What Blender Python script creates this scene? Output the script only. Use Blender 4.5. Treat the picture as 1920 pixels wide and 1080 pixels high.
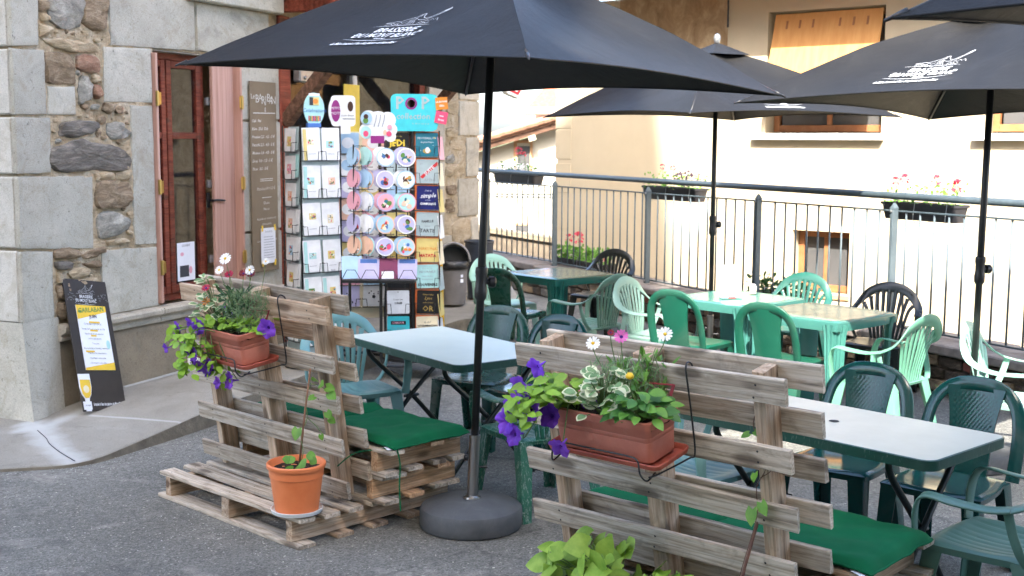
import bpy, math, random
from mathutils import Vector, Matrix, noise
random.seed(7)
R = math.radians
for o in list(bpy.data.objects): bpy.data.objects.remove(o)
SC = bpy.context.scene
COL = SC.collection

# ------------------------------------------------------------ camera, sky, sun, exposure
cam = bpy.data.cameras.new('camera'); cam_o = bpy.data.objects.new('camera', cam); COL.objects.link(cam_o)
cam.sensor_width = 36.0; cam.lens = 42.94; cam.clip_end = 3000; cam.clip_start = 0.05
_p, _r = R(6.85), R(0.3)
_fw = Vector((0, math.cos(_p), -math.sin(_p))); _up = Vector((0, math.sin(_p), math.cos(_p))); _rt = Vector((1, 0, 0))
_rt2 = _rt*math.cos(_r)+_up*math.sin(_r); _up2 = _up*math.cos(_r)-_rt*math.sin(_r)
cam_o.matrix_world = Matrix.Translation((0, 0, 1.9)) @ Matrix((_rt2, _up2, -_fw)).transposed().to_4x4()
cam.dof.use_dof = True; cam.dof.focus_distance = 5.0; cam.dof.aperture_fstop = 7.0
SC.camera = cam_o
SUN_AZ, SUN_EL = 10.0, 45.0          # the sun stands behind the camera, a little to the left
sun_dir = Vector((-math.sin(R(SUN_AZ))*math.cos(R(SUN_EL)), -math.cos(R(SUN_AZ))*math.cos(R(SUN_EL)), math.sin(R(SUN_EL))))
W = bpy.data.worlds.new('World'); SC.world = W; W.use_nodes = True
wn = W.node_tree.nodes; wl = W.node_tree.links
sky = wn.new('ShaderNodeTexSky'); sky.sky_type = 'NISHITA'; sky.sun_disc = False
sky.sun_elevation = R(SUN_EL); sky.sun_rotation = math.atan2(sun_dir.x, sun_dir.y); sky.air_density = 0.9; sky.dust_density = 5.0; sky.ozone_density = 0.8; sky.altitude = 500
bg = wn['Background']; bg.inputs['Strength'].default_value = 0.145
wl.new(sky.outputs[0], bg.inputs['Color'])
sl = bpy.data.lights.new('sun', 'SUN'); sl.energy = 2.5; sl.angle = R(0.5); sl.color = (1.0, 0.95, 0.87)
so = bpy.data.objects.new('sun', sl); COL.objects.link(so); so.rotation_euler = sun_dir.to_track_quat('Z', 'Y').to_euler(); so.location = (0, -10, 30)
SC.view_settings.view_transform = 'Standard'; SC.view_settings.look = 'None'; SC.view_settings.gamma = 1.0
SC.view_settings.use_curve_mapping = False
SC.render.engine = 'CYCLES'; SC.cycles.max_bounces = 6; SC.cycles.diffuse_bounces = 3; SC.cycles.glossy_bounces = 3; SC.cycles.transmission_bounces = 4; SC.cycles.transparent_max_bounces = 6; SC.cycles.caustics_reflective = False; SC.cycles.caustics_refractive = False; SC.cycles.use_adaptive_sampling = True; SC.cycles.adaptive_threshold = 0.03
SC.view_settings.exposure = 2.8

# ------------------------------------------------------------ mesh helpers
def V(*a): return Vector(a)
class MB:
    def __init__(s): s.v = []; s.f = []
    def add(s, vs, fs, M=None):
        k = len(s.v)
        s.v += [tuple(M @ Vector(p)) if M is not None else tuple(p) for p in vs]
        s.f += [tuple(i+k for i in f) for f in fs]; return s
    def box(s, x0, x1, y0, y1, z0, z1, M=None):
        return s.add([(x0,y0,z0),(x1,y0,z0),(x1,y1,z0),(x0,y1,z0),(x0,y0,z1),(x1,y0,z1),(x1,y1,z1),(x0,y1,z1)],
                     [(0,3,2,1),(4,5,6,7),(0,1,5,4),(1,2,6,5),(2,3,7,6),(3,0,4,7)], M)
    def cbox(s, x0, x1, y0, y1, z0, z1, c=0.004, M=None):      # box with chamfered edges
        vs = []; key = {}
        X=(x0,x1); Y=(y0,y1); Z=(z0,z1)
        for i in (0,1):
            for j in (0,1):
                for k in (0,1):
                    for a in range(3):
                        p = [X[i], Y[j], Z[k]]
                        for b in range(3):
                            if b != a: p[b] += c*(1 if (i,j,k)[b] == 0 else -1)
                        key[(i,j,k,a)] = len(vs); vs.append(tuple(p))
        g = lambda i,j,k,a: key[(i,j,k,a)]
        fs = []
        for i in (0,1):
            q=[g(i,0,0,0),g(i,1,0,0),g(i,1,1,0),g(i,0,1,0)]; fs.append(tuple(q if i else q[::-1]))
            q=[g(0,i,0,1),g(0,i,1,1),g(1,i,1,1),g(1,i,0,1)]; fs.append(tuple(q if i else q[::-1]))
            q=[g(0,0,i,2),g(1,0,i,2),g(1,1,i,2),g(0,1,i,2)]; fs.append(tuple(q if i else q[::-1]))
            for j in (0,1):
                fl = (i ^ j)
                q=[g(0,i,j,1),g(1,i,j,1),g(1,i,j,2),g(0,i,j,2)]; fs.append(tuple(q if fl == 0 else q[::-1]))
                q=[g(i,0,j,2),g(i,1,j,2),g(i,1,j,0),g(i,0,j,0)]; fs.append(tuple(q if fl == 0 else q[::-1]))
                q=[g(i,j,0,0),g(i,j,1,0),g(i,j,1,1),g(i,j,0,1)]; fs.append(tuple(q if fl == 0 else q[::-1]))
                for k in (0,1):
                    q=[g(i,j,k,0),g(i,j,k,1),g(i,j,k,2)]; fs.append(tuple(q if (i^j^k) else q[::-1]))
        return s.add(vs, fs, M)
    def tube(s, path, r, n=8, cap=True, M=None):
        P = [Vector(p) for p in path]; N = len(P); rr = r if isinstance(r, (list, tuple)) else [r]*N
        vs = []; fs = []; ref = None
        for i in range(N):
            t = (P[min(i+1,N-1)]-P[max(i-1,0)]).normalized()
            if ref is None: ref = t.orthogonal().normalized()
            ref = (ref-t*ref.dot(t)).normalized(); b = t.cross(ref)
            for k in range(n):
                a = 2*math.pi*k/n; vs.append(P[i]+(ref*math.cos(a)+b*math.sin(a))*rr[i])
        for i in range(N-1):
            for k in range(n): fs.append((i*n+k, i*n+(k+1)%n, (i+1)*n+(k+1)%n, (i+1)*n+k))
        if cap: fs += [tuple(range(n))[::-1], tuple(range((N-1)*n, N*n))]
        return s.add(vs, fs, M)
    def ribbon(s, path, nor, w, t, M=None):               # rounded flat bar along a path, flat side facing nor
        P = [Vector(p) for p in path]; N = len(P)
        ww = w if isinstance(w, (list, tuple)) else [w]*N
        tt = t if isinstance(t, (list, tuple)) else [t]*N
        vs = []; fs = []
        for i in range(N):
            T = (P[min(i+1,N-1)]-P[max(i-1,0)]).normalized()
            n_ = Vector(nor[i] if isinstance(nor, list) else nor); n_ = (n_-T*n_.dot(T)).normalized(); b = T.cross(n_)
            a, h = ww[i]/2, tt[i]/2; c = min(a, h)*0.55
            for (x, y) in ((a,h-c),(a-c,h),(-a+c,h),(-a,h-c),(-a,-h+c),(-a+c,-h),(a-c,-h),(a,-h+c)): vs.append(P[i]+b*x+n_*y)
        for i in range(N-1):
            for k in range(8): fs.append((i*8+k, (i+1)*8+k, (i+1)*8+(k+1)%8, i*8+(k+1)%8))
        fs += [tuple(range(8)), tuple(range((N-1)*8, N*8))[::-1]]
        return s.add(vs, fs, M)
    def lathe(s, prof, n=24, M=None):
        vs = []; fs = []
        for (r, z) in prof:
            for k in range(n): a = 2*math.pi*k/n; vs.append((r*math.cos(a), r*math.sin(a), z))
        for i in range(len(prof)-1):
            for k in range(n): fs.append((i*n+k, i*n+(k+1)%n, (i+1)*n+(k+1)%n, (i+1)*n+k))
        fs += [tuple(range(n))[::-1], tuple(range((len(prof)-1)*n, len(prof)*n))]
        return s.add(vs, fs, M)
    def prism(s, poly, z0, z1, M=None):
        n = len(poly)
        vs = [(x,y,z0) for x,y in poly]+[(x,y,z1) for x,y in poly]
        fs = [tuple(range(n))[::-1], tuple(range(n,2*n))]+[(k,(k+1)%n,n+(k+1)%n,n+k) for k in range(n)]
        return s.add(vs, fs, M)
    def grid(s, fn, nu, nv, M=None):
        vs = [fn(i/nu, j/nv) for j in range(nv+1) for i in range(nu+1)]
        fs = [(j*(nu+1)+i, j*(nu+1)+i+1, (j+1)*(nu+1)+i+1, (j+1)*(nu+1)+i) for j in range(nv) for i in range(nu)]
        return s.add(vs, fs, M)
    def mesh(s, name, smooth=False):
        me = bpy.data.meshes.new(name); me.from_pydata([tuple(p) for p in s.v], [], s.f); me.update()
        if smooth is not False:
            me.shade_smooth()
            if smooth is not True: me.set_sharp_from_angle(angle=R(smooth))
        return me
    def obj(s, name, mat, parent=None, smooth=False, center=False, M=None, olink=False):
        off = Vector((0,0,0))
        if center and s.v:
            lo = [min(p[i] for p in s.v) for i in range(3)]; hi = [max(p[i] for p in s.v) for i in range(3)]
            off = Vector([(a+b)/2 for a, b in zip(lo, hi)]); s.v = [tuple(Vector(p)-off) for p in s.v]
        me = s.mesh(name, smooth)
        return link(name, me, mat, parent, (M if M is not None else Matrix()) @ Matrix.Translation(off), olink)
def link(name, me, mat, parent=None, M=None, olink=False):
    o = bpy.data.objects.new(name, me); COL.objects.link(o)
    if mat is not None:
        if olink:
            if not me.materials: me.materials.append(None)
            o.material_slots[0].link = 'OBJECT'; o.material_slots[0].material = mat
        elif not me.materials: me.materials.append(mat)
    if parent is not None: o.parent = parent
    if M is not None: o.matrix_basis = M
    return o
def tag(o, label, cat, group=None, kind=None):
    if label: o['label'] = label
    if cat: o['category'] = cat
    if group: o['group'] = group
    if kind: o['kind'] = kind
    return o
def thing(name, label, cat, M=None, group=None):
    o = bpy.data.objects.new(name, None); COL.objects.link(o); o.empty_display_size = 0.1
    if M is not None: o.matrix_basis = M
    return tag(o, label, cat, group)
def struct(o): o['kind'] = 'structure'; return o
def clone(root, M, mat=None, label=None, group=None):
    def cp(o, parent):
        c = o.copy(); COL.objects.link(c)
        if parent is not None: c.parent = parent; c.matrix_parent_inverse = Matrix(); c.matrix_basis = o.matrix_basis.copy()
        if mat is not None and c.type == 'MESH' and c.material_slots and c.material_slots[0].link == 'OBJECT': c.material_slots[0].material = mat
        for ch in o.children: cp(ch, c)
        return c
    r = cp(root, None); r.matrix_basis = M
    if label: r['label'] = label
    if group: r['group'] = group
    return r
def TR(x, y, z=0, rz=0, rx=0, ry=0, s=1):
    return Matrix.Translation((x,y,z)) @ Matrix.Rotation(R(rz),4,'Z') @ Matrix.Rotation(R(rx),4,'X') @ Matrix.Rotation(R(ry),4,'Y') @ Matrix.Scale(s,4)
def nz(p, sc=1.0, o=0.0): return noise.noise(Vector((p[0]*sc+o, p[1]*sc+o*1.7, p[2]*sc-o)))
def spl(pts, n=6):                                # Catmull-Rom through points
    P = [Vector(p) for p in pts]; out = []
    for i in range(len(P)-1):
        a, b, c, d = P[max(i-1,0)], P[i], P[i+1], P[min(i+2,len(P)-1)]
        for k in range(n):
            t = k/n; out.append(0.5*((2*b)+(c-a)*t+(2*a-5*b+4*c-d)*t*t+(-a+3*b-3*c+d)*t**3))
    out.append(P[-1]); return out
def text2d(body, size=1.0, shear=0.0, bold=0.0, align='CENTER', res=2, space=1.0):
    cu = bpy.data.curves.new('t', 'FONT'); cu.body = body; cu.size = size; cu.shear = shear; cu.offset = bold; cu.align_x = align
    cu.align_y = 'CENTER'; cu.resolution_u = res; cu.fill_mode = 'FRONT'; cu.space_character = space
    o = bpy.data.objects.new('t', cu)
    me = bpy.data.meshes.new_from_object(o)
    vs = [(v.co.x, v.co.y) for v in me.vertices]; fs = [tuple(p.vertices) for p in me.polygons]
    bpy.data.objects.remove(o); bpy.data.curves.remove(cu); bpy.data.meshes.remove(me)
    return vs, fs
def stroke2d(pts, w):                             # polyline as a flat band
    vs = []; fs = []; n = len(pts)
    for i in range(n):
        x0,y0 = pts[max(i-1,0)]; x1,y1 = pts[min(i+1,n-1)]; dx,dy = x1-x0,y1-y0; l = math.hypot(dx,dy) or 1
        ww = w[i] if isinstance(w,(list,tuple)) else w
        vs += [(pts[i][0]-dy/l*ww/2, pts[i][1]+dx/l*ww/2), (pts[i][0]+dy/l*ww/2, pts[i][1]-dx/l*ww/2)]
    for i in range(n-1): fs.append((2*i,2*i+1,2*i+3,2*i+2))
    return vs, fs
def disc2d(cx, cy, rx, ry, n=16, rot=0):
    vs = []
    for k in range(n):
        a = 2*math.pi*k/n; x,y = rx*math.cos(a), ry*math.sin(a)
        vs.append((cx+x*math.cos(rot)-y*math.sin(rot), cy+x*math.sin(rot)+y*math.cos(rot)))
    return vs, [tuple(range(n))]
def rect2d(x0, x1, y0, y1): return [(x0,y0),(x1,y0),(x1,y1),(x0,y1)], [(0,1,2,3)]
def rrect(x0, x1, y0, y1, r, n=4):
    out = []
    for (cx,cy,a0) in ((x1-r,y1-r,0),(x0+r,y1-r,90),(x0+r,y0+r,180),(x1-r,y0+r,270)):
        for k in range(n+1): a = R(a0+90*k/n); out.append((cx+r*math.cos(a), cy+r*math.sin(a)))
    return out
def flat(mb, sh, M=None, z=0.0):                  # put a 2d shape (xy) into a mesh builder
    vs, fs = sh; return mb.add([(x,y,z) for x,y in vs], fs, M)

# ------------------------------------------------------------ material helpers
MATS = {}
class NT:
    def __init__(s, name):
        s.m = bpy.data.materials.new(name); s.m.use_nodes = True; s.t = s.m.node_tree; s.b = s.t.nodes['Principled BSDF']; MATS[name] = s.m
    def n(s, typ, **kw):
        nd = s.t.nodes.new('ShaderNode'+typ)
        for k, v in kw.items():
            if k.startswith('i_'):
                key = k[2:]; key = int(key) if key.isdigit() else key.replace('_', ' ')
                nd.inputs[key].default_value = v
            else: setattr(nd, k, v)
        return nd
    def l(s, a, b): s.t.links.new(a, b)
    def vec(s, stretch=(1,1,1), rnd=True, coord='Object'):
        tc = s.n('TexCoord'); mp = s.n('Mapping'); mp.inputs['Scale'].default_value = stretch
        if rnd:
            oi = s.n('ObjectInfo'); ml = s.n('Math', operation='MULTIPLY', i_1=37.0); s.l(oi.outputs['Random'], ml.inputs[0])
            ad = s.n('VectorMath', operation='ADD'); s.l(tc.outputs[coord], ad.inputs[0]); s.l(ml.outputs[0], ad.inputs[1]); s.l(ad.outputs[0], mp.inputs['Vector'])
        else: s.l(tc.outputs[coord], mp.inputs['Vector'])
        return mp.outputs[0]
    def noise(s, v, scale, detail=5, rough=0.6, dist=0.0):
        n = s.n('TexNoise'); n.inputs['Scale'].default_value = scale; n.inputs['Detail'].default_value = min(detail, 4.5); n.inputs['Roughness'].default_value = rough; n.inputs['Distortion'].default_value = dist
        s.l(v, n.inputs['Vector']); return n.outputs['Fac']
    def ramp(s, f, stops, interp='LINEAR'):
        r = s.n('ValToRGB'); cr = r.color_ramp; cr.interpolation = interp
        while len(cr.elements) > 1: cr.elements.remove(cr.elements[-1])
        cr.elements[0].position = stops[0][0]; cr.elements[0].color = (*stops[0][1], 1) if len(stops[0][1]) == 3 else stops[0][1]
        for p, c in stops[1:]:
            e = cr.elements.new(p); e.color = (*c, 1)
        s.l(f, r.inputs[0]); return r.outputs[0]
    def mix(s, fac, a, b, mode='MIX'):
        m = s.n('Mix', data_type='RGBA', blend_type=mode)
        for i, x in ((0, fac), (6, a), (7, b)):
            if hasattr(x, 'links') or hasattr(x, 'is_linked'): s.l(x, m.inputs[i])
            else: m.inputs[i].default_value = x if i == 0 else (*x, 1)
        return m.outputs[2]
    def math(s, op, a, b=0.0):
        m = s.n('Math', operation=op)
        for i, x in ((0, a), (1, b)):
            if hasattr(x, 'is_linked'): s.l(x, m.inputs[i])
            else: m.inputs[i].default_value = x
        return m.outputs[0]
    def bump(s, h, strength=0.3, dist=0.01):
        b = s.n('Bump'); b.inputs['Strength'].default_value = strength; b.inputs['Distance'].default_value = dist
        s.l(h, b.inputs['Height']); s.l(b.outputs[0], s.b.inputs['Normal'])
    def set(s, **kw):
        for k, v in kw.items():
            i = s.b.inputs[k.replace('_', ' ')]
            if hasattr(v, 'is_linked'): s.l(v, i)
            else: i.default_value = (*v, 1) if isinstance(v, tuple) and len(v) == 3 else v
        return s.m
def G(v): return (v, v, v)
def sm(name, col, col2=None, scale=6, rough=0.6, bump=0.0, bscale=60, metal=0.0, spec=0.5, stretch=(1,1,1), lo=0.35, hi=0.68, coat=0.0, bd=0.004):
    t = NT(name); v = t.vec(stretch)
    c = t.ramp(t.noise(v, scale), [(lo, col), (hi, col2)]) if col2 else col
    t.set(Base_Color=c, Roughness=rough, Metallic=metal, Specular_IOR_Level=spec, Coat_Weight=coat)
    if bump: t.bump(t.noise(v, bscale), bump, bd)
    return t.m
# ------------------------------------------------------------ materials
def S(r, g, b): return tuple(((c/255)/12.92 if c/255 <= 0.04045 else ((c/255+0.055)/1.055)**2.4) for c in (r,g,b))
# asphalt
t = NT('asphalt'); v = t.vec(rnd=False)
big = t.noise(v, 0.9, 5, 0.6); vor = t.n('TexVoronoi'); vor.inputs['Scale'].default_value = 130; t.l(v, vor.inputs['Vector'])
vor2 = t.n('TexVoronoi'); vor2.inputs['Scale'].default_value = 55; t.l(v, vor2.inputs['Vector'])
base = t.ramp(big, [(0.28, (0.148,0.146,0.128)), (0.5, (0.204,0.201,0.176)), (0.72, (0.268,0.263,0.230))])
ag = t.ramp(vor.outputs['Color'], [(0.0, (0.45,0.44,0.43)), (0.55, (0.9,0.9,0.92)), (0.88, (1.15,1.15,1.15)), (1.0, (3.0,2.9,2.7))])
ag2 = t.ramp(vor2.outputs['Color'], [(0.0, G(0.75)), (0.8, G(1.0)), (0.95, G(1.15)), (1.0, G(1.9))])
c = t.mix(1.0, t.mix(1.0, base, ag, 'MULTIPLY'), ag2, 'MULTIPLY')
dst = t.ramp(t.noise(v, 2.6, 8, 0.7, 0.6), [(0.56, G(0.0)), (0.76, G(0.6))])
c = t.mix(dst, c, S(166,162,152))
oil = t.ramp(t.noise(v, 1.7, 6, 0.6, 1.5), [(0.30, G(0.45)), (0.40, G(0.0))]); c = t.mix(oil, c, (0.07,0.07,0.068))
cv = t.n('TexVoronoi', feature='DISTANCE_TO_EDGE'); cv.inputs['Scale'].default_value = 0.55; t.l(t.vec((1,1,1), rnd=False), cv.inputs['Vector'])
crk = t.ramp(t.math('ADD', cv.outputs['Distance'], t.math('MULTIPLY', t.noise(v, 7, 4), 0.05)), [(0.024, G(0.4)), (0.031, G(0.0))]); c = t.mix(crk, c, (0.045,0.045,0.043))
t.set(Base_Color=c, Roughness=0.85, Specular_IOR_Level=0.3); t.bump(t.math('ADD', vor.outputs['Distance'], t.noise(v, 90, 3)), 0.5, 0.006)
# concrete of the pavement
t = NT('pavement_concrete'); v = t.vec(rnd=False)
c = t.ramp(t.noise(v, 1.4, 8, 0.65, 0.4), [(0.3, S(128,124,114)), (0.55, S(147,143,133)), (0.75, S(160,157,148))])
spk = t.ramp(t.noise(v, 160, 2), [(0.3, G(0.78)), (0.5, G(1.0)), (0.72, G(1.12))])
st = t.ramp(t.noise(v, 5.0, 9, 0.75, 1.2), [(0.58, G(0.0)), (0.74, G(0.5))])
c = t.mix(st, t.mix(1.0, c, spk, 'MULTIPLY'), S(98,90,78))
def seg_dist(t, P, A, B):                         # distance from P to the segment A-B in the ground plane
    A = Vector((*A, 0)); B = Vector((*B, 0)); d = B-A
    pa = t.n('VectorMath', operation='SUBTRACT'); t.l(P, pa.inputs[0]); pa.inputs[1].default_value = A
    dt = t.n('VectorMath', operation='DOT_PRODUCT'); t.l(pa.outputs[0], dt.inputs[0]); dt.inputs[1].default_value = d/d.length_squared
    cl_ = t.n('Clamp'); t.l(dt.outputs['Value'], cl_.inputs[0])
    sc_ = t.n('VectorMath', operation='SCALE'); sc_.inputs[0].default_value = d; t.l(cl_.outputs[0], sc_.inputs['Scale'])
    df = t.n('VectorMath', operation='SUBTRACT'); t.l(pa.outputs[0], df.inputs[0]); t.l(sc_.outputs[0], df.inputs[1])
    fl_ = t.n('VectorMath', operation='MULTIPLY'); t.l(df.outputs[0], fl_.inputs[0]); fl_.inputs[1].default_value = (1,1,0)
    ln_ = t.n('VectorMath', operation='LENGTH'); t.l(fl_.outputs[0], ln_.inputs[0]); return ln_.outputs['Value']
wob = t.math('MULTIPLY', t.math('SUBTRACT', t.noise(v, 5, 4, 0.65), 0.5), 0.16)
def streak(c, segs, w, col, fac, soft, wb):
    dd = None
    for A, B in segs:
        x = seg_dist(t, v, A, B); dd = x if dd is None else t.math('MINIMUM', dd, x)
    dd = t.math('ADD', dd, t.math('MULTIPLY', wob, wb))
    return t.mix(t.ramp(dd, [(max(0.0, w-soft), G(fac)), (w+soft, G(0.0))]), c, col)
c = streak(c, [((-3.12,7.78),(-2.98,7.56)),((-2.98,7.56),(-2.81,7.31)),((-2.81,7.31),(-2.62,7.05)),((-2.62,7.05),(-2.50,6.88))], 0.075, S(180,181,178), 0.75, 0.05, 1.0)
c = streak(c, [((-3.15,7.62),(-2.99,7.73)),((-2.99,7.73),(-2.90,7.97)),((-2.90,7.97),(-2.84,8.20))], 0.045, S(176,177,173), 0.7, 0.03, 0.6)
c = streak(c, [((-2.78,7.92),(-2.47,7.83)),((-2.47,7.83),(-2.03,7.68))], 0.012, S(182,182,178), 0.7, 0.010, 0.15)
t.set(Base_Color=c, Roughness=0.9, Specular_IOR_Level=0.25); t.bump(t.noise(v, 120, 6), 0.35, 0.004)
t = NT('kerb_face'); v = t.vec(rnd=False)
t.set(Base_Color=t.ramp(t.noise(v, 7, 8, 0.7), [(0.3, S(88,82,70)), (0.7, S(128,121,106))]), Roughness=0.95); t.bump(t.noise(v, 50, 6), 0.6, 0.01)
t = NT('repair_cement'); v = t.vec(rnd=False)
t.set(Base_Color=t.ramp(t.noise(v, 9, 8, 0.7), [(0.35, S(158,157,150)), (0.7, S(176,176,171))]), Roughness=0.9); t.bump(t.noise(v, 60, 6), 0.3, 0.005)
# dressed stone
def stone_mat(name, a, b, pit, sc=3.0):
    t = NT(name); v = t.vec()
    c = t.ramp(t.noise(v, sc, 6, 0.6, 0.3), [(0.3, a), (0.7, b)])
    g1 = t.ramp(t.noise(v, 140, 3, 0.7), [(0.28, G(0.72)), (0.5, G(1.0)), (0.75, G(1.16))])
    c = t.mix(1.0, c, g1, 'MULTIPLY')
    pv = t.noise(v, 34, 4, 0.75, 0.6); pt = t.ramp(pv, [(0.27, G(0.8)), (0.40, G(0.0))])
    c = t.mix(pt, c, pit)
    stn = t.ramp(t.noise(v, 5, 9, 0.75, 1.0), [(0.50, G(0.0)), (0.72, G(0.6))])
    c = t.mix(stn, c, S(146,136,114))
    drk = t.ramp(t.noise(v, 1.8, 6, 0.7, 1.2), [(0.28, G(0.5)), (0.45, G(0.0))]); c = t.mix(drk, c, S(118,116,108))
    oi = t.n('ObjectInfo'); br = t.math('ADD', t.math('MULTIPLY', oi.outputs['Random'], 0.22), 0.89)
    cb = t.n('CombineColor'); [t.l(br, cb.inputs[i]) for i in range(3)]
    c = t.mix(1.0, c, cb.outputs[0], 'MULTIPLY')
    t.set(Base_Color=c, Roughness=0.9, Specular_IOR_Level=0.25)
    t.bump(t.math('ADD', t.math('MULTIPLY', t.noise(v, 70, 6, 0.7), 0.5), pv), 0.55, 0.006); return t.m
stone_mat('ashlar', S(166,163,151), S(188,185,173), S(84,80,72))
stone_mat('ashlar_warm', S(176,168,152), S(200,192,176), S(120,108,92))
stone_mat('quoin_side', S(176,173,164), S(196,193,184), S(110,104,94))
stone_mat('plinth_stone', S(118,108,92), S(148,136,116), S(84,76,64), 2.0)
def rubble_mat(name, a, b, c_, st=(1,1,3)):
    t = NT(name); v = t.vec(st)
    n1 = t.noise(v, 7, 9, 0.72, 0.8)
    c = t.ramp(n1, [(0.26, a), (0.5, b), (0.74, c_)])
    c = t.mix(1.0, c, t.ramp(t.noise(v, 60, 5, 0.7), [(0.25, G(0.6)), (0.5, G(1.0)), (0.8, G(1.25))]), 'MULTIPLY')
    t.set(Base_Color=c, Roughness=0.92, Specular_IOR_Level=0.25); t.bump(t.math('ADD', n1, t.math('MULTIPLY', t.noise(v, 45, 6, 0.7), 0.4)), 0.8, 0.016); return t.m
rubble_mat('rubble_dark', S(86,81,75), S(116,110,102), S(156,148,136), (1,1,4))
rubble_mat('rubble_brown', S(98,82,66), S(138,120,98), S(178,162,138))
rubble_mat('rubble_grey', S(104,101,94), S(150,146,136), S(190,185,172), (1,1,2))
rubble_mat('rubble_red', S(122,86,68), S(148,116,96), S(168,146,124))
rubble_mat('rubble_tan', S(146,128,102), S(178,160,132), S(202,188,164))
rubble_mat('wall_rubble', S(48,42,36), S(78,68,58), S(120,108,94), (1,1,2))
t = NT('mortar'); v = t.vec(rnd=False)
c = t.ramp(t.noise(v, 4, 9, 0.7, 0.6), [(0.28, S(158,138,108)), (0.5, S(188,170,142)), (0.72, S(212,202,182))])
t.set(Base_Color=c, Roughness=0.95, Specular_IOR_Level=0.2); t.bump(t.math('ADD', t.noise(v, 16, 9, 0.75), t.math('MULTIPLY', t.noise(v, 70, 5), 0.5)), 1.0, 0.035)
# wood of pallets: long grain along local x
def wood_mat(name, a, b, c_, gs=1.0, rough=0.85):
    t = NT(name); v = t.vec((1.6,14,14)); v2 = t.vec((1,1,1))
    kv = t.n('TexVoronoi'); kv.inputs['Scale'].default_value = 1.0; t.l(t.vec((3.2,9,9)), kv.inputs['Vector'])
    kn = t.ramp(kv.outputs['Distance'], [(0.0, G(1.0)), (0.16, G(0.85)), (0.25, G(0.0))])
    warp = t.math('MULTIPLY', kn, 0.8)
    n1 = t.noise(v, 2.2*gs, 6, 0.65, 1.2)
    wv = t.n('TexWave', wave_type='BANDS', bands_direction='Y'); wv.inputs['Scale'].default_value = 0.45; wv.inputs['Distortion'].default_value = 5.0; wv.inputs['Detail'].default_value = 4; wv.inputs['Detail Scale'].default_value = 1.3
    t.l(v, wv.inputs['Vector'])
    gr = t.math('ADD', t.math('MULTIPLY', n1, 0.88), t.math('MULTIPLY', wv.outputs['Fac'], 0.12))
    c = t.ramp(gr, [(0.30, a), (0.47, b), (0.66, c_)])
    fine = t.noise(t.vec((3,120,120)), 1.0, 4, 0.6)
    c = t.mix(1.0, c, t.ramp(fine, [(0.32, G(0.60)), (0.52, G(1.0)), (0.75, G(1.18))]), 'MULTIPLY')
    c = t.mix(t.math('MULTIPLY', kn, 0.75), c, S(62,46,34))
    oi = t.n('ObjectInfo'); br = t.math('ADD', t.math('MULTIPLY', oi.outputs['Random'], 0.38), 0.80)
    cb = t.n('CombineColor'); [t.l(br, cb.inputs[i]) for i in range(3)]
    c = t.mix(1.0, c, cb.outputs[0], 'MULTIPLY')
    dirt = t.ramp(t.noise(v2, 9, 7, 0.7, 0.5), [(0.55, G(0.0)), (0.75, G(0.5))])
    c = t.mix(dirt, c, S(92,84,76))
    t.set(Base_Color=c, Roughness=rough, Specular_IOR_Level=0.25); t.bump(t.math('ADD', t.math('MULTIPLY', gr, 0.5), t.math('MULTIPLY', fine, 0.6)), 0.35, 0.004); return t.m
wood_mat('wood_grey', S(142,127,110), S(184,170,151), S(205,194,178))
wood_mat('wood_brown', S(142,116,92), S(178,152,126), S(198,178,154))
wood_mat('wood_fresh', S(150,114,82), S(188,150,114), S(206,174,140))
wood_mat('frame_red', S(84,34,24), S(112,52,38), S(130,68,52), 0.7, 0.5)
wood_mat('beam_red', S(96,42,30), S(128,62,46), S(146,78,60), 0.7, 0.6)
wood_mat('beam_brown', S(74,50,38), S(104,76,60), S(130,100,82), 0.7, 0.7)
t = NT('shutter_pink'); v = t.vec((40,40,1.2))
t.set(Base_Color=t.ramp(t.noise(v, 1.0, 5, 0.6, 0.5), [(0.3, S(166,126,112)), (0.5, S(184,146,132)), (0.7, S(196,160,146))]), Roughness=0.7)
t.bump(t.noise(v, 1.0, 5), 0.2, 0.003)
# metals, plastics, cloth
sm('black_steel', G(0.012), G(0.02), 8, 0.38)
sm('wire_black', G(0.012), rough=0.35)
sm('brushed_steel', S(150,148,145), S(190,188,184), 1.2, 0.28, metal=1.0, stretch=(60,60,1))
sm('brass', S(190,160,96), rough=0.35, metal=1.0)
sm('galvanised', S(150,152,152), S(178,180,180), 20, 0.45, metal=0.8)
sm('rail_paint', S(62,73,78), S(74,86,91), 12, 0.45)
sm('rail_post', S(80,92,98), S(90,102,107), 12, 0.5)
t = NT('canopy'); v = t.vec(); n1 = t.noise(v, 3.5, 7, 0.65, 0.5); n2 = t.noise(v, 420, 2)
t.set(Base_Color=t.ramp(n1, [(0.3, (0.0105,0.0100,0.0096)), (0.6, (0.0142,0.0136,0.0128)), (0.8, (0.0245,0.0235,0.022))]), Roughness=0.55, Specular_IOR_Level=0.22, Sheen_Weight=0.0)
t.bump(t.math('ADD', t.math('MULTIPLY', n1, 1.0), t.math('MULTIPLY', n2, 0.12)), 0.35, 0.03)
sm('print_white', S(232,234,234), S(214,218,220), 30, 0.7)
sm('print_grey', S(120,122,122), S(98,100,100), 30, 0.8)
t = NT('base_plastic'); v = t.vec(); t.set(Base_Color=t.ramp(t.noise(v, 8, 8, 0.7, 0.5), [(0.3, S(74,77,80)), (0.6, S(88,91,94)), (0.8, S(104,105,106))]), Roughness=0.6, Specular_IOR_Level=0.35); t.bump(t.noise(v, 260, 3), 0.25, 0.002)
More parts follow.
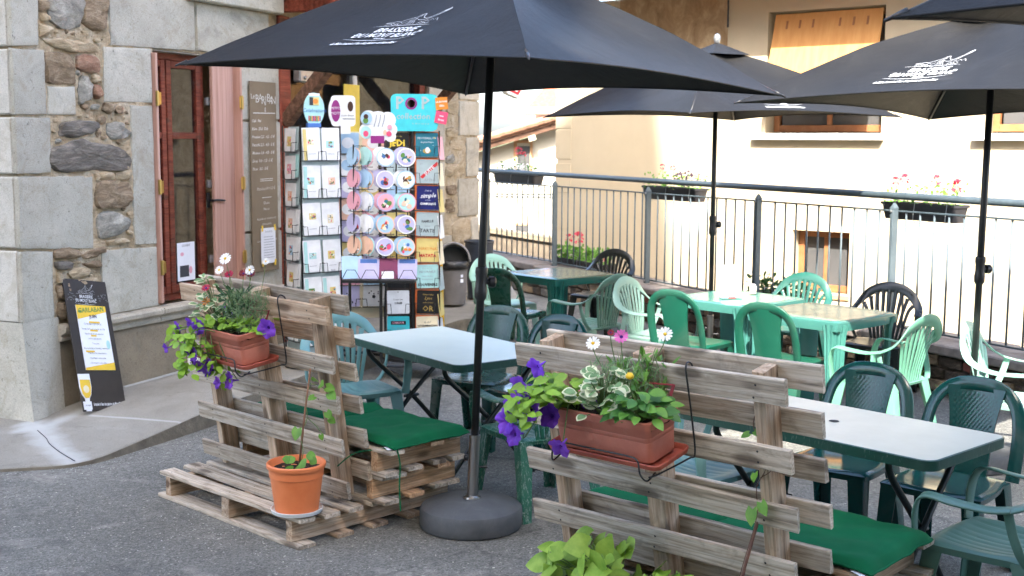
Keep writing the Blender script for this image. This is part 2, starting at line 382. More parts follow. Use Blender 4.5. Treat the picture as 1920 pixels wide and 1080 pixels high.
def plastic(name, a, b, rough, wear=0.0, wcol=(200,205,200), spec=0.5, dusty=0.16):
    t = NT(name); v = t.vec()
    c = t.ramp(t.noise(v, 3.5, 6, 0.6), [(0.3, a), (0.7, b)])
    rf = t.math('ADD', t.math('MULTIPLY', t.noise(v, 14, 6, 0.7), 0.22), rough-0.11)
    if wear:
        sc = t.ramp(t.noise(t.vec((9,9,2.2)), 5.5, 9, 0.78, 1.4), [(0.62-wear*0.1, G(0.0)), (0.72, G(0.8))])
        c = t.mix(sc, c, S(*wcol))
    dust = t.ramp(t.noise(v, 2.0, 8, 0.7, 0.8), [(0.5, G(0.0)), (0.8, G(dusty))]); c = t.mix(dust, c, S(140,138,128))
    t.set(Base_Color=c, Roughness=rf, Specular_IOR_Level=spec); t.bump(t.noise(v, 40, 4), 0.06, 0.003); return t.m
plastic('plastic_deep', S(10,56,52), S(14,66,61), 0.17)
plastic('plastic_dark', S(14,56,47), S(18,66,55), 0.28)
plastic('plastic_black', S(20,26,26), S(26,33,33), 0.3)
plastic('plastic_worn', S(22,84,64), S(32,100,78), 0.42, 1.0)
plastic('plastic_green', S(16,78,60), S(22,88,69), 0.38)
plastic('plastic_teal', S(34,86,76), S(44,98,88), 0.34)
plastic('plastic_mint', S(98,156,130), S(110,166,140), 0.4)
plastic('plastic_pale', S(140,184,166), S(152,192,176), 0.42)
plastic('plastic_sage', S(110,142,130), S(126,156,144), 0.4)
plastic('plastic_greygreen', S(74,112,100), S(88,124,112), 0.38)
plastic('plastic_bluegreen', S(96,142,142), S(112,156,154), 0.4)
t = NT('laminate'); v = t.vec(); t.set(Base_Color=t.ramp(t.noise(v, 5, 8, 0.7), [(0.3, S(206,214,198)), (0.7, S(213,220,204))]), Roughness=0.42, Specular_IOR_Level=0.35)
t = NT('laminate_grey'); v = t.vec(); t.set(Base_Color=t.ramp(t.noise(v, 5, 8, 0.7), [(0.3, S(182,184,170)), (0.7, S(192,194,180))]), Roughness=0.42, Specular_IOR_Level=0.35)  # greyer copy of laminate: offsets in colour the extra light on the right table
plastic('table_edge', S(14,58,48), S(20,70,58), 0.35, 0.35, (130,140,136))
sm('table_leg', S(12,20,20), S(18,30,28), 12, 0.35)
t = NT('cushion_green'); v = t.vec(); t.set(Base_Color=t.ramp(t.noise(v, 5, 6), [(0.3, S(4,84,50)), (0.7, S(8,98,60))]), Roughness=0.9, Sheen_Weight=0.0, Specular_IOR_Level=0.2); t.bump(t.noise(v, 700, 2), 0.25, 0.001)
t = NT('terracotta_plastic'); v = t.vec(); c = t.ramp(t.noise(v, 6, 7, 0.7), [(0.3, S(170,98,78)), (0.7, S(186,116,96))]); ds = t.ramp(t.noise(v, 11, 9, 0.75, 1.0), [(0.55, G(0.0)), (0.8, G(0.35))])
t.set(Base_Color=t.mix(ds, c, S(186,150,130)), Roughness=0.6, Specular_IOR_Level=0.35); t.bump(t.noise(v, 50, 5), 0.15, 0.003)
sm('saucer_red', S(158,72,54), S(172,88,68), 8, 0.55)
sm('pot_orange', S(222,120,68), S(232,136,84), 5, 0.42, 0.06, 40)
sm('saucer_white', S(214,218,216), S(230,232,230), 8, 0.45)
sm('soil', S(28,20,14), S(64,46,32), 40, 0.95, 1.0, 90, bd=0.02)
sm('bracket_red', S(128,22,28), rough=0.5)
sm('bin_grey', S(124,120,118), S(136,132,130), 6, 0.5); sm('bin_dark', G(0.02), G(0.035), 9, 0.4); sm('bag_film', G(0.02), G(0.05), 18, 0.2, 0.6, 18, bd=0.03)
sm('bucket_blue', S(44,50,60), S(54,60,70), 8, 0.45)
sm('safety_yellow', S(226,178,24), S(236,190,40), 8, 0.4)
sm('board_dark', S(38,33,31), S(46,41,38), 10, 0.45); sm('slate_brown', S(112,98,80), S(126,112,92), 3, 0.7)
sm('paper_white', S(226,229,236), S(234,236,242), 6, 0.75); sm('chalk', S(214,212,206), S(180,178,170), 90, 0.95)
sm('ink', S(60,62,68), rough=0.8); sm('ink_grey', S(150,154,162), rough=0.8); sm('ink_dark', S(24,24,28), rough=0.7)
for nm, c in {'c_yellow':(236,206,76),'c_amber':(240,200,60),'c_teal':(34,118,138),'c_turq':(72,206,216),'c_navy':(26,34,104),'c_pink':(234,84,122),'c_orange':(232,142,52),'c_red':(206,52,58),'c_purple':(150,46,128),'c_plum':(124,48,88),'c_lilac':(190,186,222),'c_skyb':(172,206,232),'c_cream':(240,228,196),'c_greyb':(176,194,196),'c_black':(28,28,28),'c_rose':(232,170,186),'c_mintp':(176,222,220),'c_gold':(190,160,84),'c_brown':(74,48,38),'c_green':(96,140,70),'c_peach':(240,196,170),'c_white':(238,240,242),'c_blue':(70,110,176),'c_sand':(226,206,130),'c_gborder':(228,120,60)}.items(): sm(nm, S(*c), S(*[int(x*0.94) for x in c]), 14, 0.45)
# leaves and flowers
def leaf_mat(name, a, b, edge=None, trans=0.25, rough=0.45):
    t = NT(name); v = t.vec()
    c = t.ramp(t.noise(v, 14, 4), [(0.3, a), (0.7, b)])
    gi = t.n('NewGeometry'); oi = t.n('ObjectInfo'); br = t.math('ADD', t.math('MULTIPLY', t.math('ADD', gi.outputs['Random Per Island'], oi.outputs['Random']), 0.3), 0.70)
    cb = t.n('CombineColor'); [t.l(br, cb.inputs[i]) for i in range(3)]
    c = t.mix(1.0, c, cb.outputs[0], 'MULTIPLY')
    t.set(Base_Color=c, Roughness=rough, Specular_IOR_Level=0.35)
    tl = t.n('BsdfTranslucent'); t.l(c, tl.inputs['Color']); ms = t.n('MixShader'); ms.inputs[0].default_value = trans
    out = t.t.nodes['Material Output']; t.l(t.b.outputs[0], ms.inputs[1]); t.l(tl.outputs[0], ms.inputs[2]); t.l(ms.outputs[0], out.inputs['Surface']); return t.m
leaf_mat('leaf_ivy', S(112,154,50), S(164,194,84)); leaf_mat('leaf_lime', S(116,158,44), S(150,188,70)); leaf_mat('leaf_green', S(56,104,40), S(86,134,58)); leaf_mat('leaf_dark', S(38,70,34), S(62,96,48))
leaf_mat('leaf_vine', S(84,134,46), S(118,164,66)); leaf_mat('leaf_grey', S(98,128,84), S(128,154,106)); leaf_mat('leaf_varieg', S(104,140,92), S(132,164,112)); leaf_mat('leaf_cream', S(214,216,176), S(228,230,198)); leaf_mat('leaf_purple', S(58,42,54), S(80,60,70))
leaf_mat('petal_violet', S(118,58,196), S(150,90,222), trans=0.4, rough=0.6); leaf_mat('petal_deep', S(60,20,112), S(82,30,140), rough=0.6); leaf_mat('petal_white', S(232,232,226), S(244,244,240)); leaf_mat('petal_pink', S(222,96,176), S(234,130,196)); leaf_mat('petal_crimson', S(150,14,48), S(190,26,74)); leaf_mat('petal_maroon', S(100,12,28), S(134,18,38)); leaf_mat('petal_red', S(200,52,76), S(222,88,106)); leaf_mat('petal_yellow', S(232,190,40), S(240,204,70)); leaf_mat('petal_orange', S(214,130,40), S(226,154,60))
sm('stem_green', S(84,108,56), S(104,126,70), 20, 0.6); sm('stem_brown', S(88,58,48), S(114,80,62), 20, 0.7); sm('stake', S(120,84,62), S(134,98,74), 20, 0.8)
# background
t = NT('render_cream'); v = t.vec(rnd=False)
c = t.ramp(t.noise(v, 1.2, 7, 0.6), [(0.3, S(196,182,154)), (0.7, S(206,192,164))]); c = t.mix(t.ramp(t.noise(v, 2.2, 9, 0.75, 0.8), [(0.56, G(0.0)), (0.8, G(0.3))]), c, S(178,162,136))
t.set(Base_Color=c, Roughness=0.95, Specular_IOR_Level=0.15); t.bump(t.noise(v, 60, 5), 0.25, 0.006)
t = NT('render_stained'); v = t.vec((1,1,0.7), rnd=False)
t.set(Base_Color=t.ramp(t.noise(v, 4, 9, 0.75, 0.6), [(0.3, S(138,112,82)), (0.5, S(168,142,108)), (0.7, S(196,174,140))]), Roughness=0.95)
sm('render_pale', S(182,174,152), S(190,182,162), 1.5, 0.95); sm('render_white', S(206,200,180), S(214,208,190), 2, 0.9); sm('soffit', S(196,150,108), S(206,164,122), 5, 0.8)
sm('blind_orange', S(206,148,84), S(216,162,98), 3, 0.75, stretch=(6,1,1)); sm('sill_white', S(228,224,214), S(236,233,226), 6, 0.8); sm('window_wood', S(150,98,60), S(166,114,74), 8, 0.6)
sm('tile_red', S(190,104,66), S(214,132,88), 14, 0.85); sm('tile_brown', S(150,110,88), S(176,134,108), 14, 0.85); sm('gutter', S(208,206,198), rough=0.5)
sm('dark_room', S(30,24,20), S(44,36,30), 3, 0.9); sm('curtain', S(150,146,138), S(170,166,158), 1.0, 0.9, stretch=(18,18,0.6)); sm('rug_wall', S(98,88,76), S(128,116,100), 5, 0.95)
sm('cap_concrete', S(112,104,98), S(138,130,122), 12, 0.95, 0.6, 70); sm('hill_green', S(106,132,92), S(132,152,110), 0.05, 1.0); sm('street_grey', S(120,116,108), S(140,136,128), 2, 0.95)
sm('planter_dark', S(44,42,44), S(54,52,54), 8, 0.55); sm('brick_red', S(96,52,42), S(116,66,52), 12, 0.9)
t = NT('glass_dark'); t.set(Base_Color=(0.02,0.02,0.022), Roughness=0.04, Specular_IOR_Level=0.6, Alpha=0.35); 
t = NT('glass_far'); t.set(Base_Color=(0.10,0.10,0.10), Roughness=0.08, Specular_IOR_Level=0.5)
t = NT('bulb'); t.set(Base_Color=(1,0.8,0.5), Emission_Color=(1.0,0.72,0.4), Emission_Strength=6.0)
m = MATS
# ------------------------------------------------------------ setting: ground, pavement, lower street, hills
RA = V(4.4, 7.45, 0); RD = V(-0.4518, 0.8921, 0); RN = V(-0.8921, -0.4518, 0)     # railing line, its direction, its normal towards the terrace
def rail(s, off=0.0, z=0.0): p = RA+RD*s+RN*off; return V(p.x, p.y, z)
a = rail(-60, 0.0); b = rail(11.2, 0.0)
g = MB(); gp = [(-70,-70),(a.x,-70),(a.x,a.y),(b.x,b.y),(-3,22),(-70,30)]
g.add([(x,y,0) for x,y in gp], [tuple(range(6))]); struct(g.obj('ground', m['asphalt']))
g = MB(); g.add([(-700,-300,-3.4),(700,-300,-3.4),(700,900,-3.4),(-700,900,-3.4)], [(0,1,2,3)]); struct(g.obj('lower_street', m['street_grey']))
g = MB()
def hillf(u, w):
    x = -300+600*u; y = 190+230*w; h = 30*math.sin(math.pi*min(1,w*1.1)*0.62)*(0.75+0.5*nz((x*0.012,y*0.01,0)))+3*nz((x*0.06,y*0.06,2))
    return (x, y, -4+h*0.30)
g.grid(hillf, 60, 24); struct(g.obj('hills', m['hill_green'], smooth=True))
# pavement in front of the shop, with a kerb that rises to the right
FP = V(-2.8201, 8.7185, 0); FD = V(0.40512, 0.91427, 0); FN = V(0.91427, -0.40512, 0)
kerb = spl([(-6.5,5.9,0.012),(-4.2,6.5,0.012),(-2.93,6.83,0.016),(-2.52,6.97,0.03),(-2.30,7.35,0.07),(-2.02,7.98,0.12),(-1.72,8.75,0.14),(-1.35,9.72,0.155),(-0.95,10.75,0.17),(-0.62,11.6,0.18),(-0.50,11.86,0.185),(-0.35,11.98,0.19),(-0.05,12.3,0.19),(0.1,12.9,0.19),(0.0,14.4,0.19)], 14)
def zp(x, y):                                     # pavement level, rising gently along the front
    s_ = (V(x,y,0)-FP).dot(FD); k = max(0.0, min(1.0, (s_+1.7)/1.7)); return 0.022+0.10*k*k*(3-2*k)+0.011*max(0.0, s_)
kerb = [V(p.x, p.y, zp(p.x, p.y)) for p in kerb]
inner = []
for p in kerb:
    if p.x < -2.60: q = V(p.x-1.0, p.y+0.70, 0)
    else: sP = (V(p.x,p.y,0)-FP).dot(FD); q = FP+FD*max(sP, -1.5)-FN*0.28
    inner.append(V(q.x, q.y, zp(q.x, q.y)))
g = MB(); n = len(kerb); K = 22; vs = []
for i in range(n):
    for k in range(K+1):
        p = kerb[i].lerp(inner[i], (k/K)**1.5); vs.append((p.x, p.y, zp(p.x,p.y)-(0.0 if k else 0.008)))
fs = [(i*(K+1)+k, (i+1)*(K+1)+k, (i+1)*(K+1)+k+1, i*(K+1)+k+1) for i in range(n-1) for k in range(K)]
g.add(vs, fs); pav = struct(g.obj('pavement', m['pavement_concrete'], smooth=30))
g = MB()
for i in range(n-1):
    p, q = kerb[i], kerb[i+1]; d = (q-p); o_ = V(d.y,-d.x,0).normalized()
    g.add([(p.x+o_.x*0.02, p.y+o_.y*0.02, -0.02),(q.x+o_.x*0.02,q.y+o_.y*0.02,-0.02),(q.x+o_.x*0.006,q.y+o_.y*0.006,q.z-0.03),(p.x+o_.x*0.006,p.y+o_.y*0.006,p.z-0.03),(q.x,q.y,q.z-0.006),(p.x,p.y,p.z-0.006)], [(0,1,2,3),(3,2,4,5)])
g.obj('kerb_face', m['kerb_face'], pav, smooth=True)
# pale cement repair over the crack, running from the house corner to the kerb
pavz = zp
def patch(name, pts, w, mat_, lift=0.009, seed=0, sub=8):
    g = MB(); P = spl([(x,y,0) for x,y in pts], sub); vs = []
    for i, p in enumerate(P):
        d = P[min(i+1,len(P)-1)]-P[max(i-1,0)]; o_ = V(-d.y,d.x,0).normalized()
        f = w[0]+(w[1]-w[0])*i/(len(P)-1)
        for k, sgn in enumerate((-1,-0.4,0.4,1)):
            q = p+o_*sgn*f*(1+0.7*nz((i*0.10,sgn*3,seed),1.0)+0.12*nz((i*0.5,sgn*3,seed+2),1.0)); vs.append((q.x,q.y,pavz(q.x,q.y)+(lift*0.5+0.003 if abs(sgn)<0.9 else 0.0025)))
    fs = [(i*4+k,i*4+k+1,i*4+k+5,i*4+k+4) for i in range(len(P)-1) for k in range(3)]
    g.add(vs, fs); return g.obj(name, mat_, pav, smooth=True)
patch('cement_repair', [(-2.80,8.66),(-2.60,9.11),(-2.40,9.57),(-2.25,9.9)], (0.020,0.03), m['repair_cement'], 0.010, 13, 4)
patch('pavement_crack', [(-3.02,7.62),(-2.90,7.45),(-2.84,7.34),(-2.74,7.20),(-2.66,7.10),(-2.55,6.97)], (0.002,0.003), m['ink'], 0.006, 21)
# ------------------------------------------------------------ the stone house with the shop (local x along the front, y into the wall)
BM = Matrix.Translation(FP) @ Matrix(((FD.x,-FN.x,0),(FD.y,-FN.y,0),(0,0,1))).to_4x4()
bld = thing('stone_house', 'old stone house on the left with red-brown window and shop front', 'building', BM)
g = MB()
T_ = 0.35
for (x0,x1,z0,z1) in [(-0.9,0.39,-0.2,5.2),(0.39,1.42,-0.2,0.62),(0.39,1.42,2.56,5.2),(1.42,2.0,-0.2,5.2),(2.0,4.72,2.95,5.2),(4.72,5.95,-0.2,5.2)]:
    k = max(1,int((x1-x0)/0.12)); kk = max(1,int((z1-z0)/0.12)) if z1 < 3.5 or True else 1
    kk = min(kk, 30)
    g.box(x0,x1,0.0,T_,z0,z1)
g.box(-0.9,5.95,T_,7.0,2.95,5.2); g.box(-0.9,0.0,T_,7.0,-0.2,2.95); g.box(-0.9,5.95,6.6,7.0,-0.2,2.95); g.box(5.6,5.95,T_,6.6,-0.2,2.95)
g.obj('wall_core', m['mortar'], bld)
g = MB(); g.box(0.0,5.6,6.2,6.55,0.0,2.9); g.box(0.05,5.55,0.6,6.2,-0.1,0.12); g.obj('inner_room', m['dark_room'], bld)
# roof with a small overhang
g = MB()
g.prism([(-0.45,5.16),(3.5,6.0),(7.6,5.16),(7.6,5.28),(3.5,6.14),(-0.45,5.28)], 0, 7.4, Matrix(((0,0,1,-1.3),(1,0,0,0),(0,1,0,0),(0,0,0,1)))); g.obj('roof', m['tile_brown'], bld)
# mortar relief sheet behind the rubble
def mort(x0,x1,z0,z1,name='mortar_bed'):
    g = MB()
    def f(u,w):
        x = x0+(x1-x0)*u; z = z0+(z1-z0)*w; e = min(u,1-u,w,1-w)
        return (x, -0.003-min(1,e*8)*min(0.0155,0.010+0.014*nz((x,z,3),6.0)+0.012*nz((x,z,7),18.0)+0.008*nz((x,z,9),45.0)), z)
    g.grid(f, 90, 120); g.obj(name, m['mortar'], bld, smooth=True)
mort(-0.72,0.42,0.62,2.92); mort(4.98,5.94,0.3,2.95)
def rubble(poly, mt, out=0.032, seed=0.0):
    cx = sum(p[0] for p in poly)/len(poly); cz = sum(p[1] for p in poly)/len(poly)
    P = []
    k = len(poly)
    for i in range(k):
        a, b = poly[i], poly[(i+1)%k]
        for t_ in (0, .33, .67): P.append((a[0]+(b[0]-a[0])*t_, a[1]+(b[1]-a[1])*t_))
    for _ in range(1):
        P = [((P[i-1][0]+6*P[i][0]+P[(i+1)%len(P)][0])/8+0.010*nz((P[i][0],P[i][1],seed),25), (P[i-1][1]+6*P[i][1]+P[(i+1)%len(P)][1])/8+0.010*nz((P[i][0],P[i][1],seed+4),25)) for i in range(len(P))]
    n = len(P); vs = []; fs = []
    rings = [(1.07,0.01),(1.06,-0.5*out),(1.01,-0.85*out),(0.82,-1.0*out),(0.5,-1.15*out),(0.2,-1.2*out)]
    for (sc, y) in rings:
        for (x,z) in P:
            X = cx+(x-cx)*sc; Z = cz+(z-cz)*sc
            d = (0.026*nz((X,Z,seed),8.0)+0.016*nz((X,Z,seed+5),22.0)+0.008*nz((X,Z,seed+7),50.0)) if y < -0.5*out else 0.004*nz((X,Z,seed),30)
            vs.append((X+0.004*nz((X,Z,seed+9),40), y-d, Z))
    for r_ in range(len(rings)-1):
        for i in range(n): fs.append((r_*n+i, r_*n+(i+1)%n, (r_+1)*n+(i+1)%n, (r_+1)*n+i))
    fs.append(tuple(range((len(rings)-1)*n, len(rings)*n)))
    g = MB(); g.add(vs, [f[::-1] for f in fs]); return g.obj('stone', m[mt], bld, smooth=50, center=True)
RUB = {'R1':('rubble_grey',[(-0.6,2.8),(-0.29,2.86),(-0.29,2.73),(-0.34,2.65),(-0.41,2.63),(-0.52,2.63),(-0.59,2.67)]),'R2':('rubble_brown',[(-0.28,2.86),(-0.05,2.88),(-0.06,2.71),(-0.09,2.65),(-0.2,2.64),(-0.3,2.68)]),
'R3':('rubble_tan',[(-0.68,2.65),(-0.63,2.64),(-0.58,2.62),(-0.6,2.58),(-0.68,2.56)]),'R3b':('rubble_brown',[(-0.68,2.79),(-0.61,2.79),(-0.62,2.73),(-0.68,2.72)]),'R3c':('rubble_tan',[(-0.67,2.71),(-0.61,2.7),(-0.6,2.67),(-0.67,2.66)]),
'R4':('rubble_tan',[(-0.67,2.55),(-0.53,2.56),(-0.36,2.56),(-0.2,2.54),(-0.16,2.5),(-0.3,2.485),(-0.46,2.48),(-0.59,2.51)]),'R6':('rubble_brown',[(-0.64,2.46),(-0.54,2.47),(-0.43,2.46),(-0.39,2.4),(-0.39,2.33),(-0.40,2.27),(-0.54,2.265),(-0.64,2.27)]),
'R5':('rubble_red',[(-0.36,2.45),(-0.3,2.47),(-0.2,2.48),(-0.15,2.43),(-0.16,2.37),(-0.23,2.35),(-0.33,2.36),(-0.37,2.38)]),'R7':('rubble_grey',[(-0.32,2.33),(-0.27,2.32),(-0.23,2.27),(-0.23,2.19),(-0.29,2.16),(-0.35,2.14),(-0.36,2.2),(-0.35,2.28)]),
'R8':('rubble_tan',[(-0.22,2.34),(-0.16,2.34),(-0.16,2.28),(-0.21,2.28)]),'R8b':('rubble_red',[(-0.22,2.27),(-0.15,2.27),(-0.15,2.21),(-0.19,2.17),(-0.22,2.2)]),'R9':('rubble_brown',[(-0.12,2.15),(-0.04,2.14),(-0.02,2.11),(-0.07,2.07),(-0.14,2.1)]),
'R10':('rubble_dark',[(-0.52,2.01),(-0.36,2.02),(-0.18,2.02),(-0.19,1.98),(-0.26,1.94),(-0.39,1.91),(-0.55,1.92),(-0.54,1.97)]),'R11':('rubble_grey',[(-0.09,2.01),(0.04,2.02),(0.1,1.97),(0.15,1.95),(0.11,1.91),(-0.06,1.9),(-0.1,1.95)]),
'R12':('rubble_dark',[(-0.62,1.82),(-0.57,1.84),(-0.44,1.88),(-0.33,1.9),(-0.25,1.87),(-0.08,1.86),(0.03,1.83),(0.12,1.77),(0.11,1.7),(0.03,1.68),(-0.25,1.69),(-0.47,1.68),(-0.58,1.69),(-0.63,1.74)]),
'R13a':('rubble_tan',[(-0.23,1.665),(-0.2,1.67),(-0.19,1.62),(-0.23,1.61)]),'R13b':('rubble_tan',[(-0.18,1.67),(-0.05,1.67),(-0.04,1.61),(-0.17,1.61)]),'R13c':('rubble_tan',[(-0.03,1.67),(0.11,1.68),(0.12,1.62),(0.02,1.61),(-0.03,1.62)]),
'R14':('rubble_brown',[(-0.22,1.59),(-0.14,1.61),(-0.02,1.61),(0.09,1.59),(0.14,1.52),(0.13,1.47),(0.07,1.43),(-0.03,1.41),(-0.13,1.42),(-0.22,1.43),(-0.23,1.51)]),'R15':('rubble_grey',[(-0.21,1.37),(-0.12,1.4),(0.0,1.37),(0.1,1.32),(0.08,1.26),(-0.04,1.22),(-0.17,1.2),(-0.22,1.22),(-0.22,1.31)]),
'R16':('rubble_brown',[(-0.63,1.16),(-0.54,1.17),(-0.42,1.15),(-0.39,1.11),(-0.43,1.09),(-0.57,1.1),(-0.63,1.11)]),'R17':('rubble_brown',[(-0.37,1.11),(-0.27,1.14),(-0.16,1.145),(-0.16,1.11),(-0.25,1.08),(-0.36,1.08)]),'R18':('rubble_dark',[(-0.63,1.08),(-0.53,1.08),(-0.47,1.06),(-0.49,1.03),(-0.58,1.02),(-0.63,1.04)]),
'R19':('rubble_brown',[(-0.37,1.05),(-0.29,1.06),(-0.21,1.05),(-0.21,1.01),(-0.31,1.01)]),'R20':('rubble_tan',[(-0.52,1.0),(-0.47,1.02),(-0.38,1.03),(-0.31,1.0),(-0.34,0.96),(-0.5,0.96)]),'R21':('rubble_tan',[(-0.62,1.01),(-0.57,1.01),(-0.55,0.95),(-0.62,0.94)]),
'R22':('rubble_brown',[(-0.62,0.92),(-0.53,0.93),(-0.5,0.86),(-0.56,0.82),(-0.62,0.84)]),'R23':('rubble_brown',[(-0.62,0.80),(-0.52,0.81),(-0.49,0.74),(-0.55,0.69),(-0.62,0.70)]),'R24':('rubble_tan',[(-0.14,1.19),(0.02,1.2),(0.08,1.17),(-0.01,1.155),(-0.13,1.155)]),
'R25':('rubble_tan',[(-0.45,0.94),(-0.24,0.94),(-0.22,0.86),(-0.45,0.85)]),'R26':('rubble_brown',[(-0.46,0.83),(-0.24,0.83),(-0.23,0.72),(-0.45,0.71)]),
'P1':('rubble_tan',[(5.13,2.03),(5.26,2.05),(5.42,2.03),(5.39,1.94),(5.16,1.94)]),'P2':('rubble_tan',[(5.23,1.9),(5.55,1.91),(5.59,1.85),(5.5,1.8),(5.26,1.81)]),'P3':('rubble_grey',[(5.11,1.71),(5.29,1.76),(5.34,1.69),(5.29,1.66),(5.12,1.66)]),'P4':('rubble_tan',[(5.12,1.62),(5.31,1.65),(5.55,1.64),(5.58,1.53),(5.37,1.5),(5.11,1.52)]),
'P5':('rubble_brown',[(5.13,1.41),(5.36,1.42),(5.39,1.32),(5.16,1.31)]),'P6':('rubble_tan',[(5.29,0.98),(5.5,1.03),(5.72,1.01),(5.75,0.83),(5.58,0.74),(5.31,0.79)]),'P7':('rubble_tan',[(5.14,2.42),(5.4,2.41),(5.38,2.2),(5.15,2.2)]),'P8':('rubble_brown',[(5.11,1.27),(5.31,1.27),(5.36,1.12),(5.12,1.11)]),'P9':('rubble_grey',[(5.3,0.66),(5.7,0.68),(5.72,0.4),(5.3,0.38)]),'P10':('rubble_tan',[(5.14,2.7),(5.5,2.72),(5.5,2.48),(5.15,2.47)])}
# small filler stones pressed into the mortar between the big ones
_fr = random.Random(12)
def _inside(x, z, poly):
    c = False; n_ = len(poly)
    for i in range(n_):
        (x0,z0),(x1,z1) = poly[i], poly[(i+1)%n_]
        if (z0 > z) != (z1 > z) and x < (x1-x0)*(z-z0)/(z1-z0)+x0: c = not c
    return c
_ash = [(-.93,-.65,2.05,2.95),(-.66,-.38,2.05,2.26),(-.93,-.61,1.67,2.05),(-.93,-.24,1.13,1.67),(-.93,-.63,.6,1.18),(-.05,2,2.54,3),(-.13,.4,2.15,2.57),(.14,.4,1.1,2.16),(-.21,.4,.6,1.14)]
def _free(x, z, r):
    if any(a-r < x < b+r and c-r < z < d+r for a,b,c,d in _ash): return False
    for (mt, poly) in RUB.values():
        if any(_inside(x+dx*r, z+dz*r, poly) for dx,dz in ((0,0),(1.2,0),(-1.2,0),(0,1.2),(0,-1.2),(.8,.8),(-.8,.8),(.8,-.8),(-.8,-.8))): return False
    return True
_k = 0; _done = []
for _t in range(3000):
    r_ = _fr.uniform(0.012,0.045); x = _fr.uniform(-.66,.14); z = _fr.uniform(.70,2.85)
    if _free(x, z, r_) and all(math.hypot(x-a,z-b) > (r_+c)*1.1 for a,b,c in _done):
        _done.append((x,z,r_)); an = _fr.uniform(0,1)
        RUB['F%d' % _k] = (_fr.choice(['rubble_tan','rubble_tan','rubble_brown','rubble_grey']), [(x+r_*1.25*math.cos(an+a*1.047)*_fr.uniform(.8,1.1), z+r_*0.8*math.sin(an+a*1.047)*_fr.uniform(.8,1.1)) for a in range(6)][::-1]); _k += 1
        if _k > 46: break
for i, (k, (mt, poly)) in enumerate(RUB.items()): rubble(poly, mt, 0.03 if k[0] == 'P' else (0.022 if k[0] == 'F' else 0.036), i*3.1)
def ashlar(q, mt='ashlar', out=0.022, seed=0, name='dressed_stone', nx=16, nzz=12):
    tl, tr, br, bl = q
    def f(u, w):
        x = (bl[0]*(1-u)+br[0]*u)*(1-w)+(tl[0]*(1-u)+tr[0]*u)*w; z = (bl[1]*(1-u)+br[1]*u)*(1-w)+(tl[1]*(1-u)+tr[1]*u)*w
        e = min(u*abs(tr[0]-tl[0]), (1-u)*abs(tr[0]-tl[0]), w*abs(tl[1]-bl[1]), (1-w)*abs(tl[1]-bl[1]))
        edge = max(0.0, 1-e/0.010)
        x += 0.009*nz((x,z,seed+3),10)*edge; z += 0.009*nz((x,z,seed+8),10)*edge
        y = -out+edge*0.006+0.005*nz((x,z,seed),4)+0.003*nz((x,z,seed+2),18)
        if e < 1e-6: y = 0.006
        return (x, y, z)
    cu = lambda t_: [0, 0.012, 0.04]+[0.04+0.92*k/(t_) for k in range(1,t_)]+[0.96,0.988,1.0]
    U = cu(nx); Wv = cu(nzz); vs = [f(a_, b_) for b_ in Wv for a_ in U]; k = len(U)
    fs = [(j*k+i, j*k+i+1, (j+1)*k+i+1, (j+1)*k+i) for j in range(len(Wv)-1) for i in range(k-1)]
    g = MB(); g.add(vs, fs); return g.obj(name, m[mt], bld, smooth=60, center=True)
ASH = {'Q1':[(-.93,2.90),(-.68,2.90),(-.70,2.50),(-.93,2.48)],'Q2':[(-.93,2.47),(-.65,2.48),(-.65,2.055),(-.93,2.05)],'Q2b':[(-.64,2.25),(-.39,2.25),(-.39,2.06),(-.64,2.055)],'Q3':[(-.93,2.04),(-.62,2.04),(-.63,1.675),(-.93,1.67)],'Q4':[(-.93,1.66),(-.25,1.65),(-.27,1.14),(-.93,1.19)],'Q5':[(-.93,1.175),(-.64,1.155),(-.66,.69),(-.93,.70)],
'J1':[(-.04,2.95),(.90,2.95),(.90,2.575),(-.04,2.55)],'J1b':[(.91,2.95),(1.87,2.95),(1.87,2.585),(.91,2.575)],'J2':[(-.11,2.54),(.39,2.56),(.39,2.165),(-.12,2.155)],'J3':[(.15,2.15),(.39,2.155),(.39,1.12),(.15,1.13)],'J4':[(-.20,1.13),(.39,1.11),(.39,.66),(-.20,.66)],
'K1':[(1.42,2.58),(2.0,2.585),(2.0,2.07),(1.42,2.06)],'K2':[(1.42,2.05),(2.0,2.06),(2.0,1.14),(1.42,1.14)],'K3':[(1.42,1.13),(2.0,1.13),(2.0,.56),(1.42,.56)]}
for i, (k, q) in enumerate(ASH.items()): ashlar(q, seed=i*2.3)
for i, q in enumerate([[(5.44,2.9),(5.95,2.9),(5.95,2.36),(5.44,2.36)],[(5.44,2.34),(5.95,2.35),(5.95,1.96),(5.44,1.96)],[(5.62,1.94),(5.95,1.95),(5.95,1.5),(5.62,1.5)],[(5.42,1.48),(5.95,1.48),(5.95,1.05),(5.42,1.06)],[(5.77,1.04),(5.95,1.03),(5.95,.5),(5.77,.51)],[(5.45,.49),(5.95,.49),(5.95,.12),(5.45,.12)],[(4.72,2.9),(5.08,2.9),(5.08,2.3),(4.72,2.3)],[(4.72,2.29),(5.08,2.29),(5.08,1.69),(4.72,1.7)],[(4.72,1.68),(5.08,1.68),(5.08,.9),(4.72,.9)],[(4.72,.89),(5.26,.87),(5.26,.15),(4.72,.15)]]): ashlar(q, 'ashlar_warm', 0.028, 40+i*2)
# quoins on the end wall at the left, round the corner
for i, (z0, z1, d) in enumerate([(2.48,2.90,0.6),(2.05,2.47,0.35),(1.67,2.04,0.65),(1.19,1.66,0.4),(0.70,1.18,0.6)]):
    g = MB(); g.cbox(-0.93,-0.90+0.0,0.012,d,z0+0.004,z1-0.004,0.010); g.obj('corner_stone', m['quoin_side'], bld, center=True)
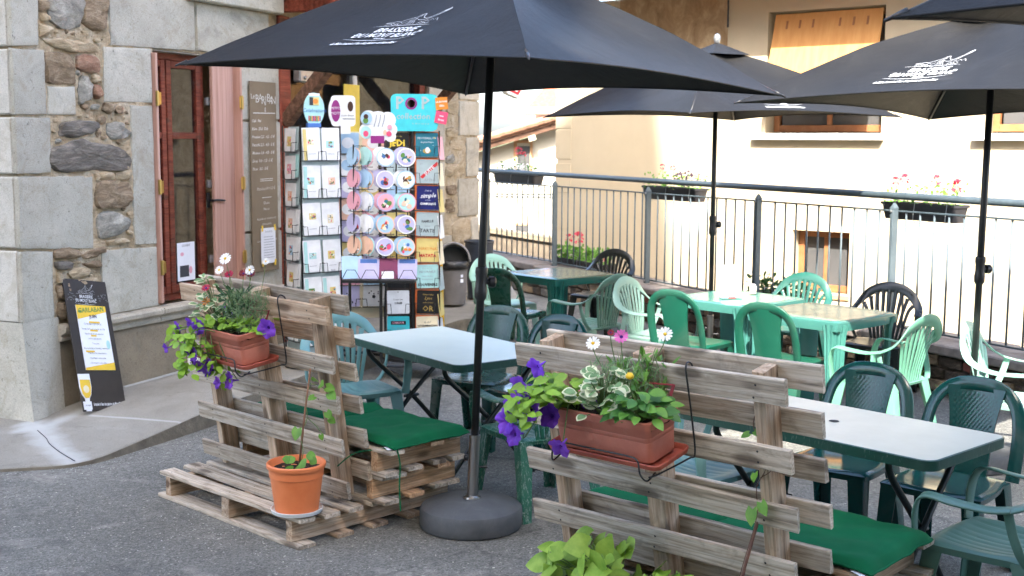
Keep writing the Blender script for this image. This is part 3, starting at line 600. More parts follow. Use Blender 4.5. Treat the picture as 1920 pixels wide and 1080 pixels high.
# plinth: a worn corner piece, a moulded sill course and the base below it
g = MB()
def pl(x0,x1,z1,out):
    def f(u,w):
        x = x0+(x1-x0)*u; z = -0.05+(z1+0.05)*w
        return (x, -out-0.012*nz((x,z,2),3)-0.006*nz((x,z,4),12)+ (0.03 if w > 0.98 else 0), z)
    g.grid(f, 40, 16)
pl(-0.66,1.98,0.56,0.035); g.obj('plinth', m['plinth_stone'], bld, smooth=True)
g = MB()
def flare(u, w):                                   # the dressed corner swells out towards the foot
    x = -0.95+0.32*u; z = 0.05+0.66*w
    o_ = 0.03+0.07*(1-w)**1.6*(1-abs(u-0.35)*0.9)
    return (x, -o_-0.008*nz((x,z,1),6), z)
g.grid(flare, 12, 14); g.add([(-0.95,-0.1,0.05),(-0.95,-0.03,0.71),(-0.95,0.5,0.71),(-0.95,0.5,0.05)], [(0,3,2,1)]); g.obj('corner_foot', m['ashlar'], bld, smooth=50)
prof = [(0.0,0.545),(-0.055,0.548),(-0.062,0.57),(-0.05,0.585),(-0.075,0.60),(-0.095,0.612),(-0.10,0.64),(-0.092,0.652),(0.0,0.66)]
def course(x0, x1, nm):
    g = MB(); n_ = 14; vs = []
    for i in range(n_+1):
        x = x0+(x1-x0)*i/n_
        for (y,z) in prof: vs.append((x, y+0.004*nz((x,y,z),9), z+0.003*nz((x,z,5),7)))
    k = len(prof); fs = [(i*k+j, (i+1)*k+j, (i+1)*k+j+1, i*k+j+1) for i in range(n_) for j in range(k-1)]+[tuple(range(k)), tuple(range(n_*k,(n_+1)*k))[::-1]]
    g.add(vs, fs); g.obj(nm, m['ashlar_warm'], bld, smooth=40)
course(-0.64,0.36,'sill_course'); course(0.368,1.44,'window_sill'); course(1.448,1.99,'sill_course')
g = MB(); g.cbox(0.66,0.80,-0.062,-0.050,0.16,0.47,0.004)
vg = g.obj('vent_grille', m['sill_white'], bld)
g = MB()
for i in range(4):
    for j in range(9):
        x = 0.682+0.03*i+(0.008 if j%2 else 0); z = 0.185+0.032*j; flat(g, disc2d(x,z,0.007,0.009,8), Matrix(((1,0,0,0),(0,0,1,-0.063),(0,1,0,0),(0,0,0,1))))
g.obj('vent_holes', m['ink_dark'], vg)
# timber lintel board and projecting stone shelf above the window
g = MB(); g.cbox(0.80,1.98,-0.10,0.0,2.952,3.10,0.01); g.obj('shelf_stone', m['ashlar'], bld)
# window: frame, two casements, panes, hinges
def frame(x0,x1,z0,z1,w,y0,y1,mt,name,parent,bars=()):
    g = MB(); g.cbox(x0,x0+w,y0,y1,z0,z1,0.004); g.cbox(x1-w,x1,y0,y1,z0,z1,0.004); g.cbox(x0+w+.0005,x1-w-.0005,y0+0.002,y1-0.002,z0,z0+w*1.15,0.004); g.cbox(x0+w+.0005,x1-w-.0005,y0+0.002,y1-0.002,z1-w,z1,0.004)
    for zb in bars: g.cbox(x0+w+.0005,x1-w-.0005,y0+0.002,y1-0.002,zb-0.025,zb+0.025,0.004)
    return g.obj(name, m[mt], parent)
win = frame(0.392,1.13,0.662,2.552,0.055,0.10,0.17,'frame_red','window',bld)
ca = frame(0.450,0.66,0.72,2.495,0.050,0.085,0.135,'frame_red','casement',win,(1.93,)); cb_ = frame(0.668,1.072,0.72,2.495,0.055,0.080,0.130,'frame_red','casement',win,(1.93,))
for (x0,x1,z0,z1) in [(0.50,0.61,0.78,1.905),(0.50,0.61,1.955,2.44),(0.723,1.017,0.785,1.905),(0.723,1.017,1.955,2.44)]:
    g = MB(); g.box(x0-0.004,x1+0.004,0.104,0.110,z0-0.004,z1+0.004); g.obj('pane', m['glass_dark'], win)
g = MB(); g.box(0.42,1.1,0.5,0.52,0.7,2.5); g.obj('curtain', m['curtain'], bld)
g = MB(); g.tube([(0.60,0.42,1.84),(0.60,0.42,1.80)],[0.008,0.016],10); g.obj('bulb', m['bulb'], bld, smooth=True)
g = MB(); g.box(0.392,1.13,0.0,0.20,2.550,2.556); g.box(0.386,0.3915,0.0,0.3,0.66,2.56); g.obj('reveal', m['ashlar'], bld)
po = MB(); po.box(0.76,0.97,0.0985,0.1015,0.80,1.10); po = po.obj('window_notice', m['paper_white'], win)
XZ = lambda x,z,y: Matrix(((1,0,0,x),(0,0,1,y),(0,1,0,z),(0,0,0,1)))
for sh_, mm in ((rect2d(-0.08,0.03,-0.12,-0.03), XZ(0.865,0.95,0.097)),(text2d('OUVERT', 0.026), XZ(0.865,1.075,0.097))):
    g = MB(); flat(g, sh_, mm); g.obj('notice_print', m['ink'], po)
for sh_ in (disc2d(0.05,-0.07,0.02,0.03,10), disc2d(-0.05,0.06,0.022,0.015,10)):
    g = MB(); flat(g, sh_, XZ(0.865,0.95,0.0965)); g.obj('notice_print', m['c_rose'], po)
# folded shutters with brass hinges
sh = MB(); sh.cbox(1.135,1.40,0.012,0.048,0.675,2.545,0.006); sh = sh.obj('shutter', m['shutter_pink'], bld)
g = MB(); g.cbox(1.402,1.425,-0.06,0.03,0.68,2.545,0.005); g.obj('shutter_edge', m['shutter_pink'], sh)
sl2 = MB(); sl2.cbox(0.395,0.420,-0.05,0.07,0.68,2.53,0.005); sl2 = sl2.obj('shutter', m['shutter_pink'], bld)
for z in (0.95,1.55,2.20):
    g = MB(); g.tube([(1.405,-0.064,z-0.055),(1.405,-0.064,z+0.055)],0.014,8); g.cbox(1.375,1.43,-0.068,-0.061,z-0.045,z+0.045,0.002); g.obj('hinge', m['brass'], sh, smooth=40)
    g = MB(); g.tube([(0.402,-0.052,z-0.055),(0.402,-0.052,z+0.055)],0.014,8); g.cbox(0.40,0.44,-0.058,-0.051,z-0.045,z+0.045,0.002); g.obj('hinge', m['brass'], sl2, smooth=40)
    g = MB(); g.cbox(1.105,1.15,0.05,0.075,z-0.03,z+0.03,0.002); g.obj('hinge', m['galvanised'], win)
g = MB(); g.tube([(1.12,0.07,1.42),(1.12,0.02,1.42)],0.010,8); g.tube(spl([(1.12,0.02,1.42),(1.17,0.0,1.421),(1.24,-0.005,1.415)],4),[0.009]*8+[0.006],8); g.cbox(1.10,1.14,0.066,0.075,1.36,1.48,0.002); g.obj('handle', m['black_steel'], win, smooth=40)
# chalkboard screwed to the wall
cbd = thing('chalkboard', 'tall narrow brown chalkboard with chalk price list on the stone wall', 'chalkboard', BM @ Matrix.Translation((1.72,-0.045,0)))
g = MB(); g.cbox(-0.185,0.185,-0.006,0.006,0.80,2.38,0.003); g.obj('panel', m['slate_brown'], cbd)
CH = lambda x,z,r=0: XZ(x,z,-0.0095) @ Matrix.Rotation(R(r),4,'Z')
def chalk(*items, name='chalk_line'):
    g = MB()
    for sh_, mm in items: flat(g, sh_, mm)
    g.obj(name, m['chalk'], cbd)
chalk(*[(text2d(tx, 0.085 if k%2 else 0.095), CH(dx, 2.235+0.012*math.sin(k*2))) for k, (tx, dx) in enumerate([('B',-.09),('A',-.045),('R',-.005),('J',.03),('B',.07),('A',.105),('N',.14)])], name='chalk_title')
chalk((text2d('Le', 0.06), CH(-0.15,2.255))); chalk((text2d('g', 0.05), CH(0.02,2.16)))
chalk((stroke2d([(-.15,0),(.16,0.004)],0.008), CH(0,2.12)), name='chalk_rule')
for i, ln in enumerate(['Café  Fini','Bière  25cl  50cl','Pression 2,5 - 4,5 - 5 €','Panaché 2,5 - 4,5 - 5 €','Monaco 3,0 - 4,5 - 5 €','Sirop  3,0 - 1,5 - 5 €','Picon  3,5 - 5 €']): chalk((text2d(ln, 0.034, 0.25, 0.0006, align='LEFT', res=1), CH(-0.172, 2.055-i*0.066, 1.0)))
for z, w in ((1.575,.09),(1.56,.09),(1.42,.07)): chalk((stroke2d([(-w+0.02,0),(w+0.02,0.003)],0.005), CH(0,z)), name='chalk_rule')
for z, ln, s_ in ((1.495,'Planches 8 9 12 €',0.036),(1.375,'Glaces',0.034),(1.325,'Maison',0.03),(1.245,'Assiette de crudités sur',0.028),(1.20,'commande',0.03),(1.155,'Tarif groupe ?',0.03),(1.06,'Cuisine ouverte de 12h à 14h',0.024),(1.02,'et le soir',0.026),(0.985,'sur réservation',0.026)): chalk((text2d(ln, s_, 0.25, res=1), CH(0.01, z, 1.5)))
nt = thing('taped_notice', 'white sheet taped to the foot of the brown chalkboard', 'notice', BM @ Matrix.Translation((1.745,-0.056,0)))
g = MB()
g.grid(lambda u,w: (-0.105+0.21*u, -0.002-0.004*math.sin(u*3)*(1-w), 0.865+0.30*w), 6, 6); g.obj('sheet', m['paper_white'], nt)
for (x,z,r_) in ((-0.09,1.163,0),(0.09,1.165,10),(0.09,0.868,-8),(-0.09,0.868,4)):
    g = MB(); flat(g, rect2d(-0.012,0.012,-0.025,0.025), XZ(x,z,-0.008) @ Matrix.Rotation(R(r_),4,'Z')); g.obj('tape', m['c_amber'], nt)
g = MB(); flat(g, text2d('horaires', 0.03), XZ(0.0,1.135,-0.0065)); [flat(g, rect2d(-0.07,0.06+0.01*(i%3),-0.002,0.002), XZ(0,1.09-i*0.022,-0.0065)) for i in range(9)]; g.obj('print', m['ink_grey'], nt)
# shop front: red posts, brown beams, brace, dark glazing, grey lamp, yellow poster
for (x0,x1,y0,y1,z0,z1,mt,nm) in [(2.0,2.16,-0.03,0.14,0.14,2.95,'beam_red','post'),(4.60,4.72,0.02,0.14,0.14,2.95,'beam_red','post'),(2.165,4.595,0.03,0.16,2.52,2.68,'beam_brown','beam'),(2.165,4.595,0.02,0.17,2.80,2.95,'beam_red','beam'),(2.165,4.595,0.05,0.13,0.14,0.32,'beam_brown','threshold'),(3.32,3.40,0.05,0.13,0.325,2.515,'sill_white','door_post'),(2.22,2.26,0.06,0.12,0.325,2.515,'sill_white','door_post'),(1.86,4.8,-0.75,-0.62,2.98,3.16,'beam_red','canopy_beam')]:
    g = MB(); g.cbox(x0,x1,y0,y1,z0,z1,0.008); g.obj(nm, m[mt], bld)
for xb in (2.08, 4.55):
    g = MB(); Mb = Matrix.Translation((xb,-0.02,2.05)) @ Matrix.Rotation(R(43),4,'X') ; g.cbox(-0.055,0.055,-0.05,0.05,0.0,1.32,0.006, Mb); g.obj('brace', m['beam_brown'], bld)
for xb in (2.08,2.9,3.7,4.5):
    g = MB(); g.cbox(xb-0.05,xb+0.05,-0.95,0.0,2.97 if xb not in (2.08,4.5) else 2.98,3.1,0.006); g.obj('rafter', m['beam_red'], bld)
g = MB(); g.add([(1.8,-1.0,3.12),(4.9,-1.0,3.12),(4.9,0.0,3.42),(1.8,0.0,3.42),(1.8,-1.0,3.17),(4.9,-1.0,3.17),(4.9,0.0,3.47),(1.8,0.0,3.47)], [(0,3,2,1),(4,5,6,7),(0,1,5,4),(1,2,6,5),(2,3,7,6),(3,0,4,7)]); g.obj('shop_canopy', m['tile_brown'], bld)
g = MB(); g.box(2.27,3.31,0.085,0.092,0.33,2.51); g.obj('shop_pane', m['glass_dark'], bld)
g = MB(); g.box(3.41,4.59,0.085,0.092,0.33,2.51); g.obj('shop_pane', m['glass_dark'], bld)
g = MB(); g.cbox(2.20,2.60,-0.10,-0.02,2.40,2.55,0.012); lm = g.obj('lamp_housing', m['galvanised'], bld)
for x in (2.27,2.52):
    g = MB(); g.lathe([(0.016,0),(0.016,0.012),(0.008,0.018)],10,Matrix.Translation((x,-0.10,2.44)) @ Matrix.Rotation(R(90),4,'X')); g.obj('bolt', m['brushed_steel'], lm, smooth=40)
yb = MB(); yb.box(3.02,3.30,-0.03,-0.022,0.5,2.42); yb = yb.obj('yellow_poster', m['c_yellow'], bld)
g = MB(); g.cbox(1.50,1.66,-0.05,-0.028,2.55,2.60,0.004); g.obj('bracket_plate', m['galvanised'], bld)
# hanging tobacco-style sign at the far corner
sg = thing('hanging_sign', 'white box sign with red lozenge hanging under the dark canopy edge', 'sign', BM @ TR(6.10,-0.36,2.60,-66.1+20,0,-18,0.8))
g = MB(); g.prism([(-.17,.22),(.17,.22),(.15,-.16),(.0,-.28),(-.15,-.16)],-0.09,0.09,Matrix(((1,0,0,0),(0,0,1,0),(0,1,0,0),(0,0,0,1)))); g.obj('box', m['sill_white'], sg)
g = MB(); Ms = Matrix(((1,0,0,0),(0,0,1,-0.093),(0,1,0,0),(0,0,0,1)))
flat(g, stroke2d([(-.12,.20),(-.10,-.12),(0,-.21),(.10,-.12),(.12,.20)],0.045), Ms); flat(g, ([(-.045,.2),(-.04,-.05),(0,-.09),(.04,-.05),(.045,.2)], [(0,1,2,3,4)]), Ms); g.obj('lozenge', m['c_red'], sg)
g = MB(); g.tube([(0,0,.2),(-.1,.0,.62)],0.012,6); g.obj('arm', m['black_steel'], sg)
# ------------------------------------------------------------ menu board leaning on the plinth
bl_, br_, tl_, tr_ = [V(s, -o, z) for s, o, z in ((-.744,.328,.115),(-.358,.322,.115),(-.585,.03,.97),(-.190,.03,.97))]
ex = (br_-bl_); W_ = ex.length; ex.normalize(); ey = (tl_-bl_); ey = (ey-ex*ey.dot(ex)*0.0); H_ = ey.length; ey.normalize(); ez = ex.cross(ey).normalized()
ex2 = ey.cross(ez).normalized()
mbd = thing('menu_board', 'dark advertising board with yellow menu poster and beer glass leaning on the plinth', 'menu board', BM @ Matrix(((ex2.x,ey.x,ez.x,bl_.x),(ex2.y,ey.y,ez.y,bl_.y),(ex2.z,ey.z,ez.z,bl_.z),(0,0,0,1))))
Wd = 0.395; Hd = H_
g = MB(); g.cbox(0,Wd,0,Hd,-0.012,0.0,0.002); g.obj('panel', m['board_dark'], mbd)
def thin2d(pts, w): return stroke2d(pts, [q*0.72 for q in w] if isinstance(w, list) else w*0.72)
def logo2d():                                     # mountain emblem with a twin line, name and rules: list of (shape, kind)
    out = []
    out.append(thin2d([(-1.15,.30),(-.72,.48),(-.50,.46),(-.20,.70),(.04,.84),(.16,1.04),(.30,1.08),(.40,.86),(.56,.66),(.74,.60),(.94,.72),(1.14,.96)],[.02,.03,.03,.035,.035,.045,.045,.035,.03,.03,.03,.03]))
    out.append(thin2d([(1.14,.96),(1.32,1.22),(1.46,1.34),(1.50,1.24),(1.36,1.06),(1.20,.86),(1.00,.62),(.74,.46),(.46,.48),(.34,.56)],[.03,.05,.05,.05,.04,.03,.03,.03,.03,.02]))
    out.append(thin2d([(1.28,1.08),(1.40,1.22),(1.34,1.10)],.035))
    out.append(thin2d([(-1.15,.30),(-.80,.33),(-.60,.24),(-.42,.40),(-.26,.28),(-.10,.44)],.024))
    out.append(thin2d([(-1.10,.12),(-.80,.24),(-.66,.13),(-.46,.24),(-.34,.12),(-.18,.16)],.026))
    for k in range(4): out.append(thin2d([(.02+.07*k,.76-.05*k),(-.04+.10*k,.52-.03*k),(.06+.10*k,.30),(.0+.15*k,.13)],[.012,.022,.026,.02]))
    out.append(thin2d([(.18,1.0),(.22,.82),(.12,.68),(.26,.60)],.026))
    out.append(thin2d([(.66,.14),(.76,.32),(.90,.22),(1.0,.44),(1.12,.30),(1.20,.50),(1.34,.40),(1.46,.52),(1.62,.30)],.028))
    out.append(thin2d([(.82,.13),(1.02,.20),(1.14,.13),(1.28,.20)],.03))
    out.append(thin2d([(-1.5,-.02),(-1.0,.05),(0,.08),(1.0,.05),(1.5,.0)],[.015,.028,.034,.028,.015]))
    out = [([(x, y*0.78+0.05) for x,y in a_], b_) for a_,b_ in out]
    t1 = text2d('BRASSERIE', .46, 0.2, 0.005, space=1.0); out.append(([(x*1.05+.05,y*0.95-.22) for x,y in t1[0]], t1[1]))
    t1 = text2d('DU MONT BLANC', .46, 0.2, 0.005, space=1.0); out.append(([(x*0.92,y*0.95-.62) for x,y in t1[0]], t1[1]))
    t1 = text2d('SINCE 1821', .12, 0.2, 0.004); out.append(([(x,y-.87) for x,y in t1[0]], t1[1]))
    out.append(rect2d(-1.75,-1.52,-.60,-.55)); out.append(rect2d(1.52,1.75,-.42,-.37))
    out.append(thin2d([(-1.9,-.90),(-1.0,-.99),(0,-1.02),(1.0,-.95),(1.62,-.84)],[.015,.03,.036,.03,.015]))
    t1 = text2d("La Bière brassée à l'eau des glaciers du Mont Blanc", .22, 0.4, 0.005, res=1, space=.95); out.append(([(x*0.82-.35,y*1.1-1.24) for x,y in t1[0]], t1[1]))
    return out
LOGO = logo2d()
g = MB(); sc = 0.068
for sh_ in LOGO[:-1]: flat(g, ([(x*sc*0.8+Wd*0.46,y*sc*1.05+Hd*0.885) for x,y in sh_[0]], sh_[1]), z=0.0025)
t1 = text2d("brassée à l'eau des glaciers du Mont Blanc", .030, 0, 0.0006); flat(g, ([(x*0.52+Wd*0.58,y+0.045) for x,y in t1[0]], t1[1]), z=0.0025); g.obj('logo_print', m['print_white'], mbd)
g = MB()
for s_ in range(-1,2,2):
    for k in range(26): x = Wd*0.5+s_*(0.10+0.085*random.random()); y = Hd*0.865+0.03*random.uniform(-1,1); flat(g, rect2d(x-0.004,x+0.004,y-0.003,y+0.003), z=0.002)
g.obj('frost_print', m['print_grey'], mbd)
ps = MB(); ps.box(0.075,0.345,Hd*0.305,Hd*0.80,0.002,0.005); ps = ps.obj('poster', m['paper_white'], mbd)
bands = [([(.075,Hd*.80),(.345,Hd*.80),(.345,Hd*.755),(.075,Hd*.69)],[(0,3,2,1)]), ([(.075,Hd*.305),(.345,Hd*.305),(.345,Hd*.365),(.075,Hd*.322)],[(0,1,2,3)])]
for k,(y,w) in enumerate(((.665,.10),(.60,.07),(.56,.05),(.44,.08))): bands.append(rect2d(.17-(.07 if k==3 else 0),.17+w-(.07 if k==3 else 0),Hd*y,Hd*y+.012))
for b_ in bands: g = MB(); flat(g, b_, z=0.0065); g.obj('poster_band', m['c_amber'], ps)
g = MB(); flat(g, text2d('GARLABAN', .046, 0.1, 0.001), Matrix.Translation((.205,Hd*.765,.0075)) @ Matrix.Rotation(R(5),4,'Z')); flat(g, disc2d(.10,Hd*.75,.016,.010,10), z=.0075); flat(g, disc2d(.30,Hd*.785,.013,.008,10), z=.0075); g.obj('poster_title', m['c_green'], ps)
g = MB(); flat(g, text2d('JUIN', .034, 0, 0.0006), Matrix.Translation((.215,Hd*.715,.0075)) @ Matrix.Rotation(R(4),4,'Z')); g.obj('poster_text', m['ink'], ps)
for k, ln in enumerate(['CONCERTS DU MOIS','Vendredi 9 juin à partir de 19h','Vendredi 16 juin quartet','soirée guinguette','Terrasse','Bières brunes, blondes, ambrées','Planches de charcuterie','à partager entre amis','réservation conseillée']):
    g = MB(); flat(g, text2d(ln, .017, 0, 0, res=1), Matrix.Translation((.20,Hd*(.655-.037*k),.0075))); g.obj('poster_text', m['ink'], ps)
g = MB(); flat(g, disc2d(.315,Hd*.50,.018,.032,14), z=.0075); g.obj('poster_badge', m['c_mintp'], ps)
gl = MB(); gl.prism([(x*0.92+.045,y*1.0+Hd*.20-.07) for x,y in [(-.055,.14),(-.058,.05),(-.045,.0),(-.022,-.03),(-.018,-.06),(-.026,-.115),(.026,-.115),(.018,-.06),(.022,-.03),(.045,.0),(.058,.05),(.055,.14)]],0.002,0.005); gl = gl.obj('beer_glass_print', m['paper_white'], mbd)
g = MB(); g.add([(x*0.92*.9+.045,y+Hd*.20-.07,.0075) for x,y in [(-.054,.10),(-.056,.05),(-.044,.003),(-.02,-.025),(.02,-.025),(.044,.003),(.056,.05),(.054,.10)]],[tuple(range(8))]); g.obj('beer', m['c_amber'], gl)
g = MB(); flat(g, disc2d(.045,Hd*.20-.035,.026,.026,14), z=.0085); g.obj('beer_glow', m['c_cream'], gl)
g = MB(); g.box(.005,.075,.01,.065,.002,.006); tg = g.obj('corner_tag', m['paper_white'], mbd)
g = MB(); flat(g, text2d('LA BIÈRE', .013), Matrix.Translation((.04,.037,.0075))); g.obj('tag_text', m['ink'], tg)
# ------------------------------------------------------------ rendered house beyond the railing
HM = TR(0.618,17.0,0,-40)
hs = thing('rendered_house', 'cream rendered house with orange blind beyond the railing', 'building', HM)
g = MB(); HW = [(0,3.19,-3.4,3.75),(4.66,5.83,-3.4,3.75),(7.3,12,-3.4,3.75)]
for (x0,x1,z0,z1) in HW: g.box(x0,x1,0,0.4,z0,z1)
g.box(3.19,4.66,0,0.4,3.45,3.75); g.box(3.19,3.60,0,0.4,-3.4,2.0); g.box(4.33,4.66,0,0.4,-3.4,2.0); g.box(3.60,4.33,0,0.4,0.86,2.0); g.box(3.60,4.33,0,0.4,-3.4,0.12)
g.box(5.83,7.3,0,0.4,3.45,3.75); g.box(5.83,7.3,0,0.4,-3.4,2.0)
g.box(0,12,7.5,8,-3.4,3.75); g.box(0,0.4,0.4,7.5,-3.4,3.75); g.box(11.6,12,0.4,7.5,-3.4,3.75); g.obj('wall', m['render_cream'], hs)
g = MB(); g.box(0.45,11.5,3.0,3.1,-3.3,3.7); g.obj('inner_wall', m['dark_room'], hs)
g = MB(); g.box(1.02,2.64,-0.006,-0.001,3.0,3.745); g.obj('stained_render', m['render_stained'], hs)
for z in (2.70,2.28,1.86,1.4,0.9,0.45):
    g = MB(); g.cbox(-0.03,0.16 if int(z*10)%2 else 0.24,-0.006,0.3,z-0.20,z+0.20,0.003); g.obj('corner_block', m['render_cream'], hs)
g = MB(); g.box(-0.3,12.3,-0.64,0.0,3.76,3.84); g.obj('soffit', m['soffit'], hs)
g = MB(); g.tube([(-0.3,-0.67,3.82),(12.3,-0.67,3.82)],0.07,10); g.obj('gutter', m['gutter'], hs, smooth=True)
g = MB(); g.add([(-0.3,-0.65,3.86),(12.3,-0.65,3.86),(12.3,4,5.9),(-0.3,4,5.9),(12.3,8.5,3.86),(-0.3,8.5,3.86)], [(0,1,2,3),(3,2,4,5)]); g.obj('roof', m['tile_red'], hs)
def house_window(x0,x1,z0,z1,mt='window_wood',mull=1,yy=0.20):
    w_ = frame(x0,x1,z0,z1,0.07,yy,yy+0.07,mt,'window',hs)
    k = mull+1; xs = [x0+0.07+(x1-x0-0.14)*i/k for i in range(k+1)]
    for i in range(1,k):
        g = MB(); g.cbox(xs[i]-0.03,xs[i]+0.03,yy+0.003,yy+0.066,z0+0.08,z1-0.07,0.004); g.obj('mullion', m[mt], w_)
    for i in range(k):
        g = MB(); g.box(xs[i]+0.03,xs[i+1]-0.03,yy+0.03,yy+0.036,z0+0.08,z1-0.07); g.obj('pane', m['glass_far'], w_)
    return w_
house_window(3.20,4.65,2.03,3.44,mull=1); house_window(3.61,4.32,0.13,0.85,mull=1,yy=0.16); house_window(5.84,7.29,2.03,3.44,mull=1)
for (x0,x1) in ((3.04,4.70),(5.72,7.4)):
    g = MB(); g.cbox(x0,x1,-0.09,0.19,1.93,2.012,0.008); g.obj('window_sill', m['sill_white'], hs)
g = MB(); g.cbox(3.58,4.35,-0.02,0.15,0.06,0.118,0.006); g.obj('window_sill', m['soffit'], hs)
for (x0,x1) in ((3.27,4.62),):
    Mb = Matrix.Translation((0,0.05,3.42)) @ Matrix.Rotation(R(-15),4,'X')
    bdn = MB(); bdn.cbox(x0,x1,-0.012,0.012,-1.15,0.0,0.004,Mb); bdn = bdn.obj('blind_panel', m['blind_orange'], hs)
    for k in range(7):
        if k == 3: continue
        for zz in (-0.14,-0.92):
            g = MB(); xx = x0+0.17+k*(x1-x0-0.34)/6; g.cbox(xx-0.012,xx+0.012,-0.020,-0.013,zz-0.05,zz+0.05,0.002,Mb); g.obj('slot', m['window_wood'], bdn)
g = MB(); g.tube([(2.66,-0.04,3.75),(2.66,-0.04,3.3)],0.012,6); g.obj('cable', m['black_steel'], hs)
# ------------------------------------------------------------ far house down the lane
fh = thing('lane_house', 'pale gabled house with tiled roof down the lane', 'building', TR(-3.2,26,0,0))
g = MB(); wpoly = [(-4,-3.4),(4.15,-3.4),(4.15,2.17),(-4,-0.30)]
g.prism(wpoly,0,6,Matrix(((1,0,0,0),(0,0,1,0.0),(0,1,0,0),(0,0,0,1)))); g.obj('wall', m['render_white'], fh)
rs = Matrix.Translation((-4,-0.36,-0.18)) @ Matrix.Rotation(R(-16.9),4,'Y')
rf = MB(); rf.box(0,9.2,0,7,0.0,0.10,rs); rf = rf.obj('roof', m['tile_brown'], fh)
for k in range(34):
    g = MB(); g.tube([(0.27*k-0.04,-0.03,0.13),(0.27*k+0.27,-0.03,0.115)],0.08,8,True,rs); g.obj('verge_tile', m['tile_brown'], rf, smooth=40)
g = MB(); g.box(0.0,9.1,0.02,0.08,-0.11,-0.002,rs); g.obj('bargeboard', m['beam_brown'], rf)
for k in (5.6,7.9):
    g = MB(); g.cbox(k-0.08,k+0.08,0.0,0.40,-0.22,-0.10,0.01,rs); g.obj('purlin', m['render_pale'], rf)
fw = MB(); fw.box(3.30,3.56,-0.012,-0.004,1.25,1.80); fw = fw.obj('window', m['glass_far'], fh)
g = MB(); g.cbox(3.22,3.29,-0.03,0.0,1.22,1.86,0.004); g.cbox(3.565,3.62,-0.03,0.0,1.22,1.86,0.004); g.cbox(3.22,3.62,-0.032,0.0,1.865,1.93,0.004); g.obj('frame', m['soffit'], fw)
dw = MB(); dw.box(3.27,3.53,-0.02,-0.01,-0.62,0.12); dw = dw.obj('window', m['glass_far'], fh)
for x0 in (2.94,3.56):
    g = MB(); g.cbox(x0,x0+0.28,-0.06,-0.015,-0.66,0.16,0.006); g.obj('shutter', m['sill_white'], dw)
g = MB(); g.box(3.25,3.55,-0.015,0,0.125,0.17); g.obj('frame', m['soffit'], dw)
g = MB(); g.tube([(0.6,-0.06,0.8),(4.15,-0.06,0.78)],0.012,6); g.obj('cable', m['black_steel'], fh)
fb = thing('tiled_house', 'strip of a further house with bright orange tiles and white gutter', 'building', TR(0.45,30,-0.14,0))
g = MB(); g.box(0.1,6,0,5,-3.4,2.72); g.obj('wall', m['render_white'], fb)
g = MB(); g.add([(-0.15,-0.5,2.80),(6,-0.5,2.80),(6,3,4.4),(1.2,3,4.4)], [(0,1,2,3)]); g.obj('roof', m['tile_red'], fb)
g = MB(); g.tube([(-0.15,-0.55,2.76),(6,-0.55,2.76)],0.09,10); g.obj('gutter', m['gutter'], fb, smooth=True)
g = MB(); g.tube([(0.7,-0.35,2.7),(0.75,-0.2,2.35),(1.4,-0.05,1.95)],0.07,10); g.obj('downpipe', m['gutter'], fb, smooth=True)
lw_ = thing('lane_wall', 'grey sloping wall beside the lane seen through the railing', 'wall', TR(-2.4,21,0.42,0))
g = MB(); g.prism([(-4,-3.4),(4.2,-3.4),(4.2,-0.42),(0,0.22),(-4,0.9)],0,0.4,Matrix(((1,0,0,0),(0,0,1,0),(0,1,0,0),(0,0,0,1)))); g.obj('body', m['rug_wall'], lw_)
g = MB(); g.add([(0,-0.06,0.22),(4.2,-0.06,-0.42),(4.2,0.46,-0.42),(0,0.46,0.22),(0,-0.06,0.30),(4.2,-0.06,-0.34),(4.2,0.46,-0.34),(0,0.46,0.30)], [(0,3,2,1),(4,5,6,7),(0,1,5,4),(1,2,6,5),(2,3,7,6),(3,0,4,7)]); g.obj('coping', m['plinth_stone'], lw_)
# ------------------------------------------------------------ houses behind the camera: they throw the shade over the terrace front
e1 = thing('street_house', 'tall rendered town house behind the viewer', 'building', TR(0,0,0))
def big_house(t_, x0,x1,y0,y1,h,rid):
    g = MB(); g.box(x0,x1,y0,y1,-0.1,h); g.obj('wall', m['render_pale'], t_)
    g = MB(); xm = (y0+y1)/2
    g.add([(x0,y1,h+0.01),(x1,y1,h+0.01),(x1,xm,h+rid),(x0,xm,h+rid),(x1,y0,h+0.01),(x0,y0,h+0.01)], [(0,1,2,3),(3,2,4,5),(0,3,5),(1,4,2)]); g.obj('roof', m['tile_brown'], t_)
    for k in range(int((x1-x0)//2.6)):
        for f_ in range(int(h//3.2)):
            g = MB(); xx = x0+1.0+k*2.6; g.box(xx,xx+1.0,y1+0.003,y1+0.02,1.0+3.2*f_,2.6+3.2*f_); g.obj('window', m['glass_far'], t_)
big_house(e1,-16.0,-2.1,-8.0,-5.0,24.5,1.0)
e2 = thing('low_street_house', 'lower rendered house behind the viewer on the right', 'building', TR(0,0,0))
big_house(e2,-2.05,14.0,-12.0,-5.0,12.3,0.3)
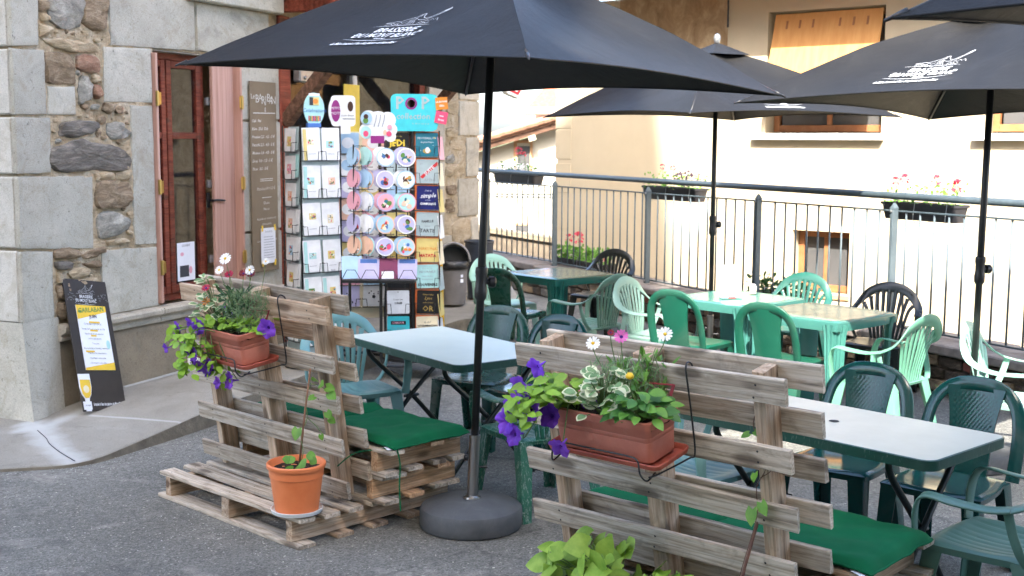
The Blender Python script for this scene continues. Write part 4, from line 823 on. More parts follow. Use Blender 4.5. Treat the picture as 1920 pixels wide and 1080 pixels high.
# ------------------------------------------------------------ low wall and railing along the terrace edge
RM = Matrix.Translation(RA) @ Matrix(((RD.x,-RN.x,0),(RD.y,-RN.y,0),(0,0,1))).to_4x4()     # local x along the rail, y outwards
lw = thing('terrace_wall', 'low dark rubble wall with concrete coping under the railing', 'wall', RM)
g = MB(); g.box(-4,11.0,-0.20,0.25,-3.4,0.30); g.obj('core', m['wall_rubble'], lw)
for k in range(13):
    g = MB(); x0 = -4+k*1.15; g.cbox(x0+0.004,x0+1.146,-0.26,0.30,0.302,0.372+0.01*(k%2),0.012); g.obj('coping_stone', m['cap_concrete'], lw)
random.seed(21); x = -0.5
rows = [(0.02,0.11),(0.12,0.20),(0.21,0.295)]
for (z0,z1) in rows:
    x = -0.6
    while x < 10.6:
        w = random.uniform(0.13,0.36); pts = []
        P = [(x+0.012,z0),(x+w*0.5,z0-0.008),(x+w-0.012,z0+random.uniform(-.01,.02)),(x+w-0.008,z1-random.uniform(0,.02)),(x+w*0.5,z1),(x+0.012,z1-random.uniform(0,.02))]
        vs = []; n_ = len(P); cx = x+w/2; cz = (z0+z1)/2
        for (sc_,y) in ((1.0,-0.195),(1.0,-0.213),(0.82,-0.226-random.uniform(0,.012))):
            for (px_,pz_) in P: vs.append((cx+(px_-cx)*sc_, y-0.006*nz((px_,pz_,sc_),9), cz+(pz_-cz)*sc_))
        fs = [(r_*n_+i,(r_+1)*n_+i,(r_+1)*n_+(i+1)%n_,r_*n_+(i+1)%n_) for r_ in range(2) for i in range(n_)]+[tuple(range(2*n_,3*n_))[::-1]]
        g = MB(); g.add(vs, [f[::-1] for f in fs]); g.obj('stone', m[random.choice(['wall_rubble','wall_rubble','rubble_dark','rubble_brown','brick_red' if random.random()<.15 else 'wall_rubble'])], lw, smooth=50, center=True)
        x += w
rl = thing('railing', 'long dark metal balustrade with thin vertical bars along the terrace edge', 'railing', RM)
S0, S1 = -4.0, 10.9
g = MB(); g.tube([(S0,0,1.452),(S1,0,1.502)],0.030,14); g.obj('handrail', m['rail_paint'], rl, smooth=True)
g = MB(); g.cbox(S0,S1,-0.016,0.016,1.346,1.360,0.003); g.obj('upper_bar', m['rail_paint'], rl)
g = MB(); g.cbox(S0,S1,-0.016,0.016,0.405,0.420,0.003); g.obj('lower_bar', m['rail_paint'], rl)
bar_me = None; bm_ = MB(); bm_.tube([(0,0,0.4205),(0,0,1.3455)],0.0085,8); bar_me = bm_.mesh('baluster', True)
posts = [-2.6,-0.9,0.95,2.79,4.54,6.42,8.5,10.4]
s_ = S0+0.1
while s_ < S1:
    if min(abs(s_-p) for p in posts) > 0.05: link('baluster', bar_me, m['rail_post'], rl, Matrix.Translation((s_,0,0)))
    s_ += 0.15
pm = MB(); pm.cbox(-0.019,0.019,-0.03,0.03,0.30,1.375,0.004); pm.add([(-.022,-.03,1.375),(.022,-.03,1.375),(.022,.03,1.375),(-.022,.03,1.375),(0,-.012,1.42),(0,.012,1.42)],[(0,1,4),(1,2,5,4),(2,3,5),(3,0,4,5)]); pme = pm.mesh('post')
for p in posts:
    po_ = link('post', pme, m['rail_post'], rl, Matrix.Translation((p,-0.045,0)))
    for z in (1.353,0.413):
        g = MB(); g.lathe([(0.012,0),(0.012,0.008),(0.006,0.012)],8,Matrix.Translation((0,-0.03,z)) @ Matrix.Rotation(R(90),4,'X')); g.obj('bolt', m['galvanised'], po_)
# ------------------------------------------------------------ pallets
random.seed(5)
def board(L_, w, t_, mt, name='board', warp=0.004, seed=0, parent=None, M=None, worn=0.006):
    n_ = 8; vs = []; c = 0.003
    sec = [(-w/2,-t_/2+c),(-w/2+c,-t_/2),(w/2-c,-t_/2),(w/2,-t_/2+c),(w/2,t_/2-c),(w/2-c,t_/2),(-w/2+c,t_/2),(-w/2,t_/2-c)]
    for i in range(n_+1):
        x = L_*i/n_-L_/2; b_ = warp*nz((x*1.3,seed,0),1.0)*2; d_ = warp*nz((x*1.7,seed,5),1.0)*1.5
        for (y,z) in sec:
            e = worn*nz((x*6,y*30,seed),1.0)*(0.6); xe = x
            if i in (0,n_): xe = x+0.008*nz((y*40,z*40,seed+i),1.0)
            vs.append((xe, y+e+d_, z+b_+0.0015*nz((x*20,y*40,seed))))
    fs = [(i*8+k,(i+1)*8+k,(i+1)*8+(k+1)%8,i*8+(k+1)%8) for i in range(n_) for k in range(8)]+[tuple(range(8))[::-1] , tuple(range(n_*8,(n_+1)*8))]
    g = MB(); g.add(vs, [f[::-1] for f in fs]); return g.obj(name, m[mt], parent, M=M)
def nails(parent, pts, z, mt='ink_dark'):
    g = MB()
    for (x,y) in pts: flat(g, disc2d(x,y,0.0042,0.0042,8), z=z)
    g.obj('nail_heads', m[mt], parent)
def pallet(name, label, M, L_, D_, tops, bots, group, h=0.142, mt=('wood_grey','wood_brown'), bw=0.09, strx=(0.07,0.5,0.93), seed=0, j=0.012, smt='wood_brown', topx=0.0, botx=0.0):
    """boards run along local x (0..L_), stringers along local y (0..D_), z up 0..h; tops / bots = list of y positions"""
    p = thing(name, label, 'pallet', M, group); rr = random.Random(seed); bt = 0.021; sh_ = h-2*bt
    for k, fx in enumerate(strx):
        board(D_*0.985, sh_-0.002, 0.044 if fx != 0.5 else 0.07, smt if k % 2 else mt[1], 'stringer', 0.002, seed+k*7+50, p, Matrix.Translation((L_*fx, D_/2, h/2)) @ Matrix.Rotation(R(90),4,'Z') @ Matrix.Rotation(R(90),4,'X'))
    for k, (ys, zc) in enumerate([(tops, h-bt/2), (bots, bt/2)]):
        for i, y in enumerate(ys):
            w = bw*rr.uniform(0.94,1.1) if not isinstance(y, tuple) else y[1]; yy = y if not isinstance(y, tuple) else y[0]
            x_ = L_/2+rr.uniform(-j,j)+(topx if k == 0 else botx)
            b_ = board(L_*rr.uniform(0.985,1.01), w, bt, mt[0] if rr.random() < 0.75 else mt[1], 'board', 0.003, seed+i*3.3+k*31, p, Matrix.Translation((x_, yy, zc)) @ Matrix.Rotation(R(rr.uniform(-.5,.5)),4,'Z'))
            if k == 0 or True:
                sgn = 1 if k == 0 else -1
                nails(b_, [(L_*fx-x_+rr.uniform(-.008,.008), dy+rr.uniform(-.006,.006)) for fx in strx for dy in (0.02,-0.022)], sgn*(bt/2+0.0035))
    return p
GB = 'pallets of the left bench'; GB2 = 'pallets of the right bench'
B1 = (-1.889, 6.366, -43.7); B2p = V(0.132,4.819,0); A2 = -41.5
M1 = TR(B1[0],B1[1],0,B1[2])
pallet('pallet', 'weathered pallet flat on the asphalt carrying the orange flower pot', M1, 1.25, 1.02, [0.055,0.20,0.335,0.475,0.61,0.75,0.89,0.97], [(0.05,0.1),(0.28,0.1),(0.5,0.1),(0.72,0.1),(0.95,0.1)], GB, seed=3)
pallet('pallet', 'middle pallet of the left bench under the seat pallet', M1 @ Matrix.Translation((0.10,0.42,0.1435)), 1.24, 0.56, [0.05,0.115,0.24,0.40,0.50], [0.05,0.24,0.42,0.51], GB, seed=11, mt=('wood_grey','wood_fresh'), smt='wood_fresh', j=0.03)
pallet('pallet', 'top seat pallet of the left bench below the green cushion', M1 @ Matrix.Translation((0.13,0.41,0.287)), 1.26, 0.56, [0.05,0.18,0.32,0.48], [0.05,0.22,0.38,0.51], GB, h=0.138, seed=17, mt=('wood_grey','wood_fresh'), smt='wood_fresh', j=0.03)
LEAN1, LEAN2 = -8.0, -11.0
def back_frame(p, ang, lean):
    a = R(ang); u = V(math.cos(a),math.sin(a),0); v = V(-u.y,u.x,0); l = R(lean); w = V(0,0,1)*math.cos(l)+v*math.sin(l); o_ = u.cross(w)
    return Matrix(((u.x,w.x,o_.x,p.x),(u.y,w.y,o_.y,p.y),(u.z,w.z,o_.z,p.z),(0,0,0,1)))
a1 = R(-43.7); u1 = V(math.cos(a1),math.sin(a1),0); v1 = V(-u1.y,u1.x,0)
F1 = back_frame(V(B1[0],B1[1],0.145)+v1*0.30, -43.7, LEAN1)          # x along boards, y up the back, z towards the camera
F2 = back_frame(V(B2p.x,B2p.y,0.145), A2, LEAN2)
def upright(label, F, L_, group, seed, front, back, shift):
    p = pallet('pallet', label, F @ Matrix.Translation((0,0,-0.142)), L_, 1.02, front, back, group, h=0.142, bw=0.088, seed=seed, strx=(0.115,0.5,0.90), mt=('wood_grey','wood_brown'), smt='wood_brown', j=0.008, topx=0.0, botx=shift)
    return p
fr = [(0.955,0.092),(0.715,0.085),(0.51,0.088),(0.295,0.088),(0.078,0.085)]
bk = [(0.975,0.095),(0.81,0.09),(0.64,0.085),(0.475,0.088),(0.305,0.09),(0.14,0.09)]
p1 = upright('upright pallet forming the left bench back with a flower box', F1, 1.25, GB, 23, fr, bk, 0.02)
p2 = upright('upright pallet forming the right bench back with a flower box', F2, 1.18, GB2, 41, fr, bk, 0.06)
g = MB(); flat(g, text2d('FC', 0.03, 0, 0.001), Matrix.Translation((0.90*1.18+0.008,0.50,-0.0175)) @ Matrix.Rotation(R(-90),4,'Z')); flat(g, text2d('CTB', 0.03, 0, 0.001), Matrix.Translation((0.90*1.18-0.008,0.50,-0.0175)) @ Matrix.Rotation(R(-90),4,'Z')); g.obj('stamp', m['ink_dark'], p2)
M2 = TR(B2p.x,B2p.y,0,A2)
pallet('pallet', 'weathered pallet flat on the ground under the right bench', M2 @ Matrix.Translation((0,-0.32,0)), 1.22, 1.02, [0.055,0.20,0.335,0.475,0.61,0.75,0.89,0.97], [(0.05,0.1),(0.28,0.1),(0.5,0.1),(0.72,0.1),(0.95,0.1)], GB2, seed=61)
pallet('pallet', 'middle pallet of the right bench under the seat pallet', M2 @ Matrix.Translation((0.05,0.13,0.1435)), 1.24, 0.58, [0.05,0.16,0.28,0.40,0.52], [0.05,0.24,0.42,0.53], GB2, seed=67, mt=('wood_grey','wood_brown'), j=0.03)
pallet('pallet', 'top seat pallet of the right bench below the green cushion', M2 @ Matrix.Translation((0.07,0.12,0.287)), 1.26, 0.58, [0.05,0.19,0.34,0.52], [0.05,0.22,0.38,0.53], GB2, h=0.138, seed=71, mt=('wood_grey','wood_brown'), j=0.03)
# cushions
def cushion(name, label, M, sx, sy, seed, group, tufts=((0.5,0.5),), fold=None):
    c = thing(name, label, 'cushion', M, group); nx, ny = 36, 24
    def prof(u,w,top):
        e = min(u,1-u)*sx; f_ = min(w,1-w)*sy; d = min(e,f_); k = min(1, d/0.05); h = 0.026*math.sqrt(max(0,1-(1-k)**2))
        for (tu,tw) in tufts: h -= 0.014*math.exp(-(((u-tu)*sx)**2+((w-tw)*sy)**2)/0.004)
        x = u*sx+0.008*nz((w*6,seed,1),1.0)*(1 if u < .03 or u > .97 else 0); y = w*sy+0.010*nz((u*7,seed,3),1.0)*(1 if w < .03 or w > .97 else 0)
        z = 0.022+h*(1 if top else -0.75)+0.010*nz((u*3,w*3,seed),1.0)+0.006*nz((u*8,w*6,seed),1.0)+0.003*nz((u*20,w*16,seed),1.0)
        if fold: z += 0.018*math.exp(-((u-fold-0.05*math.sin(w*4))/0.035)**2)-0.008*math.exp(-((u-fold-0.06)/0.03)**2)
        if u > 0.94: z -= (u-0.94)*0.22
        return (x,y,z)
    g = MB(); g.grid(lambda u,w: prof(u,w,True), nx, ny); k = len(g.v)
    g.grid(lambda u,w: prof(1-u,w,False), nx, ny); g.obj('cover', m['cushion_green'], c, smooth=True)
    ring = [(i/30,0.0) for i in range(30)]+[(1.0,i/20) for i in range(20)]+[(1-i/30,1.0) for i in range(30)]+[(0.0,1-i/20) for i in range(21)]
    g = MB(); g.tube([prof(a_,b_,True) for a_,b_ in ring],0.0045,6,False); g.obj('piping', m['cushion_green'], c, smooth=True)
    for (x_,y_,tx,ty) in ((sx*0.99,0.02,0.06,-0.30),):
        g = MB(); g.ribbon(spl([(x_,y_,0.01),(x_+tx*0.4,y_+0.0,-0.06),(x_+tx*0.7,y_-0.02,-0.16),(x_+tx,y_-0.03,-0.28)],5),(0.3,-1,0),0.008,0.0015); g.obj('tie', m['cushion_green'], c)
    g = MB(); g.ribbon([(sx*0.90,-0.001,0.012),(sx*0.90+0.05,-0.02,0.008)],(0,0,1),0.018,0.001); g.obj('care_label', m['paper_white'], c)
    return c
cushion('seat_cushion', 'flat green seat cushion near the umbrella pole on the left bench', M1 @ Matrix.Translation((0.80,0.44,0.425)), 0.62, 0.50, 1, 'green seat cushions')
cushion('seat_cushion', 'wrinkled green seat cushion at the back end of the left bench', M1 @ Matrix.Translation((0.16,0.44,0.426)), 0.63, 0.50, 2, 'green seat cushions', fold=0.9)
cushion('seat_cushion', 'green seat cushion at the near right end of the right bench', M2 @ Matrix.Translation((0.69,0.13,0.425)), 0.66, 0.52, 3, 'green seat cushions', tufts=((0.35,0.35),(0.35,0.7),(0.7,0.5)))
cushion('seat_cushion', 'green seat cushion behind the slats of the right bench', M2 @ Matrix.Translation((0.07,0.13,0.426)), 0.61, 0.52, 4, 'green seat cushions')
g = MB(); tie = thing('cushion_tie', 'thin green ribbon tied from the bench back to the cushion', 'ribbon', M1)
g.ribbon(spl([(1.16,0.30,0.33),(1.22,0.36,0.395),(1.30,0.43,0.415),(1.40,0.45,0.435)],6),(0,-0.5,1),0.010,0.002); g.obj('band', m['cushion_green'], tie)
# ------------------------------------------------------------ chairs (origin on the floor under the seat, facing +y)
def leg_l(p_top, p_bot, w0, w1, sx, sy, t_=0.006, curve=0.0):
    """open L-section moulded leg"""
    g = MB(); n_ = 8; vs = []
    for i in range(n_+1):
        f_ = i/n_; p = V(*p_top).lerp(V(*p_bot), f_); w = w0+(w1-w0)*f_**0.8
        p = p+V(sx,sy,0)*curve*math.sin(f_*math.pi/2)
        for (a_,b_) in ((0.12,0),(1,0.06),(1,0.06+t_/w),(0.16+t_/w,0.16+t_/w),(0.06+t_/w,1),(0.06,1),(0,0.12),(0.03,0.03)): vs.append((p.x-sx*a_*w, p.y-sy*b_*w, p.z))
    fs = [(i*8+k,(i+1)*8+k,(i+1)*8+(k+1)%8,i*8+(k+1)%8) for i in range(n_) for k in range(8)]+[tuple(range(8)), tuple(range(n_*8,(n_+1)*8))]
    g.add(vs, fs if sx*sy > 0 else [f[::-1] for f in fs]); return g
def seat_mesh(w, d, grooves=0, dish=0.022, z=0.44):
    g = MB(); nx, ny = (48 if grooves else 20), 18
    def outl(u, v_, inset=0.0):
        x = (u-0.5)*2; y = (v_-0.5)*2; fx = x*math.sqrt(1-0.28*y*y*0.35); fy = y*math.sqrt(1-0.28*x*x*0.55)
        ww = w*(0.5+0.03*(y)); return fx*(ww-inset), fy*(d/2-inset)
    def top(u,v_):
        x,y = outl(u,v_); r2 = min(1,((x/(w/2))**2+(y/(d/2))**2)); e = max(abs((u-.5)*2),abs((v_-.5)*2))
        zz = z-dish*(1-r2)-0.010*(v_<0.2)*(0.2-v_)*5-(0.012*((e-0.9)/0.1)**2 if e > 0.9 else 0)
        if grooves and 0.12 < v_ < 0.9 and abs(u-.5) < 0.42: zz -= 0.005*max(0,math.cos(2*math.pi*(u-.5)*grooves))**3*min(1,(v_-.12)*12,(0.9-v_)*12)
        return (x,y,zz)
    g.grid(top, nx, ny)
    def low(u,v_): x,y = outl(u,v_,0.006); return (x,y,z-0.040)
    ring = [(i/nx,0) for i in range(nx)]+[(1,j/ny) for j in range(ny)]+[(1-i/nx,1) for i in range(nx)]+[(0,1-j/ny) for j in range(ny)]
    vs = [top(*p) for p in ring]+[low(*p) for p in ring]; k = len(ring)
    g.add(vs, [(i,k+i,k+(i+1)%k,(i+1)%k) for i in range(k)])
    ring2 = [tuple(V(*low(*p))*1.0) for p in ring]; g.add(ring2+[(x*0.9,y*0.9,zz+0.012) for x,y,zz in ring2], [(i,k+i,k+(i+1)%k,(i+1)%k) for i in range(k)])
    return g
def fan_chair(label, arms=True, grooves=9, nsl=9):
    c = thing('armchair' if arms else 'chair', label, 'chair'); W_ = 0.48; D_ = 0.45; dm = m['plastic_sage']
    seat_mesh(W_, D_, grooves).obj('seat', dm, c, smooth=50, olink=True)
    for sx in (-1,1):
        leg_l((sx*0.238,0.215,0.42),(sx*0.262,0.255,0.0),0.085,0.055,sx,1,curve=0.005).obj('leg', dm, c, smooth=40, olink=True)
        leg_l((sx*0.228,-0.215,0.42),(sx*0.255,-0.30,0.0),0.085,0.055,sx,-1,curve=0.005).obj('leg', dm, c, smooth=40, olink=True)
    # arch: back rim that runs into the arms
    half = [(0.0,-0.315,0.855),(0.085,-0.312,0.845),(0.165,-0.298,0.808),(0.225,-0.270,0.745),(0.262,-0.225,0.685),(0.276,-0.150,0.645)]
    pts = [(-x,y,z) for x,y,z in half[::-1]]+half[1:]
    P = spl(pts, 5); nn = []; ww = []
    for p in P:
        t_ = min(1,abs(p.x)/0.276); k = max(0,(t_-0.6)/0.4)
        nn.append(V(p.x*1.2*k,1*(1-k*0.75)+0.0,0.35+1.0*k*k)); ww.append(0.088-0.026*t_)
    g = MB(); g.ribbon(P, nn, ww, 0.010); g.obj('back_rim', dm, c, smooth=50, olink=True)
    if arms:
        for sx in (-1,1):
            A = spl([(sx*0.276,-0.150,0.645),(sx*0.282,-0.05,0.628),(sx*0.284,0.08,0.632),(sx*0.282,0.17,0.640),(sx*0.278,0.215,0.622),(sx*0.268,0.238,0.56),(sx*0.256,0.240,0.47),(sx*0.246,0.236,0.415)], 4)
            N_ = []
            for i,p in enumerate(A):
                k = i/(len(A)-1); N_.append(V(sx*0.15,0,1) if k < 0.45 else V(sx*0.15,min(1,(k-0.45)*4),max(0.03,1-(k-0.45)*4)))
            g = MB(); g.ribbon(A, N_, [0.058+0.004*math.sin(i) for i in range(len(A))], 0.011); g.obj('armrest', dm, c, smooth=50, olink=True)
            A = spl([(sx*0.225,-0.205,0.415),(sx*0.262,-0.185,0.47),(sx*0.278,-0.155,0.56),(sx*0.278,-0.135,0.640)],4)
            g = MB(); g.ribbon(A, V(sx,0.1,0), 0.04, 0.008); g.obj('arm_brace', dm, c, smooth=50, olink=True)
    else:
        for sx in (-1,1):
            A = spl([(sx*0.276,-0.150,0.645),(sx*0.272,-0.145,0.56),(sx*0.25,-0.17,0.47),(sx*0.232,-0.19,0.41)],4)
            g = MB(); g.ribbon(A, V(sx*0.8,0.7,0), 0.055, 0.010); g.obj('back_post', dm, c, smooth=50, olink=True)
    # fan of slats
    for k in range(nsl):
        f_ = (k-(nsl-1)/2)/((nsl-1)/2); xb = f_*0.112; xt = f_*0.205; zt = 0.832-0.115*abs(f_)**2.2; yt = -0.300+0.035*abs(f_)**2
        A = spl([(xb,-0.212,0.405),(xb+(xt-xb)*0.2,-0.225+0.01*abs(f_),0.50),(xb+(xt-xb)*0.62,-0.262+0.02*abs(f_),0.66),(xt,yt,zt)],4)
        wl_ = [0.0275+(0.043-0.0275)*i/(len(A)-1) for i in range(len(A))]
        for i in range(len(A)):
            fr_ = i/(len(A)-1)
            if 0.12 < fr_ < 0.93: wl_[i] *= 0.74
        g = MB(); g.ribbon(A, V(-f_*0.25,1,0.25), wl_, 0.007); g.obj('slat', dm, c, smooth=50, olink=True)
    return c
def splat_chair(label, wicker=True):
    c = thing('chair', label, 'chair'); dm = m['plastic_deep']
    seat_mesh(0.45, 0.44, 0, 0.016).obj('seat', dm, c, smooth=50, olink=True)
    for sx in (-1,1):
        leg_l((sx*0.222,0.210,0.42),(sx*0.232,0.232,0.0),0.082,0.058,sx,1,curve=0.004).obj('leg', dm, c, smooth=40, olink=True)
        leg_l((sx*0.214,-0.205,0.42),(sx*0.225,-0.285,0.0),0.082,0.058,sx,-1,curve=0.004).obj('leg', dm, c, smooth=40, olink=True)
    half = [(0.0,-0.330,0.83),(0.075,-0.328,0.824),(0.140,-0.320,0.797),(0.190,-0.302,0.735),(0.212,-0.275,0.64),(0.216,-0.245,0.53),(0.212,-0.215,0.42)]
    P = spl([(-x,y,z) for x,y,z in half[::-1]]+half[1:], 5)
    nn = [V(p.x*1.2,1.0,0.25) for p in P]; ww = [0.060 if abs(p.x) > 0.1 else 0.066 for p in P]
    g = MB(); g.ribbon(P, nn, ww, 0.017); g.obj('back_frame', dm, c, smooth=50, olink=True)
    g = MB(); nu, nv = (36, 60) if wicker else (12, 20)
    def sp(u, w, side):
        z = 0.40+0.415*w; hw = 0.088+0.055*w**2+0.008*math.cos(w*math.pi); x = (u-0.5)*2*hw
        y = -0.212-0.118*w**0.9+0.02*(abs(u-0.5)*2)**2*w+0.007*side
        if wicker and 0.08 < w < 0.95 and 0.1 < u < 0.9 and side > 0: y += 0.0028*math.sin(u*nu*math.pi/1.5)*math.sin(w*nv*math.pi/2.0)
        return (x,y,z)
    g.grid(lambda u,w: sp(1-u,w,1), nu, nv); g.grid(lambda u,w: sp(u,w,-1), nu, nv)
    for side_u in (0,1): g.grid(lambda u,w: sp(side_u,w,(1-2*u)*(1 if side_u == 0 else -1)), 1, nv)
    g.obj('splat', dm, c, smooth=60, olink=True)
    return c
def aim(x, y, face, z=0, s=1.0, seed=0):           # face: direction in degrees (world) that the sitter looks to
    return TR(x, y, z, face-90, 0, 0, s)
GC = 'plastic terrace chairs'
fan = fan_chair('x'); fan['group'] = GC
fan_s = fan_chair('x', arms=False, grooves=0); fan_s['group'] = GC
spt = splat_chair('x'); spt['group'] = GC
spp = splat_chair('x', wicker=False); spp['group'] = GC
used = {}
def chair(proto, x, y, face, mt, label, z=0.0):
    M = aim(x, y, face, z, {id(fan):0.94, id(fan_s):0.93, id(spp):0.97}.get(id(proto), 0.98))
    if id(proto) not in used:
        used[id(proto)] = 1; proto.matrix_basis = M; proto['label'] = label
        for ch in proto.children: ch.material_slots[0].material = m[mt]
        return proto
    return clone(proto, M, m[mt], label, GC)
CH_LIST = [
 (fan, -0.95, 7.31, -62, 'plastic_bluegreen', 'pale blue-green armchair by the card racks left of the white table'),
 (spp, -0.22, 7.63, 243, 'plastic_dark', 'dark green chair behind the left white table facing the bench'),
 (spp, 0.12, 7.24, 234, 'plastic_deep', 'dark green chair whose rounded back peeps above the right bench back'),
 (fan, 0.13, 6.28, 120, 'plastic_worn', 'worn green armchair with scuffed leg beside the umbrella base'),
 (spp, 0.02, 10.55, 62, 'plastic_dark', 'dark green chair with plain splat turned away at the rear table'),
 (fan_s, -0.06, 11.35, -60, 'plastic_pale', 'pale mint chair half hidden behind the black umbrella pole'),
 (fan_s, 0.87, 12.0, 235, 'plastic_black', 'nearly black slatted chair behind the rear dark table'),
 (fan, 0.64, 10.04, 136, 'plastic_greygreen', 'grey-green slatted armchair facing the rear dark table'),
 (fan, 1.14, 9.45, -36, 'plastic_sage', 'pale sage armchair at the left end of the sunny tables'),
 (spt, 1.36, 9.0, 50, 'plastic_green', 'bright green chair with woven splat nearest the menu card'),
 (spt, 1.88, 8.30, 50, 'plastic_green', 'bright green chair with woven splat at the nearer sunny table'),
 (fan_s, 2.26, 9.85, 232, 'plastic_teal', 'teal green slatted chair behind the sunny tables'),
 (fan_s, 2.77, 9.15, 236, 'plastic_black', 'black slatted chair right of the sunny tables'),
 (fan, 2.40, 7.78, 131, 'plastic_mint', 'bright mint slatted armchair facing the sunny tables'),
 (fan, 2.98, 7.08, -36, 'plastic_pale', 'very pale mint armchair by the wall at the right edge'),
 (spt, 1.54, 5.60, 229, 'plastic_deep', 'glossy dark green woven-back chair behind the right white table, the left one'),
 (spt, 1.92, 5.24, 229, 'plastic_deep', 'glossy dark green woven-back chair at the right edge behind the white table'),
 (fan, 1.86, 4.50, 136, 'plastic_greygreen', 'grey-green armchair in the near right corner'),
 (fan, 0.86, 5.52, -48, 'plastic_bluegreen', 'blue-green armchair glimpsed through the right bench slats'),
]
for (pr,x,y,f_,mt,lb) in CH_LIST: chair(pr,x,y,f_,mt,lb)
# ------------------------------------------------------------ tables
def laminate_table(label, cx, cy, ang, L_, W_, hole, lam='laminate'):
    t_ = thing('folding_table', label, 'table', TR(cx,cy,0,ang), 'white folding tables')
    g = MB(); g.prism(rrect(-L_/2+.006,L_/2-.006,-W_/2+.006,W_/2-.006,0.05,6),0.700,0.722); top = g.obj('table_top', m[lam], t_, smooth=40)
    out = rrect(-L_/2,L_/2,-W_/2,W_/2,0.055,6); inn = rrect(-L_/2+.0065,L_/2-.0065,-W_/2+.0065,W_/2-.0065,0.05,6); n_ = len(out); g = MB()
    vs = [(x,y,.680) for x,y in out]+[(x,y,.7195) for x,y in out]+[(x,y,.7225) for x,y in inn]+[(x,y,.680) for x,y in inn]
    fs = [(i,(i+1)%n_,n_+(i+1)%n_,n_+i) for i in range(n_)]+[(n_+i,n_+(i+1)%n_,2*n_+(i+1)%n_,2*n_+i) for i in range(n_)]+[(3*n_+i,3*n_+(i+1)%n_,(i+1)%n_,i) for i in range(n_)]
    g.add(vs, fs); g.obj('edge_band', m['table_edge'], t_, smooth=40)
    if hole:
        g = MB(); flat(g, disc2d(0,0,0.022,0.022,16), z=0.7245); g.obj('hole_cap', m['ink_dark'], top)
    for sx in (-1,1):
        x = sx*(L_/2-0.20)
        for sy in (-1,1):
            g = MB(); g.tube(spl([(x+sx*0.0+sy*0.012,sy*(W_/2-0.06),0.675),(x+sy*0.012,sy*(W_/2-0.09),0.60),(x+sy*0.012,0,0.36),(x+sy*0.012,-sy*(W_/2-0.03),0.0)],5),0.0145,10); g.obj('leg', m['table_leg'], t_, smooth=True)
        g = MB(); g.tube([(x,-0.05,0.345),(x,0.05,0.345)],0.010,8); g.obj('pivot', m['table_leg'], t_)
        g = MB(); g.tube([(x+0.012,-(W_/2-0.035),0.012),(x+0.012,-(W_/2-0.035),0.02)],0.018,8); g.obj('foot', m['ink_dark'], t_)
    g = MB(); g.cbox(-L_/2+0.1,L_/2-0.1,-0.22,-0.19,0.660,0.698,0.003); g.cbox(-L_/2+0.1,L_/2-0.1,0.19,0.22,0.660,0.698,0.003); g.obj('under_frame', m['table_leg'], t_)
    return t_
# left table: corner L (-1.0,7.37), F (-0.28,6.33); right table: R (2.03,4.84), F (1.56,4.48)
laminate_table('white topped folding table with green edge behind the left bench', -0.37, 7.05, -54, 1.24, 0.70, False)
laminate_table('white topped folding table with centre hole behind the right bench', 1.375, 5.10, -47.5, 1.24, 0.62, True, 'laminate_grey')
def plastic_table(label, cx, cy, ang, mt, S_=0.76):
    t_ = thing('garden_table', label, 'table', TR(cx,cy,0,ang), 'square plastic garden tables'); h = S_/2
    g = MB(); nx = 24
    def top(u,w):
        x = (u-.5)*2; y = (w-.5)*2; e = max(abs(x),abs(y)); fx = x*math.sqrt(1-0.10*y*y)*h*1.02; fy = y*math.sqrt(1-0.10*x*x)*h*1.02
        return (fx,fy,0.722+(0.004 if e > 0.86 else 0)-(0.010 if e > 0.97 else 0)+0.0015*nz((x*4,y*4,1),1.0))
    g.grid(top, nx, nx); ring = [(i/nx,0) for i in range(nx)]+[(1,i/nx) for i in range(nx)]+[(1-i/nx,1) for i in range(nx)]+[(0,1-i/nx) for i in range(nx)]
    k = len(ring); vs = [top(*p) for p in ring]+[tuple(V(*top(*p))-V(0,0,0.022)) for p in ring]+[(V(*top(*p)).x*0.985,V(*top(*p)).y*0.985,0.655) for p in ring]
    g.add(vs, [(i+j*k,(j+1)*k+i,(j+1)*k+(i+1)%k,j*k+(i+1)%k) for j in range(2) for i in range(k)])
    g.obj('table_top', m[mt], t_, smooth=50)
    for sx in (-1,1):
        for sy in (-1,1):
            g = MB(); n_ = 10; vs = []; prof = []
            for q in range(13):                      # fluted quarter-round leg
                a = R(90*q/12); r_ = 0.105+0.006*math.cos(q*math.pi)*(1 if 0 < q < 12 else 0); prof.append((r_*math.cos(a),r_*math.sin(a)))
            prof += [(0.0,0.088),(0.088,0.0)]; kp = len(prof)
            for i in range(n_+1):
                f_ = i/n_; sc_ = 1.0-0.30*f_+0.35*max(0,0.12-f_)/0.12*0.6; z = 0.70*(1-f_)
                ox, oy = h*0.97-0.105, h*0.97-0.105
                for (x,y) in prof: vs.append((sx*(ox+x*sc_+0.02*f_), sy*(oy+y*sc_+0.02*f_), z))
            fs = [(i*kp+q,(i+1)*kp+q,(i+1)*kp+(q+1)%kp,i*kp+(q+1)%kp) for i in range(n_) for q in range(kp)]
            g.add(vs, fs if sx*sy < 0 else [f[::-1] for f in fs]); g.obj('leg', m[mt], t_, smooth=50)
    return t_
plastic('table_dark', S(20,74,68), S(28,84,78), 0.16, dusty=0.0); plastic('table_teal', S(64,120,110), S(74,130,120), 0.2, dusty=0.0)
plastic_table('dark green square plastic table at the rear near the bin', 0.42, 10.98, 40, 'table_dark')
plastic_table('teal plastic table carrying the white menu card', 1.72, 9.28, 42, 'table_teal')
plastic_table('teal plastic table in the sun next to the mint armchair', 2.18, 8.50, 42, 'table_teal')
mc = thing('menu_card', 'white menu card standing on the far sunny table', 'menu card', TR(1.66,9.20,0.727,10))
